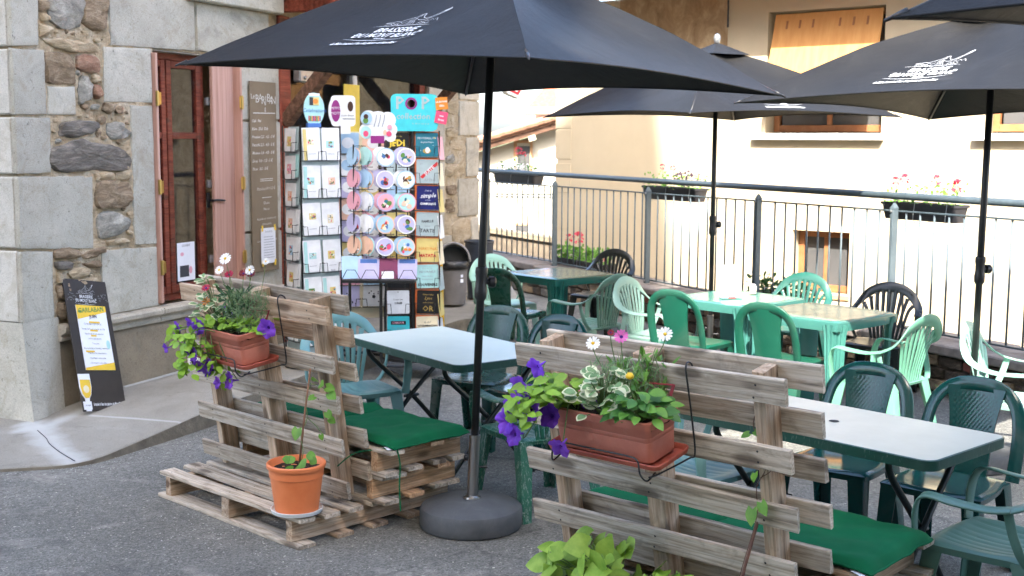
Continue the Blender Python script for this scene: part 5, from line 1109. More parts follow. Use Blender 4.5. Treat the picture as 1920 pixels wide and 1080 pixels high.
g = MB(); g.cbox(-0.085,0.085,-0.035,0.035,0,0.016,0.004); g.obj('foot', m['c_mintp'], mc)
g = MB(); g.cbox(-0.078,0.078,-0.004,0.004,0.017,0.25,0.001,Matrix.Rotation(R(-8),4,'X')); g.obj('sheet', m['paper_white'], mc)
g = MB(); g.box(-0.03,0.03,-0.0375,-0.0355,0.003,0.013); g.obj('foot_label', m['c_red'], mc)
tl = thing('candle_holder', 'small cream candle glass on the sunny table', 'candle', TR(1.88,9.46,0.727))
g = MB(); g.lathe([(0.022,0),(0.026,0.004),(0.03,0.06),(0.027,0.06),(0.022,0.012)],14); g.obj('glass', m['c_cream'], tl, smooth=40); g = MB(); g.lathe([(0.02,0.02),(0.02,0.075),(0.004,0.078)],12); g.obj('candle', m['paper_white'], tl, smooth=40)
# ------------------------------------------------------------ umbrellas
def umbrella(label, base, tx, ty, Lp, psi, logo_panels, under=None, Rr=1.449, rise=0.56, detail=True, crank=1.13, logo_y=0.36):
    n_ = V(tx,ty,1).normalized(); e1 = (V(1,0,0)-n_*n_.x).normalized(); e2 = n_.cross(e1)
    M = Matrix(((e1.x,e2.x,n_.x,base[0]),(e1.y,e2.y,n_.y,base[1]),(e1.z,e2.z,n_.z,0),(0,0,0,1)))
    u = thing('umbrella', label, 'umbrella', TR(base[0],base[1]), 'black square parasols')
    T0 = TR(base[0],base[1]).inverted() @ M
    # base stays level on the ground
    g = MB(); g.lathe([(0.236,0.0),(0.250,0.006),(0.256,0.02),(0.256,0.088),(0.248,0.104),(0.225,0.116),(0.12,0.136),(0.045,0.142),(0.0,0.142)],48); g.obj('base', m['base_plastic'], u, smooth=35)
    g = MB(); g.lathe([(0.044,0.135),(0.040,0.150),(0.028,0.154),(0.0265,0.156)],24); g.lathe([(0.0265,0.150),(0.0265,0.445),(0.029,0.447),(0.029,0.46),(0.021,0.461)],20); sv = g.obj('steel_sleeve', m['brushed_steel'], u, smooth=40, M=T0)
    g = MB(); g.tube([(0.028,0,0.30),(0.07,0,0.30)],0.006,8); g.lathe([(0.014,0),(0.016,0.004),(0.016,0.016),(0.01,0.02)],10,Matrix.Translation((-0.028,0,0.345)) @ Matrix.Rotation(R(-90),4,'Y')); g.obj('clamp_screw', m['black_steel'], sv, smooth=40)
    g = MB(); g.tube([(0,0,0.36),(0,0,Lp+rise+0.01)],0.0195,16); g.obj('pole', m['black_steel'], u, smooth=True, M=T0)
    g = MB(); g.lathe([(0.0205,0),(0.030,0.015),(0.031,0.05),(0.026,0.08),(0.027,0.12),(0.031,0.135),(0.029,0.16),(0.0205,0.165)],16,Matrix.Translation((0,0,crank))); jn = g.obj('joint', m['black_steel'], u, smooth=40, M=T0)
    g = MB(); g.lathe([(0.012,0.02),(0.014,0.035),(0.026,0.04),(0.028,0.065),(0.022,0.072)],14,Matrix.Translation((0,0,crank+0.09)) @ Matrix.Rotation(R(psi*0+20),4,'Z') @ Matrix.Rotation(R(90),4,'Y')); g.obj('crank_knob', m['black_steel'], jn, smooth=40)
    A = V(0,0,Lp+rise); C_ = [V(Rr*math.cos(R(psi)+k*math.pi/2),Rr*math.sin(R(psi)+k*math.pi/2),Lp) for k in range(4)]
    def edge(k, s):
        a, b = C_[k], C_[(k+1)%4]; q = 4*s*(1-s); mid = a.lerp(b, s); tow = (V(0,0,Lp+rise*0.5)-mid); return mid+V(tow.x,tow.y,0)*0.085*q+V(0,0,0.035*q)
    def pt(k, s, t_):
        e = edge(k, s); p = A.lerp(e, t_); q = 4*s*(1-s)
        p = p+V(0,0,-0.035*math.sin(math.pi*t_)*q+0.05*math.sin(math.pi*t_)*(1-q)*1.0-0.0*q+(0.010*nz(p,2.2,k*3.0)+0.005*nz(p,6.0,k*5.0))*math.sin(math.pi*min(1,t_*1.02))); return p
    cn = None
    for k in range(4):
        g = MB(); nu, nv = 28, 22
        g.grid(lambda s,t_: pt(k, s, 0.04+0.96*t_), nu, nv)
        pn = g.obj('canopy_panel', m['canopy'], u, smooth=True, M=T0)
        g = MB(); g.tube([pt(k,i/20,1.0) for i in range(21)],0.004,6); g.obj('hem', m['canopy'], pn, smooth=True)
        a, b = C_[k], C_[(k+1)%4]; el = (b-a).length; md = edge(k,0.5); sl_ = (A-md).length
        def put(shapes, sc_, y0, dz, name, mt, flip=1, fx=0.0):
            g = MB()
            for vs, fs in shapes:
                out = []
                for (x,y) in vs:
                    Y = y*sc_+y0; t_ = 1-Y/sl_; s = 0.5+(flip*x*sc_+fx)/(el*max(0.1,t_)*0.96); d_ = 0.002
                    p = pt(k,s,t_); du = pt(k,s+0.01,t_)-p; dv = pt(k,s,t_+0.01)-p; nn_ = dv.cross(du).normalized() if True else V(0,0,1)
                    if nn_.z < 0: nn_ = -nn_
                    out.append(p+nn_*dz)
                g.add(out, fs)
            g.obj(name, m[mt], pn)
        if k in logo_panels: put([([(x*0.70,y*1.04) for x,y in a_], b_) for a_,b_ in LOGO], 0.165, logo_y, 0.006, 'logo_print', 'print_white')
        if under == k:
            sh_ = []; word = 'SAVOIE MONT BLANC -  BRASSERIE - '
            for i, ch in enumerate(word):
                if ch == ' ': continue
                a_ = 250+360*i/len(word); vs, fs = text2d(ch, 0.16, 0.2, 0.004); ca, sa = math.cos(R(a_+90)), math.sin(R(a_+90))
                sh_.append(([(x*ca-y*sa+0.86*math.cos(R(a_)), x*sa+y*ca+0.86*math.sin(R(a_))) for x,y in vs], fs))
            sh_.append(stroke2d([((0.66+0.025*math.cos(i*1.57))*math.cos(2*math.pi*i/96),(0.66+0.025*math.cos(i*1.57))*math.sin(2*math.pi*i/96)) for i in range(97)],0.02))
            put(sh_, 0.30, 0.52, -0.006, 'inner_print', 'print_grey', flip=-1, fx=UND)
        g = MB(); g.tube([pt(k,0.0,0.05)+V(0,0,-0.012), pt(k,0,0.35)+V(0,0,-0.014), pt(k,0,0.7)+V(0,0,-0.014), pt(k,0,0.985)+V(0,0,-0.008)],0.009,8); g.obj('rib', m['black_steel'], u, smooth=True, M=T0)
        g = MB(); g.tube([V(0,0,Lp+rise-0.42), pt(k,0,0.46)+V(0,0,-0.02)],0.007,8); g.obj('stretcher', m['black_steel'], u, smooth=True, M=T0)
        g = MB(); d_ = (C_[k]-A).normalized(); g.tube([pt(k,0,0.975), pt(k,0,1.0)+d_*0.02],[0.008,0.004],8); g.obj('rib_tip', m['black_steel'], u, smooth=True, M=T0)
    # vent cap on top
    g = MB(); r_ = 0.27
    for k in range(4):
        a = V(r_*math.cos(R(psi)+k*math.pi/2), r_*math.sin(R(psi)+k*math.pi/2), Lp+rise-r_/Rr*rise+0.045); b = V(r_*math.cos(R(psi)+(k+1)*math.pi/2), r_*math.sin(R(psi)+(k+1)*math.pi/2), a.z); A2 = A+V(0,0,0.045)
        g.grid(lambda s,t_: A2.lerp(a.lerp(b,s)+(V(0,0,a.z)-a.lerp(b,s))*0.1*4*s*(1-s), t_), 8, 5)
    g.obj('vent_cap', m['canopy'], u, smooth=60, M=T0)
    g = MB(); g.lathe([(0.021,0.0),(0.024,0.02),(0.03,0.05),(0.022,0.075),(0.008,0.085)],14,Matrix.Translation((0,0,Lp+rise+0.03))); g.obj('finial', m['galvanised'], u, smooth=True, M=T0)
    g = MB(); g.lathe([(0.0205,0),(0.05,0.005),(0.05,0.04),(0.0205,0.05)],16,Matrix.Translation((0,0,Lp+rise-0.44))); g.lathe([(0.0205,0),(0.05,0.005),(0.05,0.05),(0.0205,0.06)],16,Matrix.Translation((0,0,Lp+rise-0.085))); g.obj('hub', m['black_steel'], u, smooth=40, M=T0)
    return u
UND = 0.16
umbrella('large black parasol in front with white brewery print and steel base sleeve', (-0.198,5.898), 0.039, 0.012, 2.19, 6.65, (2,0), under=1)
UND = 0.0
umbrella('black parasol at the back above the sunny tables', (1.667,10.157), 0.0, 0.0, 2.107, -16.3, (3,1), logo_y=0.27)
umbrella('black parasol on the right with white brewery print in the sun', (2.725,7.104), 0.019, 0.027, 2.111, -5.5, (2,0), under=1, crank=1.08)
umbrella('black parasol whose corner enters at the top right', (2.33,2.98), 0.0, 0.0, 2.19, 3.0, (0,))
# ------------------------------------------------------------ plants
rnd = random.Random(99)
def leaf(mb, p, d, L_, W_, shape='oval', droop=0.25, fold=0.18, up=None, n=6):
    p = V(*p); d = V(*d).normalized(); u = V(*(up or (rnd.uniform(-.6,.3),rnd.uniform(-.9,-.2),.75))); s = d.cross(u)
    s = s.normalized() if s.length > 1e-3 else V(1,0,0); u = s.cross(d).normalized(); vs = []; fs = []
    for i in range(n+1):
        t_ = i/n
        if shape == 'oval': w = math.sin(math.pi*min(1,max(0,t_*0.97+0.015)))**0.75
        elif shape == 'heart': w = max(0.0,math.sin(math.pi*min(1,0.17+0.83*t_)))**0.8*(1.12-0.35*t_)
        elif shape == 'needle': w = 0.8*(1-t_*0.9)
        elif shape == 'petal': w = (t_**0.6)*(1-max(0,t_-0.8)*3.0)+0.12
        else: w = math.sin(math.pi*t_)
        w = max(w,0.02)*W_/2; back = -0.10*L_ if (shape == 'heart' and i == 0) else 0
        c = p+d*(L_*t_)+u*(-droop*L_*t_*t_)
        vs += [c-s*w+u*(fold*w)+d*back, c+ (d*(0.10*L_) if shape == 'heart' and i == 0 else V(0,0,0)), c+s*w+u*(fold*w)+d*back]
    for i in range(n):
        a = i*3; fs += [(a,a+3,a+4,a+1),(a+1,a+4,a+5,a+2)]
    mb.add(vs, fs)
def rdir(tilt0, tilt1, az=None, spread=180):
    a = R(az+rnd.uniform(-spread,spread)) if az is not None else rnd.uniform(0,2*math.pi); t_ = R(rnd.uniform(tilt0,tilt1))
    return V(math.cos(a)*math.cos(t_), math.sin(a)*math.cos(t_), math.sin(t_))
def daisy(parent, p, nrm, r, pm_, cm='petal_yellow', k=13, cup=0.15, mt_stem=None):
    g = MB(); nrm = V(*nrm).normalized(); a = nrm.orthogonal().normalized(); b = nrm.cross(a)
    for i in range(k):
        an = 2*math.pi*i/k+rnd.uniform(-.08,.08); d = a*math.cos(an)+b*math.sin(an)+nrm*cup; leaf(g, V(*p)+d*r*0.2, d, r*0.82, r*0.36, 'petal', 0.18, 0.08, up=nrm, n=4)
    f_ = g.obj('flower', m[pm_], parent, smooth=True)
    g = MB(); Mx = Matrix((a,b,nrm)).transposed().to_4x4(); g.lathe([(r*0.24,0.0),(r*0.22,r*0.10),(r*0.10,r*0.17),(0.001,r*0.18)],10,Matrix.Translation(V(*p)+nrm*0.001) @ Mx); g.obj('flower_eye', m[cm], f_, smooth=True)
    return f_
def petunia(parent, p, nrm, r, pm_='petal_violet'):
    g = MB(); nrm = V(*nrm).normalized(); a = nrm.orthogonal().normalized(); b = nrm.cross(a); n_ = 30; vs = []; ph = rnd.uniform(0,6)
    rings = [(0.07,-1.25),(0.10,-0.8),(0.17,-0.4),(0.36,-0.12),(0.72,0.02),(1.0,0.0)]
    for j,(rr,zz) in enumerate(rings):
        for i in range(n_):
            an = 2*math.pi*i/n_; lob = 1+0.10*j/5*math.cos(5*an+ph); rip = 0.10*(j/5)**2*math.sin(10*an+ph*2)+0.10*(j/5)**2*math.cos(5*an+ph)+0.05*(j/5)*nz((math.cos(an)*2,math.sin(an)*2,ph))
            vs.append(V(*p)+(a*math.cos(an)+b*math.sin(an))*r*rr*lob+nrm*r*(zz+rip))
    fs = [(j*n_+i,j*n_+(i+1)%n_,(j+1)*n_+(i+1)%n_,(j+1)*n_+i) for j in range(len(rings)-1) for i in range(n_)]; g.add(vs, fs)
    f_ = g.obj('flower', m[pm_], parent, smooth=True)
    g = MB(); flat(g, disc2d(0,0,r*0.16,r*0.16,10), Matrix.Translation(V(*p)-nrm*r*0.33) @ Matrix((a,b,nrm)).transposed().to_4x4()); g.obj('flower_throat', m['petal_deep'], f_); return f_
def stems(parent, paths, r=0.0018, mt='stem_green', name='stem'):
    g = MB()
    for P in paths: g.tube(spl(P,4), r, 5)
    g.obj(name, m[mt], parent, smooth=True)
def stuff(o): o['kind'] = 'stuff'; return o
# flower boxes hung on the bench backs
def flower_box(F, x, y, zc, label, L_=0.47, rz=0.0):
    M = F @ Matrix.Translation((x,y,zc)) @ Matrix.Rotation(R(rz),4,'Y') @ Matrix(((1,0,0,0),(0,0,1,0),(0,-1,0,0),(0,0,0,1)))
    p = thing('flower_box', label, 'planter', M, 'terracotta flower boxes on the bench backs')
    lv = [(0.0,0.0,0.0),(0.006,0.008,0.0),(0.078,0.0125,0.0),(0.080,0.0115,0.0),(0.082,0.013,0.0),(0.096,0.0138,0),(0.098,0.0128,0),(0.100,0.0145,0.0),(0.130,0.018,0),(0.132,0.026,0),(0.156,0.027,0),(0.158,0.022,0),(0.157,0.014,0),(0.130,0.008,0)]
    g = MB(); vs = []; n_ = None
    for (z,o_,_) in lv:
        rr = rrect(-L_/2+0.022-o_+0.02,L_/2-0.022+o_-0.02,-0.082-o_+0.012,0.082+o_-0.012,0.022,4); n_ = len(rr); vs += [(a,b,z) for a,b in rr]
    k = len(lv); g.add(vs, [(i*n_+j,i*n_+(j+1)%n_,(i+1)*n_+(j+1)%n_,(i+1)*n_+j) for i in range(k-1) for j in range(n_)]+[tuple(range(n_))[::-1]]); g.obj('box', m['terracotta_plastic'], p, smooth=35)
    g = MB(); rr = rrect(-L_/2+0.02,L_/2-0.02,-0.08,0.08,0.02,4); 
    g.grid(lambda u,w: (-L_/2+0.018+(L_-0.036)*u,-0.078+0.156*w,0.128+0.012*nz((u*9,w*4,3),1.0)+0.006*nz((u*30,w*12,7),1.0)), 40, 14); g.obj('soil', m['soil'], p, smooth=True)
    g = MB(); vs = []
    for (z,o_) in [(-0.010,0.0),(-0.012,0.010),(-0.006,0.020),(0.010,0.024),(0.014,0.022),(0.012,0.019),(-0.004,0.012),(-0.006,0.0)]:
        rr = rrect(-L_/2-o_+0.012,L_/2+o_-0.012,-0.080-o_,0.080+o_,0.026,4); vs += [(a,b,z) for a,b in rr]
    g.add(vs, [(i*n_+j,i*n_+(j+1)%n_,(i+1)*n_+(j+1)%n_,(i+1)*n_+j) for i in range(7) for j in range(n_)]+[tuple(range(n_))[::-1],tuple(range(7*n_,8*n_))]); g.obj('saucer', m['saucer_red'], p, smooth=35)
    return p, M
def hanger(F, x0, x1, y, label, hooks):
    h = thing('wire_hanger', label, 'hanger', F, 'black wire hangers of the flower boxes'); zf = 0.265
    for xh in hooks:
        g = MB(); g.tube(spl([(xh,0.97,-0.030),(xh,1.008,-0.022),(xh,1.022,0.004),(xh+0.004,1.00,0.022),(xh+0.010,0.94,0.026),(xh+0.014,0.84,0.026),(xh+0.016,y-0.005,0.028),(xh,y-0.022,0.05),(xh-0.02,y-0.022,0.20),(xh-0.03,y-0.018,zf-0.02)],5),0.0034,8); g.obj('hook', m['wire_black'], h, smooth=True)
    g = MB(); g.tube(spl([(x0,y-0.020,0.20),(x0,y-0.030,zf-0.015),(x0+0.012,y+0.0,zf+0.004),(x0+0.025,y+0.045,zf-0.004),(x0+0.07,y+0.052,zf-0.008),((x0+x1)/2,y+0.052,zf-0.008),(x1-0.07,y+0.052,zf-0.008),(x1-0.025,y+0.045,zf-0.004),(x1-0.012,y+0.0,zf+0.004),(x1,y-0.030,zf-0.015),(x1,y-0.020,0.20)],6),0.0034,8); g.obj('front_bar', m['wire_black'], h, smooth=True)
    g = MB(); g.ribbon([(x1-0.16,y+0.235,0.05),(x1-0.0,y+0.245,0.045)],(0,1,0),0.012,0.002); g.ribbon([(x1-0.0,y+0.247,0.045),(x1-0.02,y+0.14,0.09)],(-.3,0,1),0.016,0.002); g.obj('red_brace', m['bracket_red'], h)
fb1, MF1 = flower_box(F1, 0.665, 0.715, 0.135, 'terracotta flower box with lime creeper on the left bench back', rz=-3)
fb2, MF2 = flower_box(F2, 0.565, 0.715, 0.135, 'terracotta flower box with bare soil showing on the right bench back')
hanger(F1, 0.46, 0.87, 0.705, 'black wire hanger on the left bench back', (0.915,)); hanger(F2, 0.36, 0.77, 0.705, 'black wire hanger on the right bench back', (0.805,))
def at(Mx, x, y, z=0.13): return Mx @ V(x,y,z)
GP = 'plants in the flower boxes'
def plant(name, label, p, group=GP, cat='plant', s=1.35): return thing(name, label, cat, Matrix.Translation(p) @ Matrix.Scale(s,4), group)
UP = V(0,0,1); CAMD = V(-0.55,-0.83,0.1)
# --- right box
o = plant('petunia', 'purple petunia trailing left over the right flower box', at(MF2,-0.16,-0.02))
fl = [(-.105,-.03,.115,-20),(-.150,-.05,.065,-8),(-.165,-.07,.02,0),(-.185,-.09,-.015,0),(-.125,-.08,.015,10),(-.165,-.11,-.045,0),(-.07,-.09,.0,0),(-.045,-.13,-.075,-30),(.045,-.02,.0,0)]
st = []
for i,(x,y,z,tl_) in enumerate(fl):
    nrm = (CAMD+V(-0.35+0.25*rnd.uniform(-1,1),0,R(tl_)*1.3+rnd.uniform(-.25,.3))).normalized(); petunia(o,(x,y,z),nrm,0.033*rnd.uniform(.85,1.1),'petal_deep' if i == 6 else 'petal_violet'); st.append([(0.02*rnd.uniform(-1,1),0,-0.01),(x*.4,y*.4,0.03),(x*.8,y*.8,z-.01),V(x,y,z)-nrm*0.04])
g = MB()
for i in range(120):
    f_ = rnd.random(); c = V(-0.17*f_+rnd.uniform(-.03,.05), -0.10*f_+rnd.uniform(-.05,.04), 0.03+0.05*math.sin(f_*3)-0.03*f_+rnd.uniform(-.03,.03)); leaf(g, c, rdir(-30,50), rnd.uniform(.028,.05), rnd.uniform(.017,.028), 'oval', 0.3)
stuff(g.obj('foliage', m['leaf_lime'], o, smooth=True)); stems(o, st)
o = plant('variegated_plectranthus', 'cream-edged variegated plant in the middle of the right flower box', at(MF2,-0.03,-0.02)); st = []
for i in range(62):
    a = rnd.uniform(0,6.28); r_ = rnd.uniform(.01,.075); z = rnd.uniform(.0,.12)*(1-r_*4)+.01; c = V(r_*math.cos(a), r_*math.sin(a)-.03, z); d = V(math.cos(a),math.sin(a)-.4,rnd.uniform(-.1,.6)).normalized(); L_ = rnd.uniform(.026,.044)
    g = MB(); leaf(g, c, d, L_, L_*.82, 'oval', .25, .12); lf = g.obj('leaf', m['leaf_cream'], o, smooth=True); nn_ = d.cross(V(0,0,1)).normalized().cross(d)
    g = MB(); leaf(g, c+d*L_*.10+nn_*0.0015, d, L_*.80, L_*.60, 'oval', .25, .12); g.obj('leaf_centre', m['leaf_varieg'], lf, smooth=True); st.append([(0,0,-.01),(c.x*.5,c.y*.5,c.z*.6),tuple(c)])
stems(o, st, .0015)
o = plant('daisy_bush', 'feathery daisy bush with white and pink blooms in the right flower box', at(MF2,0.03,0.04)); st = []; g = MB()
for i in range(420):
    a = rnd.uniform(0,6.28); r_ = .085*math.sqrt(rnd.random()); c = V(r_*math.cos(a)*1.25, r_*math.sin(a)*.7, rnd.uniform(.0,.13)); leaf(g, c, rdir(20,85), rnd.uniform(.02,.042), .0045, 'needle', .15, 0, n=2)
stuff(g.obj('foliage', m['leaf_grey'], o)); g = MB()
for i in range(90):
    k = rnd.choice([(-.02,.02,.10),(.05,.0,.12),(.10,.0,.10),(.085,-.03,.06),(.02,-.03,.08)]); c = V(*k)+V(rnd.uniform(-.02,.02),rnd.uniform(-.02,.02),rnd.uniform(-.05,.03)); leaf(g, c, rdir(25,75), rnd.uniform(.025,.045), .009, 'oval', .1, .1, n=3)
stuff(g.obj('shoots', m['leaf_vine'], o))
for (x,y,z,r_,pm_,cm) in [(-.09,.02,.175,.026,'petal_white','petal_yellow'),(.098,.02,.20,.028,'petal_white','petal_yellow'),(-.018,.0,.195,.027,'petal_pink','petal_deep'),(-.045,.01,.205,.013,'petal_maroon','petal_deep')]:
    daisy(o,(x,y,z),(-.2,-.75,.5),r_*.72,pm_,cm,cup=.25 if pm_ != 'petal_pink' else .5); st.append([(x*.3,y*.3,0),(x*.6,y,z*.5),(x*.95,y,z*.85),(x,y,z-.004)])
for i in range(9):
    x,y,z = rnd.uniform(-.07,.10),rnd.uniform(-.02,.03),rnd.uniform(.12,.18); st.append([(x*.4,y,0),(x*.7,y,z*.5),(x,y,z)])
stems(o, st, .0014, 'stem_green')
o = plant('bedding_dahlia', 'leafy green bedding plant with a yellow bud in the right flower box', at(MF2,0.135,-0.03)); st = []
for i in range(70):
    a = rnd.uniform(0,6.28); r_ = rnd.uniform(.01,.07); z = .015+rnd.uniform(0,.085)*(1-r_*7); c = V(r_*math.cos(a), r_*math.sin(a)-.01, max(.005,z)); d = V(math.cos(a),math.sin(a)-.3,rnd.uniform(-.2,.5)); L_ = rnd.uniform(.028,.045)
    g = MB(); leaf(g, c, d, L_, L_*.62, 'oval', .4, .2); g.obj('leaf', m['leaf_green' if i%3 else 'leaf_vine'], o, smooth=True); st.append([(0,0,0),(c.x*.5,c.y*.5,c.z*.8),tuple(c)])
g = MB(); g.lathe([(.003,0),(.010,.004),(.011,.010),(.006,.017),(.001,.018)],10,Matrix.Translation((-.03,-.02,.115))); g.obj('bud', m['petal_yellow'], o, smooth=True); st.append([(0,0,0),(-.02,-.01,.06),(-.03,-.02,.115)]); stems(o, st, .0014)
# --- left box
o = plant('petunia', 'purple petunia trailing down the left end of the left flower box', at(MF1,-0.15,-0.05)); st = []
for i,(x,y,z) in enumerate([(-.05,-.06,.03),(-.015,-.08,.025),(-.10,-.06,.01),(-.055,-.09,-.055),(-.03,-.10,-.075),(.02,-.10,-.115),(-.005,-.10,-.12),(.055,-.11,-.175),(.10,-.12,-.165),(-.145,-.05,-.06),(.02,-.10,-.13),(.075,.02,.06)]):
    nrm = (CAMD+V(rnd.uniform(-.5,.2),0,rnd.uniform(-.7,.25))).normalized(); petunia(o,(x,y,z),nrm,(.031 if i not in (9,7) else .021)*rnd.uniform(.85,1.08),'petal_violet' if i not in (3,10) else 'petal_deep'); st.append([(.02,0,-.01),(x*.4,y*.6,.02),(x*.9,y*.95,z*.6+.01),V(x,y,z)-nrm*.035])
g = MB()
for i in range(110):
    f_ = rnd.random(); c = V(-.10+.19*f_+rnd.uniform(-.04,.04), -.08+rnd.uniform(-.03,.03), .01-.16*f_**1.3+rnd.uniform(-.03,.03)); leaf(g, c, rdir(-60,20), rnd.uniform(.025,.042), rnd.uniform(.014,.024), 'oval', .3)
stuff(g.obj('foliage', m['leaf_lime'], o, smooth=True)); stems(o, st)
o = plant('variegated_plectranthus', 'cream-edged variegated plant with a small orange bloom in the left flower box', at(MF1,-0.17,0.01)); st = []
for i in range(46):
    a = rnd.uniform(0,6.28); t_ = rnd.random(); z = .0+.19*t_; r_ = rnd.uniform(.015,.07)*(1.1-.7*t_); c = V(r_*math.cos(a)-.03*t_*1.2, r_*math.sin(a)-.02, z); d = V(math.cos(a),math.sin(a)-.3,rnd.uniform(-.2,.6)).normalized(); L_ = rnd.uniform(.024,.04)
    g = MB(); leaf(g, c, d, L_, L_*.7, 'oval', .3, .12); lf = g.obj('leaf', m['leaf_cream'], o, smooth=True); nn_ = d.cross(V(0,0,1)).normalized().cross(d)
    g = MB(); leaf(g, c+d*L_*.1+nn_*.0015, d, L_*.8, L_*.48, 'oval', .3, .12); g.obj('leaf_centre', m['leaf_varieg'], lf, smooth=True); st.append([(0,0,-.01),(c.x*.4,c.y*.4,c.z*.6),tuple(c)])
stems(o, st, .0014); daisy(o,(-.02,-.05,.10),(-.3,-.8,.3),.018,'petal_orange','petal_orange',8,.6)
o = plant('variegated_sprig', 'cream-edged sprig at the middle of the left flower box', at(MF1,-0.06,0.0))
for i in range(22):
    a = rnd.uniform(0,6.28); r_ = rnd.uniform(.005,.045); z = rnd.uniform(.03,.13); c = V(r_*math.cos(a), r_*math.sin(a), z); d = V(math.cos(a),math.sin(a)-.3,rnd.uniform(0,.7)).normalized(); L_ = rnd.uniform(.022,.036)
    g = MB(); leaf(g, c, d, L_, L_*.7, 'oval', .3, .12); lf = g.obj('leaf', m['leaf_cream'], o, smooth=True); nn_ = d.cross(V(0,0,1)).normalized().cross(d); g = MB(); leaf(g, c+d*L_*.1+nn_*.0015, d, L_*.8, L_*.48, 'oval', .3, .12); g.obj('leaf_centre', m['leaf_varieg'], lf, smooth=True)
o = plant('osteospermum', 'dark leafed plant with crimson flowers in the left flower box', at(MF1,0.0,0.02)); st = []; g = MB()
for i in range(150):
    a = rnd.uniform(0,6.28); r_ = .06*math.sqrt(rnd.random()); c = V(r_*math.cos(a)-.01, r_*math.sin(a)*.7, rnd.uniform(0,.14)); leaf(g, c, rdir(5,70), rnd.uniform(.03,.05), .011, 'oval', .2, .15, n=4)
stuff(g.obj('foliage', m['leaf_dark'], o, smooth=True))
for (x,y,z,pm_) in [(-.105,.0,.155,'petal_crimson'),(-.02,.0,.205,'petal_crimson'),(.03,.01,.208,'petal_maroon'),(.058,.01,.206,'petal_maroon')]:
    daisy(o,(x,y,z),(-.15,-.6,.6),.017,pm_,'petal_deep',14,.45); st.append([(x*.3,0,.02),(x*.7,y,z*.6),(x,y,z-.003)])
stems(o, st, .0016)
o = plant('white_marguerite', 'feathery plant with three white daisies in the left flower box', at(MF1,0.10,0.03)); st = []; g = MB()
for i in range(700):
    a = rnd.uniform(0,6.28); r_ = .075*math.sqrt(rnd.random()); z = rnd.uniform(0,.17)*(1-r_*3); c = V(r_*math.cos(a)*1.1, r_*math.sin(a)*.8, z); leaf(g, c, rdir(15,85), rnd.uniform(.018,.036), .0028, 'needle', .15, 0, n=2)
stuff(g.obj('foliage', m['leaf_grey'], o))
for (x,y,z,r_) in [(-.085,.03,.265,.032),(-.105,.02,.225,.024),(.005,.02,.225,.026),(.06,.04,.255,.02)]:
    daisy(o,(x,y,z),(-.25,-.7,.5),r_*.72,'petal_white'); st.append([(x*.3,0,.05),(x*.7,y,z*.6),(x,y,z-.003)])
stems(o, st, .0012)
o = plant('lime_creeper', 'lime green creeper spilling over the front of the left flower box', at(MF1,0.02,-0.06)); st = []
for i in range(95):
    if i < 60: c = V(rnd.uniform(-.10,.20), rnd.uniform(-.035,.04), .02+rnd.uniform(0,.035)); d = rdir(0,60,250,100)
    else: f_ = rnd.random(); c = V(-.13+.03*rnd.uniform(-1,1)+.05*f_*0, -.055+rnd.uniform(-.02,.012), .02-.16*f_); d = rdir(-50,10,250,90)
    L_ = rnd.uniform(.022,.036); g = MB(); leaf(g, c, d, L_, L_*.92, 'oval', .25, .1, n=5); g.obj('leaf', m['leaf_lime'], o, smooth=True)
stems(o, [[(0,0,0),(-.08,-.03,.025),(-.13,-.055,-.02),(-.135,-.06,-.09),(-.12,-.06,-.14)],[(0,0,0),(.1,-.01,.03),(.2,.0,.03)]], .002)
o = plant('petunia', 'single purple petunia bloom at the right end of the left flower box', at(MF1,0.20,0.02)); petunia(o,(.045,-.06,.035),(-.35,-.85,-.2),.036); stems(o, [[(0,0,0),(.02,-.03,.03),(.04,-.03,.04)]])
g = MB(); [leaf(g, (rnd.uniform(-.04,.03),rnd.uniform(-.04,.02),.015), rdir(0,60), .03,.02) for i in range(14)]; stuff(g.obj('foliage', m['leaf_lime'], o, smooth=True))
# --- orange pot with a climbing plant
px_, py_ = -1.016, 5.635
pt_ = thing('flower_pot', 'orange plastic pot on the flat pallet with white saucer', 'flower pot', TR(px_,py_,0.150))
g = MB(); g.lathe([(0.098,0.012),(0.103,0.014),(0.124,0.175),(0.128,0.177),(0.130,0.215),(0.137,0.217),(0.140,0.223),(0.140,0.236),(0.136,0.241),(0.130,0.240),(0.126,0.226),(0.120,0.205)],40); g.obj('pot', m['pot_orange'], pt_, smooth=35)
g = MB(); g.lathe([(0.095,0.0),(0.118,0.002),(0.124,0.020),(0.120,0.021),(0.114,0.010),(0.0,0.009)],36); g.obj('saucer', m['saucer_white'], pt_, smooth=35)
g = MB(); g.grid(lambda u,w: ((lambda r_,a: (r_*math.cos(a), r_*math.sin(a), 0.208+0.010*nz((r_*30*math.cos(a),r_*30*math.sin(a),2),1.0)))(0.121*u, 2*math.pi*w)), 14, 40); g.obj('soil', m['soil'], pt_, smooth=True)
cl = thing('bean_vine', 'young climbing vine on a brown stake in the orange pot', 'plant', TR(px_,py_,0.355))
g = MB(); g.tube([(0.01,0.0,-0.02),(0.035,0.035,0.24),(0.062,0.07,0.47)],[.0055,.005,.004],8); g.obj('stake', m['stake'], cl, smooth=True)
stems(cl, [[(0.01,0,0),(0.035,-.01,.08),(0.02,.03,.16),(0.05,.03,.24),(0.04,.05,.33),(.07,.06,.40)],[(0.05,.03,.24),(.09,.04,.20),(.12,.03,.16)],[(.06,.06,.40),(.10,.06,.39),(.14,.06,.37)]], .0022, 'stem_green')
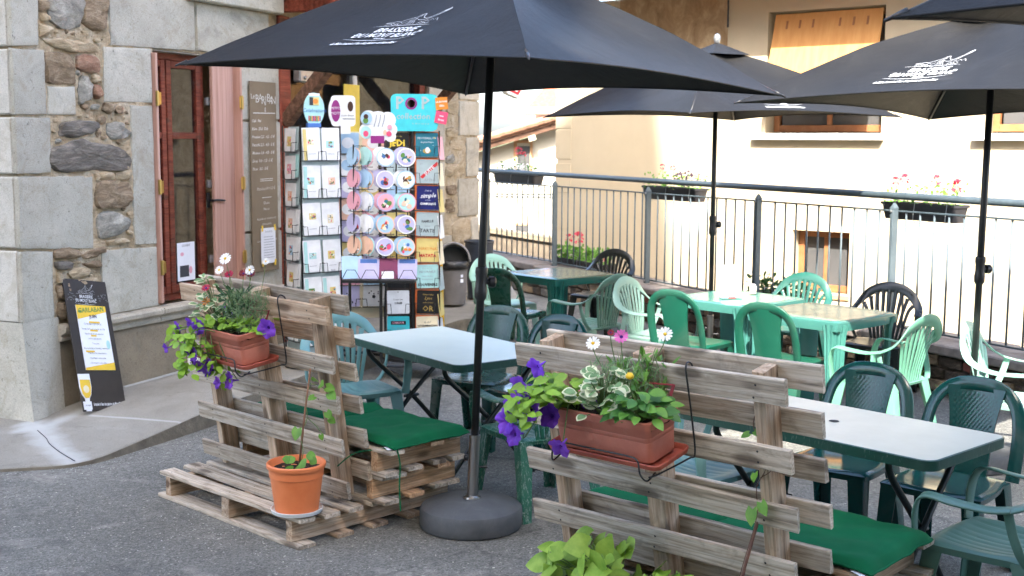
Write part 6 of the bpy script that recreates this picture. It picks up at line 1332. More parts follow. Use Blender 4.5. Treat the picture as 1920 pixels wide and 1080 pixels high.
for (x,y,z,L_,dx,dy,dz,sh) in [(.0,-.02,.06,.05,-.8,-.5,-.2,'oval'),(-.02,-.03,.05,.045,-.6,-.6,.3,'oval'),(.03,-.03,.05,.06,.3,-.9,-.2,'oval'),(.05,-.02,.07,.05,.9,-.4,.1,'oval'),(.02,-.04,.03,.04,0,-.9,-.4,'oval'),(.07,-.03,.06,.045,.7,-.6,-.3,'oval'),(-.01,-.05,.03,.045,-.4,-.8,-.3,'oval'),
                          (.015,-.02,.205,.062,-.25,-.35,-.9,'heart'),(.115,.02,.165,.032,.2,-.3,-.9,'heart'),(.135,.05,.385,.05,.9,-.3,-.1,'heart'),(.11,.05,.40,.05,.3,-.8,.1,'heart'),(.15,.05,.36,.055,.6,-.6,-.4,'heart'),(.09,.06,.41,.04,-.3,-.6,.5,'heart'),(.14,.04,.27,.045,.5,-.5,-.6,'heart'),(.15,.05,.235,.04,.8,-.4,-.5,'heart'),(.085,.05,.34,.04,-.6,-.5,-.2,'heart')]:
    g = MB(); leaf(g, (x,y,z), (dx,dy,dz), L_, L_*.95, sh, .15, .10, up=(-.4,-.8,.45), n=7); g.obj('leaf', m['leaf_vine'], cl, smooth=True)
# --- sweet potato vine in a pot in front of the right bench
ip = F2 @ V(0.58,0.0,0.25)
pb = thing('planter_tub', 'dark planter tub at the bottom edge below the lime leaves', 'planter', TR(ip.x,ip.y,0.145,A2))
g = MB(); vs = []; lv = [(0,0),(0.02,.15),(0.03,.155),(0.028,.165),(0.018,.164),(0.010,.135)]
for (o_,z) in lv: rr = rrect(-.22-o_,.22+o_,-.075-o_*.6,.075+o_*.6,.03,4); vs += [(a,b,z) for a,b in rr]
nn2 = len(rr); g.add(vs, [(i*nn2+j,i*nn2+(j+1)%nn2,(i+1)*nn2+(j+1)%nn2,(i+1)*nn2+j) for i in range(5) for j in range(nn2)]+[tuple(range(nn2))[::-1],tuple(range(5*nn2,6*nn2))]); g.obj('tub', m['planter_dark'], pb, smooth=35)
iv = thing('sweet_potato_vine', 'lime green vine with large heart leaves at the bottom edge', 'plant', TR(ip.x,ip.y,0.262,A2)); st = []
for i in range(120):
    x = rnd.uniform(-.32,.52); y = rnd.uniform(-.14,.10); z = .02+rnd.uniform(0,.16)*max(.1,1-abs(x+.08)*1.7)+(0.03 if x < 0 else 0.015); d = V(rnd.uniform(-.8,.8),rnd.uniform(-.8,.1),rnd.uniform(-.8,.25)); L_ = rnd.uniform(.055,.10)
    g = MB(); leaf(g, (x,y,z), d, L_, L_*rnd.uniform(.85,1.05), 'heart', rnd.uniform(.0,.25), rnd.uniform(.02,.16), up=(rnd.uniform(-.8,.6),rnd.uniform(-1,-.4),rnd.uniform(.3,.9)), n=9); g.obj('leaf', m['leaf_ivy'], iv, smooth=True); st.append([(x*.4,0,-.02),(x*.7,y*.5,z*.6),(x,y,z)])
stems(iv, st, .002)
ip2 = F2 @ V(0.99,0.0,0.20)
v2 = thing('climbing_vine', 'sparse climbing vine on a brown stake up the right bench end', 'plant', TR(ip2.x,ip2.y,0.15,A2))
g = MB(); g.tube([(0.0,0.0,0.0),(0.025,0.06,0.30),(0.05,0.12,0.50)],[.0065,.006,.005],8); g.obj('stake', m['stem_brown'], v2, smooth=True)
stems(v2, [[(0,0,.1),(.03,.03,.3),(.05,.09,.48),(.04,.10,.58),(.08,.09,.66),(.05,.09,.74),(.02,.10,.80),(.045,.10,.88)],[(.06,.09,.62),(.11,.08,.66),(.15,.08,.74)],[(.02,.02,.28),(.08,.01,.28),(.12,.0,.24)]], .0016, 'stem_brown')
for (x,y,z,L_,dx,dy,dz) in [(.11,-.01,.235,.085,.1,-.35,-.95),(.05,.06,.52,.065,.1,-.4,-.9),(.075,.07,.545,.055,.5,-.3,-.7),(.02,.08,.77,.035,-.5,-.5,-.3),(.035,.08,.78,.03,.6,-.4,-.2),(.05,.07,.64,.04,.2,-.6,-.5),(-.03,-.03,.07,.055,-.5,-.7,.1),(.02,-.05,.07,.06,.2,-.9,-.1),(.06,-.04,.06,.055,.8,-.5,.0),(0,-.05,.04,.06,-.1,-.9,-.4),(.09,-.02,.05,.05,.7,-.6,-.3),(.15,.07,.70,.02,.3,-.3,-.4)]:
    g = MB(); leaf(g, (x,y,z), (dx,dy,dz), L_, L_*.78, 'heart', .12, .14, up=(-.2,-.85,.4), n=8); g.obj('leaf', m['leaf_vine'], v2, smooth=True)
g = MB(); leaf(g, (-.04,-.03,.12), (-.2,-.2,-.9), .05,.022,'oval',.3,.5,up=(0,-1,.2)); g.obj('leaf', m['stake'], v2, smooth=True)
# --- railing planters
GR = 'planters hung outside the railing'
def rail_box(label, plabel, s0, s1, zt, flow, fol='leaf_green', white=0, zb=None, yo=0.05, extra=None, n_=260, fs_=.03, purple=0):
    p = thing('railing_planter', label, 'planter', RM, GR); zb = zt-0.14
    g = MB(); vs = []
    for (o_,z) in [(0,zb),(.02,zt-.02),(.03,zt-.02),(.03,zt),(.02,zt),(.015,zt-.02)]:
        rr = rrect(s0+.02-o_,s1-.02+o_,yo+.03-o_,yo+.17+o_,.02,3); vs += [(a,b,z) for a,b in rr]
    k = len(rr); g.add(vs, [(i*k+j,i*k+(j+1)%k,(i+1)*k+(j+1)%k,(i+1)*k+j) for i in range(5) for j in range(k)]+[tuple(range(k))[::-1],tuple(range(5*k,6*k))]); g.obj('box', m['planter_dark'], p, smooth=35)
    for f_ in (0.06,0.5,0.94):
        x = s0+(s1-s0)*f_; g = MB(); g.tube(spl([(x,-0.02,zt+.05),(x,0.0,zt+.075),(x,yo,zt+.04),(x,yo-.004,zt-.02),(x,yo+.0,zb-.012),(x,yo+.2,zb-.012)],4),.003,6); g.obj('bracket', m['galvanised'], p, smooth=True)
    q = thing('window_box_plants', plabel, 'plants', RM @ Matrix.Translation(((s0+s1)/2,yo+.1,zt)), 'plants in the railing planters'); W_ = (s1-s0)/2
    g = MB()
    for i in range(n_):
        x = rnd.uniform(-W_,W_); h = (.13+.08*nz((x*5,s0,1),1.0)); c = V(x, rnd.uniform(-.10,.10), rnd.uniform(-.03,max(.03,h))); leaf(g, c, rdir(0,80), fs_*rnd.uniform(.7,1.5), fs_*rnd.uniform(.5,1.0), 'oval', .2, .2, n=3)
    stuff(g.obj('foliage', m[fol], q, smooth=True))
    if purple:
        g = MB()
        for i in range(90): c = V(rnd.uniform(-W_*.8,-W_*.1), rnd.uniform(-.1,.08), rnd.uniform(.0,.16)); leaf(g, c, rdir(0,80), .035,.025,'oval',.2,.2,n=3)
        stuff(g.obj('dark_foliage', m['leaf_purple'], q, smooth=True))
    st = []
    for (x,z,r_) in flow:
        g = MB()
        for i in range(34): d = rdir(-60,90); leaf(g, V(x,-.02,z)+d*r_*.55, d, r_*.6, r_*.5, 'petal', .1, .1, n=2)
        g.obj('bloom', m['petal_red'], q); st.append([(x*.9,0,0),(x,-.01,z*.6),(x,-.02,z)])
    if st: stems(q, st, .003)
    if white:
        g = MB()
        for i in range(white): c = V(rnd.uniform(-W_*.5,W_*.6), rnd.uniform(-.11,.06), rnd.uniform(.03,.13)); d = rdir(0,80); [leaf(g, c, V(math.cos(k*1.26),math.sin(k*1.26)*.5,.5+.4*math.cos(k)), .014,.012,'petal',.1,.1,n=2) for k in range(5)]
        stuff(g.obj('white_blooms', m['petal_white'], q))
rail_box('dark railing planter left end, dense white flowers', 'dense white flowers with one red bloom in the far left railing planter', 9.30,10.45,1.475,[(-.05,.30,.05),(-.22,.26,.03)],'leaf_green',260)
rail_box('dark railing planter with purple foliage beside the rear pole', 'trailing green and purple plants in the middle railing planter', 5.73,6.71,1.425,[(.0,.20,.03),(.2,.21,.03)],'leaf_vine',0,purple=1,n_=170)
rail_box('dark railing planter with red geraniums at the right', 'red geraniums and white flowers in the right railing planter', 2.28,3.05,1.42,[(.30,.17,.035),(.20,.19,.04),(-.14,.19,.04),(-.36,.15,.05)],'leaf_vine',110,n_=210)
rail_box('low dark planter with geraniums at the far end of the wall', 'bushy green geraniums with red blooms low behind the rear table', 7.55,8.75,0.47,[(.12,.26,.07),(.35,.24,.05),(-.45,.05,.05)],'leaf_vine',0,n_=420,fs_=.05,yo=0.08)
rail_box('low dark planter behind the menu card', 'dark leafy shrub low behind the menu card', 4.05,4.85,0.47,[(-.3,.02,.03)],'leaf_dark',0,n_=300,fs_=.045,yo=0.08)
q = thing('straggly_plant', 'straggly green branches at the right edge behind the railing', 'plant', RM @ Matrix.Translation((1.0,0.12,0.40)), 'plants in the railing planters')
st = [[(-.3,.1,.0),(-.2,.05,.10),(-.05,.0,.16),(.12,-.02,.20),(.34,-.03,.22)],[(-.2,0,.05),(0,0,.12),(.18,0,.10)],[(-.3,0,0),(-.2,0,.2),(-.12,0,.33)]]; stems(q, st, .004, 'stem_brown')
for P in st:
    for pnt in spl(P,3):
        for k in range(2):
            g = MB(); leaf(g, pnt+V(rnd.uniform(-.03,.03),rnd.uniform(-.03,.03),rnd.uniform(-.03,.03)), rdir(-40,60), .055,.032,'oval',.3,.2,n=4); g.obj('leaf', m['leaf_dark'], q, smooth=True)
for (s0_,k) in ((1.9,26),(2.2,14),(6.9,16)):
    q = thing('wall_weed', {1.9:'tuft of weeds at the foot of the low wall by the mint armchair',2.2:'small weed on the low wall behind the mint armchair',6.9:'green weed at the wall foot behind the sunny tables'}[s0_], 'weed', RM @ Matrix.Translation((s0_,-.25,0.02 if s0_ != 2.2 else .12)), 'weeds along the wall')
    g = MB(); [leaf(g, (rnd.uniform(-.05,.05),rnd.uniform(-.03,.0),0), rdir(20,80,270,80), rnd.uniform(.05,.11),.012,'oval',.5,.1,n=4) for i in range(k)]; stuff(g.obj('blades', m['leaf_vine'], q))

# loose grit along the kerb and by the pallets
gr_ = MB(); rg = random.Random(77)
for i in range(620):
    if i < 420: k_ = rg.randrange(8, len(kerb)-20); p = kerb[k_].lerp(kerb[k_+1], rg.random()); d_ = kerb[k_+1]-kerb[k_]; o_ = V(d_.y,-d_.x,0).normalized(); p = V(p.x,p.y,0)+o_*abs(rg.gauss(0.05,0.09))
    else: p = V(-1.35+rg.gauss(0,0.30), 5.80+rg.gauss(0,0.22), 0)
    r_ = rg.uniform(0.002,0.0065); a = rg.uniform(0,6)
    gr_.add([(p.x+r_*math.cos(a),p.y+r_*math.sin(a),0.001),(p.x+r_*math.cos(a+2.1),p.y+r_*math.sin(a+2.1),0.001),(p.x+r_*math.cos(a+4.2),p.y+r_*math.sin(a+4.2),0.001),(p.x,p.y,r_*0.9)],[(0,1,3),(1,2,3),(2,0,3)])
tag(gr_.obj('loose_grit', m['repair_cement']), 'pale loose grit scattered along the kerb and pallets', 'grit', kind='stuff')
# ------------------------------------------------------------ card racks in front of the shop
rc = random.Random(4)
FRONT = Matrix(((1,0,0,0),(0,0,-1,0),(0,1,0,0),(0,0,0,1)))           # 2d (x,y) -> (x,0,z) facing -y
def picture(cx, cy, w, h, k=9):
    out = [(rect2d(cx-w/2,cx+w/2,cy-h/2,cy+h/2), rc.choice(['c_cream','c_skyb','c_sand','c_mintp','c_rose','c_green','c_peach','c_greyb']))]
    for i in range(k): out.append((disc2d(cx+rc.uniform(-.38,.38)*w, cy+rc.uniform(-.36,.36)*h, w*rc.uniform(.05,.16), h*rc.uniform(.06,.18), 8, rc.uniform(0,3)), rc.choice(['c_green','c_brown','c_red','c_gold','c_teal','c_pink','c_white','c_orange','c_cream','c_purple'])))
    return out
def card(name, label, cat, M, w, h, mt, group, deco=(), shape='rect', th=0.004):
    """thin card standing in its pocket: M places its bottom centre, it faces local -y"""
    g = MB()
    poly = rrect(-w/2,w/2,0,h,min(w,h)*0.05,3) if shape == 'rect' else disc2d(0,h/2,w/2,h/2,22)[0]
    g.prism(poly, -th/2, th/2, FRONT); o = g.obj(name, m[mt], M=M @ Matrix.Rotation(R(rc.uniform(-2.2,2.2)),4,'Y') @ Matrix.Translation((rc.uniform(-.004,.004),0,0))); tag(o, label, cat, group)
    for di, (sh_, dm) in enumerate(deco):
        g = MB(); flat(g, sh_, FRONT, z=th/2+0.0012+0.0004*di); g.obj('print', m[dm], o)
    return o
def pocket(parent, x, z, w, y=0.0, h=0.075, d=0.028, Ml=None):
    g = MB(); g.tube([(x-w/2,y,z+h),(x-w/2,y-d,z+h-.004),(x-w*.32,y-d,z+h-.004),(x-w*.28,y-d,z),(x+w*.28,y-d,z),(x+w*.32,y-d,z+h-.004),(x+w/2,y-d,z+h-.004),(x+w/2,y,z+h)],.0028,5); g.tube([(x-w/2,y,z),(x-w/2,y-d,z),(x+w/2,y-d,z),(x+w/2,y,z)],.0032,5)
    return g.obj('wire_pocket', m['wire_black'], parent, M=Ml)
# rack 1: greeting cards
Mr = TR(-1.56,9.52,0.15,34)
r1 = thing('greeting_card_rack', 'tall square rack of white greeting cards next to the chalkboard', 'card rack', Mr, 'card racks')
for (x,y) in ((-.165,-.165),(.165,-.165),(-.165,.165),(.165,.165)):
    g = MB(); g.tube([(x,y,.03),(x,y,1.86)],.007,6); g.obj('post', m['wire_black'], r1)
g = MB(); g.lathe([(.24,0),(.24,.02),(.03,.035),(.03,.06)],20); g.obj('foot', m['black_steel'], r1, smooth=30)
g = MB(); g.box(-.155,.155,-.155,.155,.05,1.84); g.obj('core', m['c_greyb'], r1)
GCARD = 'white greeting cards in the tall rack'; colname = ['left','right']; mots = ['c_rose','c_green','c_peach','c_orange','c_teal','c_pink','c_gold','c_blue','c_brown']; words = ['rose','green','peach','orange','teal','pink','gold','blue','brown']
ordn = ['top','second','third','fourth','fifth','sixth','seventh','eighth']
for r_ in range(6):
    for c_ in range(2):
        x = -.08+.16*c_; z = 1.60-.285*r_; k = rc.randrange(9)
        dec = picture(rc.uniform(-.015,.015),.125+rc.uniform(-.02,.02),rc.uniform(.045,.07),rc.uniform(.045,.07),8)+[(rect2d(-.03,.03,.045,.048),'ink_grey')]
        if rc.random() < .4: dec.append((rect2d(-.068,-.04,0,.235),'c_sand' if r_ == 0 else 'c_mintp'))
        if rc.random() < .3: dec.append((text2d('BB' if rc.random()<.5 else 'Merci', .035),'ink_grey'))
        card('greeting_card', 'white greeting card with a small picture, %s row of the rack front, %s column' % (ordn[r_],colname[c_]), 'card', Mr @ Matrix.Translation((x,-.183,z)) @ Matrix.Rotation(R(-3),4,'X'), .148, .245, 'c_white', GCARD, dec); pocket(r1, x, z-.006, .158, -.17)
Mleft = Matrix.Rotation(R(-90),4,'Z')
for r_ in range(8):
    z = 1.665-.209*r_; k = rc.randrange(9)
    for b_ in (1,0):
        card('greeting_card', '%s white greeting card, %s row on the left side of the rack' % ('rear' if b_ else 'front',ordn[r_]), 'card', Mr @ Mleft @ Matrix.Translation((0.03*b_,-.183+.012*b_,z+.012*b_)) @ Matrix.Rotation(R(-4),4,'X'), .19, .175, 'c_white' if not b_ else rc.choice(['c_mintp','c_greyb','c_white']), GCARD, picture(-.01,.075,.075,.075,7) if not b_ else [])
    pocket(r1, 0, z-.006, .22, -.17, Ml=Mleft)
hd = thing('oval_header', 'oval pale blue header sign on top of the greeting card rack', 'sign', Mr @ Matrix.Translation((-.02,-.10,1.86)), 'rack header signs')
g = MB(); g.prism(disc2d(0,.125,.085,.125,28)[0],-.006,.006,FRONT); g.obj('board', m['c_mintp'], hd)
for sh_, dm, z in [(rect2d(-.045,.045,.225,.245),'c_white',.009),(rect2d(-.04,.04,.155,.215),'c_sand',.009),(disc2d(.01,.185,.022,.02,12),'c_orange',.010),(rect2d(-.04,-.01,.155,.215),'ink',.0105),(text2d('Celebrations',.038,.3),'c_blue',.009)]+[(rect2d(-.05+.013*i,-.04+.013*i,.035,.075),['c_red','c_green','c_orange','c_purple'][i%4],.009) for i in range(8)]:
    g = MB(); flat(g, sh_ if dm != 'c_blue' else ([(x,y+.115) for x,y in sh_[0]],sh_[1]), FRONT, z=z); g.obj('print', m[dm], hd)
g = MB(); g.cbox(-.055,.055,-.01,.03,-.012,.02,.003); g.obj('clip', m['c_blue'], hd)
# rack 1b: pastel cards behind
Mb = TR(-1.235,9.95,0.15,6)
rb = thing('pastel_card_rack', 'slim rack of pastel cards between the two big racks', 'card rack', Mb, 'card racks')
for x in (-.19,.19):
    g = MB(); g.tube([(x,0,.0),(x,0,1.84)],.009,6); g.obj('post', m['wire_black'], rb)
g = MB(); g.box(-.18,.18,.01,.02,.3,1.82); g.obj('back_panel', m['c_cream'], rb)
g = MB(); g.tube([(-.25,-.2,.01),(.25,.2,.01)],.012,6); g.tube([(-.25,.2,.01),(.25,-.2,.01)],.012,6); g.obj('foot', m['wire_black'], rb)
pc = ['c_skyb','c_white','c_lilac','c_peach','c_lilac','c_sand','c_rose','c_lilac','c_lilac']; pn_ = ['sky blue','white','lilac','peach','lilac','sand','rose','lilac','lilac']
for r_ in range(8):
    for c_ in range(2):
        x = -.10+.20*c_; z = 1.645-.178*r_; kk = r_ if c_ == 0 else (r_+3)%9
        dec = [(disc2d(.0,.085,.05,.045,16),'c_white' if kk != 1 else 'c_skyb')] if r_ < 6 else [(disc2d(rc.uniform(-.06,.06),rc.uniform(.02,.14),.006,.006,6),'ink') for _ in range(9)]+[(disc2d(0,.08,.016,.016,5),'ink')]
        card('gift_card', '%s card in the %s row, %s column of the slim pastel rack' % (pn_[kk],ordn[r_],colname[c_]), 'card', Mb @ Matrix.Translation((x,-.018,z)) @ Matrix.Rotation(R(-4),4,'X'), .175, .168, pc[kk], 'pastel gift cards', dec); pocket(rb, x, z-.005, .185, 0, .07)
hd = thing('gift_header', 'white and purple header sign with an oval badge above the pastel cards', 'sign', Mb @ Matrix.Translation((-.13,-.25,1.86)), 'rack header signs')
g = MB(); g.prism(rrect(-.09,.10,0,.24,.03,4),-.006,.006,FRONT); g.prism(disc2d(-.055,.12,.055,.115,20)[0],-.009,.004,FRONT); g.obj('board', m['c_white'], hd)
for sh_, dm, z in [(disc2d(-.052,.12,.036,.085,18),'c_purple',.0115),(([(x-.052,y+.14) for x,y in text2d('PETITS',.026)[0]],text2d('PETITS',.026)[1]),'c_white',.013),(([(x-.052,y+.10) for x,y in text2d('MOTS',.03)[0]],text2d('MOTS',.03)[1]),'c_white',.013),(disc2d(.062,.155,.022,.04,14),'c_brown',.009),(rect2d(-.0,.095,.055,.06),'ink_dark',.009),(([(x+.04,y+.085) for x,y in text2d('tout doux',.024)[0]],text2d('tout doux',.024)[1]),'ink_dark',.009)]:
    g = MB(); flat(g, sh_, FRONT, z=z); g.obj('print', m[dm], hd)
g = MB(); g.cbox(-.02,.06,-.004,.004,-.06,.0,.001); g.obj('stem', m['c_white'], hd)
# rack 2: round mirror cards on a wire tree
M2r = TR(-0.99,9.12,0.15,0)
r2 = thing('round_card_stand', 'black wire stand of round picture cards with an envelope tray', 'card rack', M2r, 'card racks')
for x,y in ((-.19,-.02),(.0,.03),(.13,-.06),(.21,-.02)):
    g = MB(); g.tube([(x,y,.72 if x != 0 else .05),(x,y,1.95 if x == 0 else 1.72)],.006 if x else .012,8); g.obj('post', m['wire_black'], r2)
g = MB(); g.tube([(-.23,0,.02),(-.23,0,.74)],.011,8); g.tube([(-.3,.16,.02),(-.23,0,.05),(-.3,-.2,.02)],.01,6); g.tube([(.18,.16,.02),(0,0,.05),(.18,-.2,.02)],.01,6); g.obj('leg', m['wire_black'], r2)
g = MB(); g.cbox(-.27,.27,-.13,.10,.70,.725,.004); tray = g.obj('tray', m['black_steel'], r2)
bc = ['c_rose','c_mintp','c_peach','c_skyb','c_white','c_lilac']; bn = ['rose','mint','peach','sky blue','white','lilac']
for r_ in range(5):
    z = 1.56-.165*r_
    for (x,y,rz,nm_) in ((.055,-.10,0,'middle'),(.205,-.10,4,'right'),(-.18,-.03,-48,'far left'),(-.085,-.07,-42,'left')):
        k = rc.randrange(6); d_ = .138
        for b_ in (1,0):
            dec = [] if b_ else [(disc2d(0,d_/2,d_*.44,d_*.44,20),bc[(k+1)%6]),]+[(disc2d(rc.uniform(-.03,.03),d_*rc.uniform(.28,.66),rc.uniform(.006,.020),rc.uniform(.006,.022),9,rc.uniform(0,3)),rc.choice(mots+['c_white','c_brown','c_cream','c_red'])) for _ in range(9)]
            card('round_card', '%s round %s card, %s column, %s row of the wire stand' % ('rear' if b_ else 'front',bn[(k+b_)%6],nm_,ordn[r_]), 'card', M2r @ Matrix.Translation((x-.03*b_,y+.02*b_,z+.008*b_)) @ Matrix.Rotation(R(rz),4,'Z') @ Matrix.Rotation(R(-6),4,'X'), d_, d_, bc[(k+b_)%6], 'round picture cards', dec, 'disc')
        pocket(r2, 0, 0, .12, 0, .045, .025, Ml=Matrix.Translation((x,y+.03,z-.004)) @ Matrix.Rotation(R(rz),4,'Z'))
hd = thing('scalloped_header', 'white scalloped header sign with round pictures over the round cards', 'sign', M2r @ Matrix.Translation((0.0,-.06,1.75)), 'rack header signs')
g = MB()
for kq,(x,y,r_) in enumerate(((0,.13,.085),(-.07,.16,.06),(-.08,.07,.06),(.07,.15,.06),(.09,.08,.05),(.0,.05,.07),(.09,.03,.04))): g.prism(disc2d(x,y,r_,r_,20)[0],-.004-.0006*kq,.004+.0009*kq,FRONT)
g.obj('board', m['c_white'], hd)
for sh_, dm, z in [(disc2d(-.085,.165,.042,.048,16),'c_skyb',.012),(disc2d(-.09,.145,.02,.022,10),'c_green',.013),(disc2d(-.088,.175,.018,.018,10),'c_brown',.0133),(disc2d(-.09,.06,.04,.045,16),'c_mintp',.012),(disc2d(-.09,.05,.02,.022,10),'c_pink',.013),(disc2d(.08,.05,.02,.02,10),'c_pink',.013),(disc2d(.05,.06,.014,.02,10),'c_peach',.013),(disc2d(.085,.10,.018,.018,10),'c_rose',.013),(rect2d(-.055,.045,-.02,.035),'c_purple',.0145)]+[(stroke2d([(-.03+.03*i,.10),(-.015+.03*i,.15),(-.01+.03*i,.19)],.006),'ink_grey',.013) for i in range(3)]:
    g = MB(); flat(g, sh_, FRONT, z=z+.002); g.obj('print', m[dm], hd)
for (x,w,h,mt,nm_,ty) in ((-.20,.15,.17,'c_skyb','pale blue envelope at the left end of the wire stand tray',8),(-.08,.16,.15,'c_lilac','lilac envelope with blue flap in the wire stand tray',-4),(.07,.15,.155,'c_plum','plum notebook with white label in the wire stand tray',3),(.21,.15,.15,'c_lilac','lilac envelope at the right end of the wire stand tray',-6)):
    dec = [(rect2d(-w*.4,w*.4,h*.78,h*.98),'c_blue')] if mt == 'c_lilac' else ([(rect2d(-w*.3,w*.3,0,h*.36),'c_white')] if mt == 'c_plum' else [])
    card('envelope', nm_, 'envelope', M2r @ Matrix.Translation((x,-.10,.73)) @ Matrix.Rotation(R(ty),4,'Z') @ Matrix.Rotation(R(-14),4,'X'), w, h, mt, 'envelopes in the tray', dec); 
for x in (-.2,-.06,.08,.22):
    g = MB(); g.tube([(x-.07,-.135,.725),(x-.03,-.15,.80),(x+.03,-.15,.80),(x+.07,-.135,.725)],.003,5); g.obj('wire_hoop', m['wire_black'], r2)
# rack 3: tin signs
M3 = TR(-0.80,9.80,0.15,3)
r3 = thing('tin_sign_rack', 'tall rack of printed tin signs beside the stone pier', 'card rack', M3, 'card racks')
g = MB(); g.box(-.20,.20,-.06,.20,.06,1.80); g.obj('core', m['c_brown'], r3)
for x in (-.215,.0,.215):
    g = MB(); g.tube([(x,-.085,.03),(x,-.085,1.83)],.006 if x else .012,6); g.obj('post', m['wire_black'], r3)
g = MB(); g.lathe([(.26,0),(.26,.02),(.03,.04)],20); g.obj('foot', m['black_steel'], r3, smooth=30)
def tx(s, size, x, y, shear=0, rot=0, bold=0.0):
    vs, fs = text2d(s, size, shear, bold, res=1); c_, s_ = math.cos(R(rot)), math.sin(R(rot)); return ([(a*c_-b*s_+x, a*s_+b*c_+y) for a,b in vs], fs)
GS = 'printed tin signs in the rack'
SR = [('c_teal','teal tin sign with a small boat, top right',[(tx('MOUSSAILLON',.022,0,.145),'c_white'),(tx('du grand large',.018,0,.115,.3),'c_white'),(disc2d(0,.045,.032,.02,16),'c_gold'),(disc2d(.005,.052,.018,.024,10),'c_white'),(disc2d(-.05,.05,.003,.003,6),'c_white'),(disc2d(.06,.15,.006,.006,6),'c_yellow'),(disc2d(.05,.09,.003,.003,6),'c_white')]),
 ('c_greyb','pale grey tin sign with a red diagonal ribbon',[(([(-.06,.05),(-.04,.035),(.09,.155),(.07,.17)],[(0,1,2,3)]),'c_red'),(tx('SUITE',.038,.012,.10,0,43,.001),'c_white'),(tx('ET',.02,-.05,.15),'ink_grey'),(tx('APÉRO',.030,.02,.025),'ink_grey')]),
 ('c_navy','navy tin sign with white script',[(tx("c'est si",.02,0,.15),'c_white'),(tx('simple',.048,0,.11,.35,5,.001),'c_white'),(tx('et bon',.016,0,.075),'c_white'),(tx('COMPLIQUÉ',.022,0,.045,0,0,.0014),'c_white')]),
 ('c_greyb','grey tin sign with dark tart lettering',[(tx('FAMILLE',.026,0,.115,0,4,.0008),'ink'),(rect2d(-.02,.02,.075,.079),'ink_grey'),(tx('TARTE',.040,0,.04,0,0,.0004),'ink')]),
 ('c_sand','yellow tin sign with red lettering',[(tx('HAKUNA',.034,0,.105),'c_orange'),(tx('MATATA',.034,.0,.05,0,0,.0012),'c_red')]),
 ('c_mintp','pale mint tin sign with souvenir lettering',[(tx('Prendre le',.018,0,.155),'ink_grey'),(tx('ADORABLE',.026,0,.13),'ink_grey'),(tx('temps de faire',.016,0,.095),'ink_grey'),(tx('les plus beaux',.016,0,.07),'ink_grey'),(tx('SOUVENIRS',.030,0,.025,0,0,.001),'ink_dark')]),
 ('c_black','black tin sign with gold lettering',[(tx('Vous valez',.02,0,.155),'c_gold'),(tx('Lyse',.034,0,.125,.4),'c_gold'),(tx('votre pesant',.016,0,.09),'c_gold'),(tx('OR',.062,0,.04),'c_gold')]),
 ('c_cream','cream tin sign with determination lettering',[(tx('DÉTERMINATION',.02,0,.11,0,0,.001),'ink_dark'),(tx('la clef',.022,0,.14,.3),'ink'),(rect2d(-.06,.06,.06,.064),'ink_grey')])]
for i,(mt,lb,dec) in enumerate(SR):
    z = 1.625-.209*i
    g = MB(); g.box(.02,.215,-.075,-.068,z-.008,z+.195); g.obj('pocket_frame', m['c_gborder'], r3)
    card('tin_sign', lb, 'sign', M3 @ Matrix.Translation((.118,-.088,z)) @ Matrix.Rotation(R(-2),4,'X'), .178, .188, mt, GS, dec); pocket(r3, .118, z-.005, .19, -.08, .09)
SL = [('c_black','black tin sign with big yellow lettering at the top left',[(tx("J'étais un",.022,0,.16),'c_gold'),(tx('JEDi',.070,0,.105,0,0,.003),'c_yellow'),(tx('moi aussi',.026,0,.045,0,0,.001),'c_gold')]),('c_greyb','grey tin sign hidden behind the round cards, left column second row',[(tx('la vie',.04,0,.1),'ink')]),('c_skyb','blue tin sign behind the round cards, left column third row',[(tx('PROMIS',.03,0,.1),'ink_grey')]),('c_sand','sand tin sign behind the round cards, left column fourth row',[(tx('ZEN',.05,0,.1),'ink')]),('c_gold','golden tin sign behind the round cards, left column fifth row',[(tx('STAR',.05,0,.1),'c_brown')]),('c_black','black tin sign with red lettering above the white one',[(tx('FAMILLE',.03,0,.05,0,0,.001),'c_red')]),
 ('c_white','white tin sign with small dark lettering, lower left',[(disc2d(0,.175,.004,.004,8),'ink'),(tx('Il était une',.018,0,.115,.2),'ink'),(tx('1 FOIS',.022,0,.085,0,0,.001),'ink_dark')]),('c_turq','turquoise tin sign with a dark banner, bottom left',[(rect2d(-.06,.06,.12,.15),'ink_dark'),(tx("L'AMOUR",.022,0,.135,0,0,.0006),'c_rose'),(tx('TOUJOURS',.022,0,.09),'ink_grey'),(tx('gagne',.026,0,.05),'ink_grey')])]
for i,(mt,lb,dec) in enumerate(SL):
    z = 1.625-.209*i; card('tin_sign', lb, 'sign', M3 @ Matrix.Translation((-.115,-.088,z)) @ Matrix.Rotation(R(-2),4,'X'), .178, .188, mt, GS, dec); pocket(r3, -.115, z-.005, .19, -.08, .09)
for i in range(8):
    z = 1.60-.209*i; card('tin_sign', 'tin sign seen edge-on at the right side of the rack, %s row' % ordn[i], 'sign', M3 @ Matrix.Rotation(R(78),4,'Z') @ Matrix.Translation((.03,-.235,z)) @ Matrix.Rotation(R(-6),4,'X'), .17, .185, ['c_rose','c_cream','c_sand','c_white','c_cream','c_greyb','c_sand','c_white'][i], GS, [])
hd = thing('pop_header', 'turquoise header sign with a punched hole above the tin signs', 'sign', M3 @ Matrix.Translation((.02,-.10,1.825)), 'rack header signs')
g = MB(); ou = rrect(-.185,.185,0,.29,.04,6); hc = (-.025,.215); hn = [(hc[0]+.032*math.cos(2*math.pi*i/28),hc[1]+.032*math.sin(2*math.pi*i/28)) for i in range(28)]
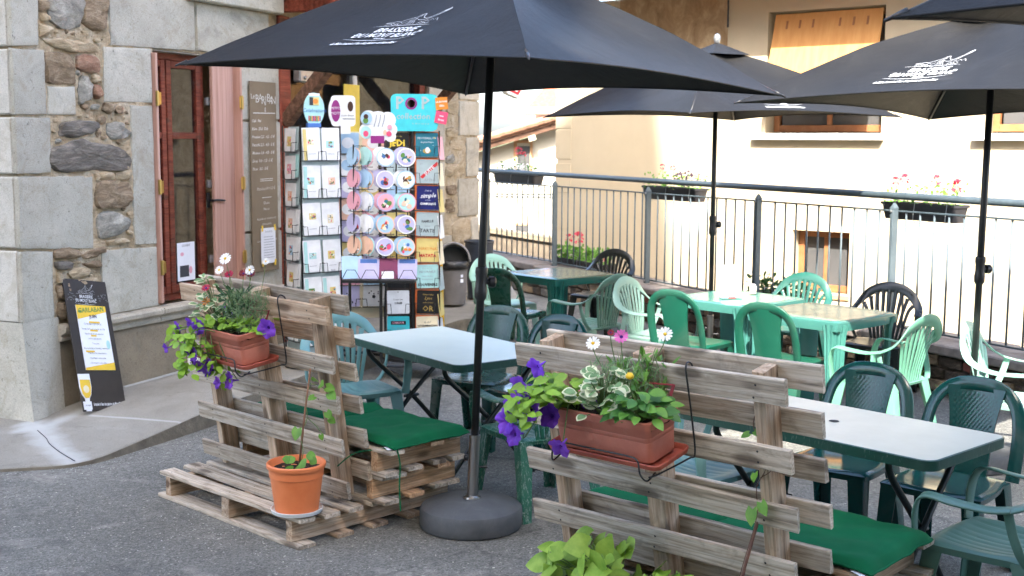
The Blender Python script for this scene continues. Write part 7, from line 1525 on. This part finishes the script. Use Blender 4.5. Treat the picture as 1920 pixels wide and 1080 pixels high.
def ray_out(a):
    best = None; dx,dy = math.cos(a),math.sin(a)
    for i in range(len(ou)):
        (x0,y0),(x1,y1) = ou[i],ou[(i+1)%len(ou)]; ex_,ey_ = x1-x0,y1-y0; den = dx*ey_-dy*ex_
        if abs(den) < 1e-9: continue
        t_ = ((x0-hc[0])*ey_-(y0-hc[1])*ex_)/den; s_ = ((x0-hc[0])*dy-(y0-hc[1])*dx)/den
        if t_ > 0 and -1e-6 <= s_ <= 1+1e-6: best = t_ if best is None else min(best,t_)
    return (hc[0]+dx*best, hc[1]+dy*best)
ang_ = sorted([2*math.pi*i/56 for i in range(56)]); oo = [ray_out(a) for a in ang_]; hh = [(hc[0]+.032*math.cos(a),hc[1]+.032*math.sin(a)) for a in ang_]; kk = len(oo)
vs = [(x,-.005,y) for x,y in oo]+[(x,-.005,y) for x,y in hh]+[(x,.005,y) for x,y in oo]+[(x,.005,y) for x,y in hh]
g.add(vs, [(i,(i+1)%kk,kk+(i+1)%kk,kk+i) for i in range(kk)]+[(2*kk+i,3*kk+i,3*kk+(i+1)%kk,2*kk+(i+1)%kk) for i in range(kk)]+[(i,2*kk+i,2*kk+(i+1)%kk,(i+1)%kk) for i in range(kk)]+[(kk+i,kk+(i+1)%kk,3*kk+(i+1)%kk,3*kk+i) for i in range(kk)]); g.obj('board', m['c_turq'], hd)
g = MB(); flat(g, stroke2d([(hc[0]+.040*math.cos(2*math.pi*i/28),hc[1]+.040*math.sin(2*math.pi*i/28)) for i in range(29)],.014), FRONT, z=.007); g.obj('hole_ring', m['c_purple'], hd)
for sh_ in (tx('P',.135,-.115,.215,0,0,.003), tx('P',.135,.085,.215,0,0,.003), tx('collection',.068,-.01,.115,.1,0,.001), tx('la déco qui pop',.022,.05,.06)):
    g = MB(); flat(g, sh_, FRONT, z=.007); g.obj('lettering', m['c_greyb'], hd)
for (x,z,mt,nm_,rz,words_) in ((.215,.17,'c_orange','orange shelf label on the right edge of the turquoise header',-3,('LA BONNE','idée')),(.205,.06,'c_pink','bright pink shelf label below the orange one at the turquoise header',12,('tout','doux'))):
    card('shelf_label', nm_, 'label', M3 @ Matrix.Translation((.02+x,-.112,1.825+z)) @ Matrix.Rotation(R(rz),4,'Y'), .095, .095, mt, 'shelf labels on the header', [(tx(words_[0],.018,0,.06,0,0,.0006),'c_white'),(tx(words_[1],.024,0,.03,0,0,.0006),'c_white')])
ys = thing('yellow_stand', 'yellow folding floor stand seen edge-on behind the tin signs', 'stand', TR(-0.60,10.45,0.165,-10))
g = MB(); g.cbox(-.012,.012,-.20,-.17,.03,1.0,.004,Matrix.Rotation(R(-4),4,'X')); g.cbox(-.012,.012,.02,.05,.03,1.0,.004,Matrix.Rotation(R(7),4,'X')); g.cbox(-.02,.05,-.19,.06,.0,.03,.006); g.obj('frame', m['safety_yellow'], ys)
# ------------------------------------------------------------ bin and bucket
bn_ = thing('rubbish_bin', 'grey plastic bin with open hood beside the stone pier', 'bin', TR(-0.62,12.75,0.20,6,0,0,0.85))
g = MB(); g.lathe([(.145,0),(.152,.01),(.185,.46),(.19,.47),(.19,.49)],32); g.obj('body', m['bin_grey'], bn_, smooth=35)
g = MB(); g.lathe([(.192,.47),(.204,.44),(.206,.50),(.200,.535),(.19,.54)],32); g.obj('bag', m['bag_film'], bn_, smooth=True)
g = MB(); n_ = 24
def hood(u,w):
    a = math.pi*u; ph = math.pi/2*w; x = .205*math.cos(a); zz = .235*math.sin(a); return (x*math.cos(ph*.85) if False else x*(1-.18*w), -.10+.27*w, .53+zz*(1-.55*w))
g.grid(hood, n_, 8); g.obj('hood', m['bin_grey'], bn_, smooth=True)
g = MB(); g.tube([(.200*math.cos(math.pi*i/24),-.105,.53+.23*math.sin(math.pi*i/24)) for i in range(25)],.016,8); g.obj('hood_rim', m['bin_grey'], bn_, smooth=True)
g = MB(); g.add([(.195*math.cos(math.pi*i/24),.02,.53+.22*math.sin(math.pi*i/24)) for i in range(25)],[tuple(range(25))]); g.obj('dark_opening', m['bin_dark'], bn_)
for (z,r_) in ((.36,.018),(.30,.022)):
    g = MB(); flat(g, rect2d(-r_,r_,-r_,r_), Matrix.Translation((.10,-.158,z)) @ Matrix.Rotation(R(32),4,'Z') @ FRONT); g.obj('sticker', m['paper_white'], bn_)
bk_ = thing('tall_bucket', 'dark blue tall bucket standing behind the grey bin', 'bucket', TR(-0.36,13.3,0.20,0,0,0,0.82))
g = MB(); g.lathe([(.15,0),(.19,.72),(.20,.73),(.20,.76),(.185,.76),(.17,.60)],24); g.obj('body', m['bucket_blue'], bk_, smooth=35)
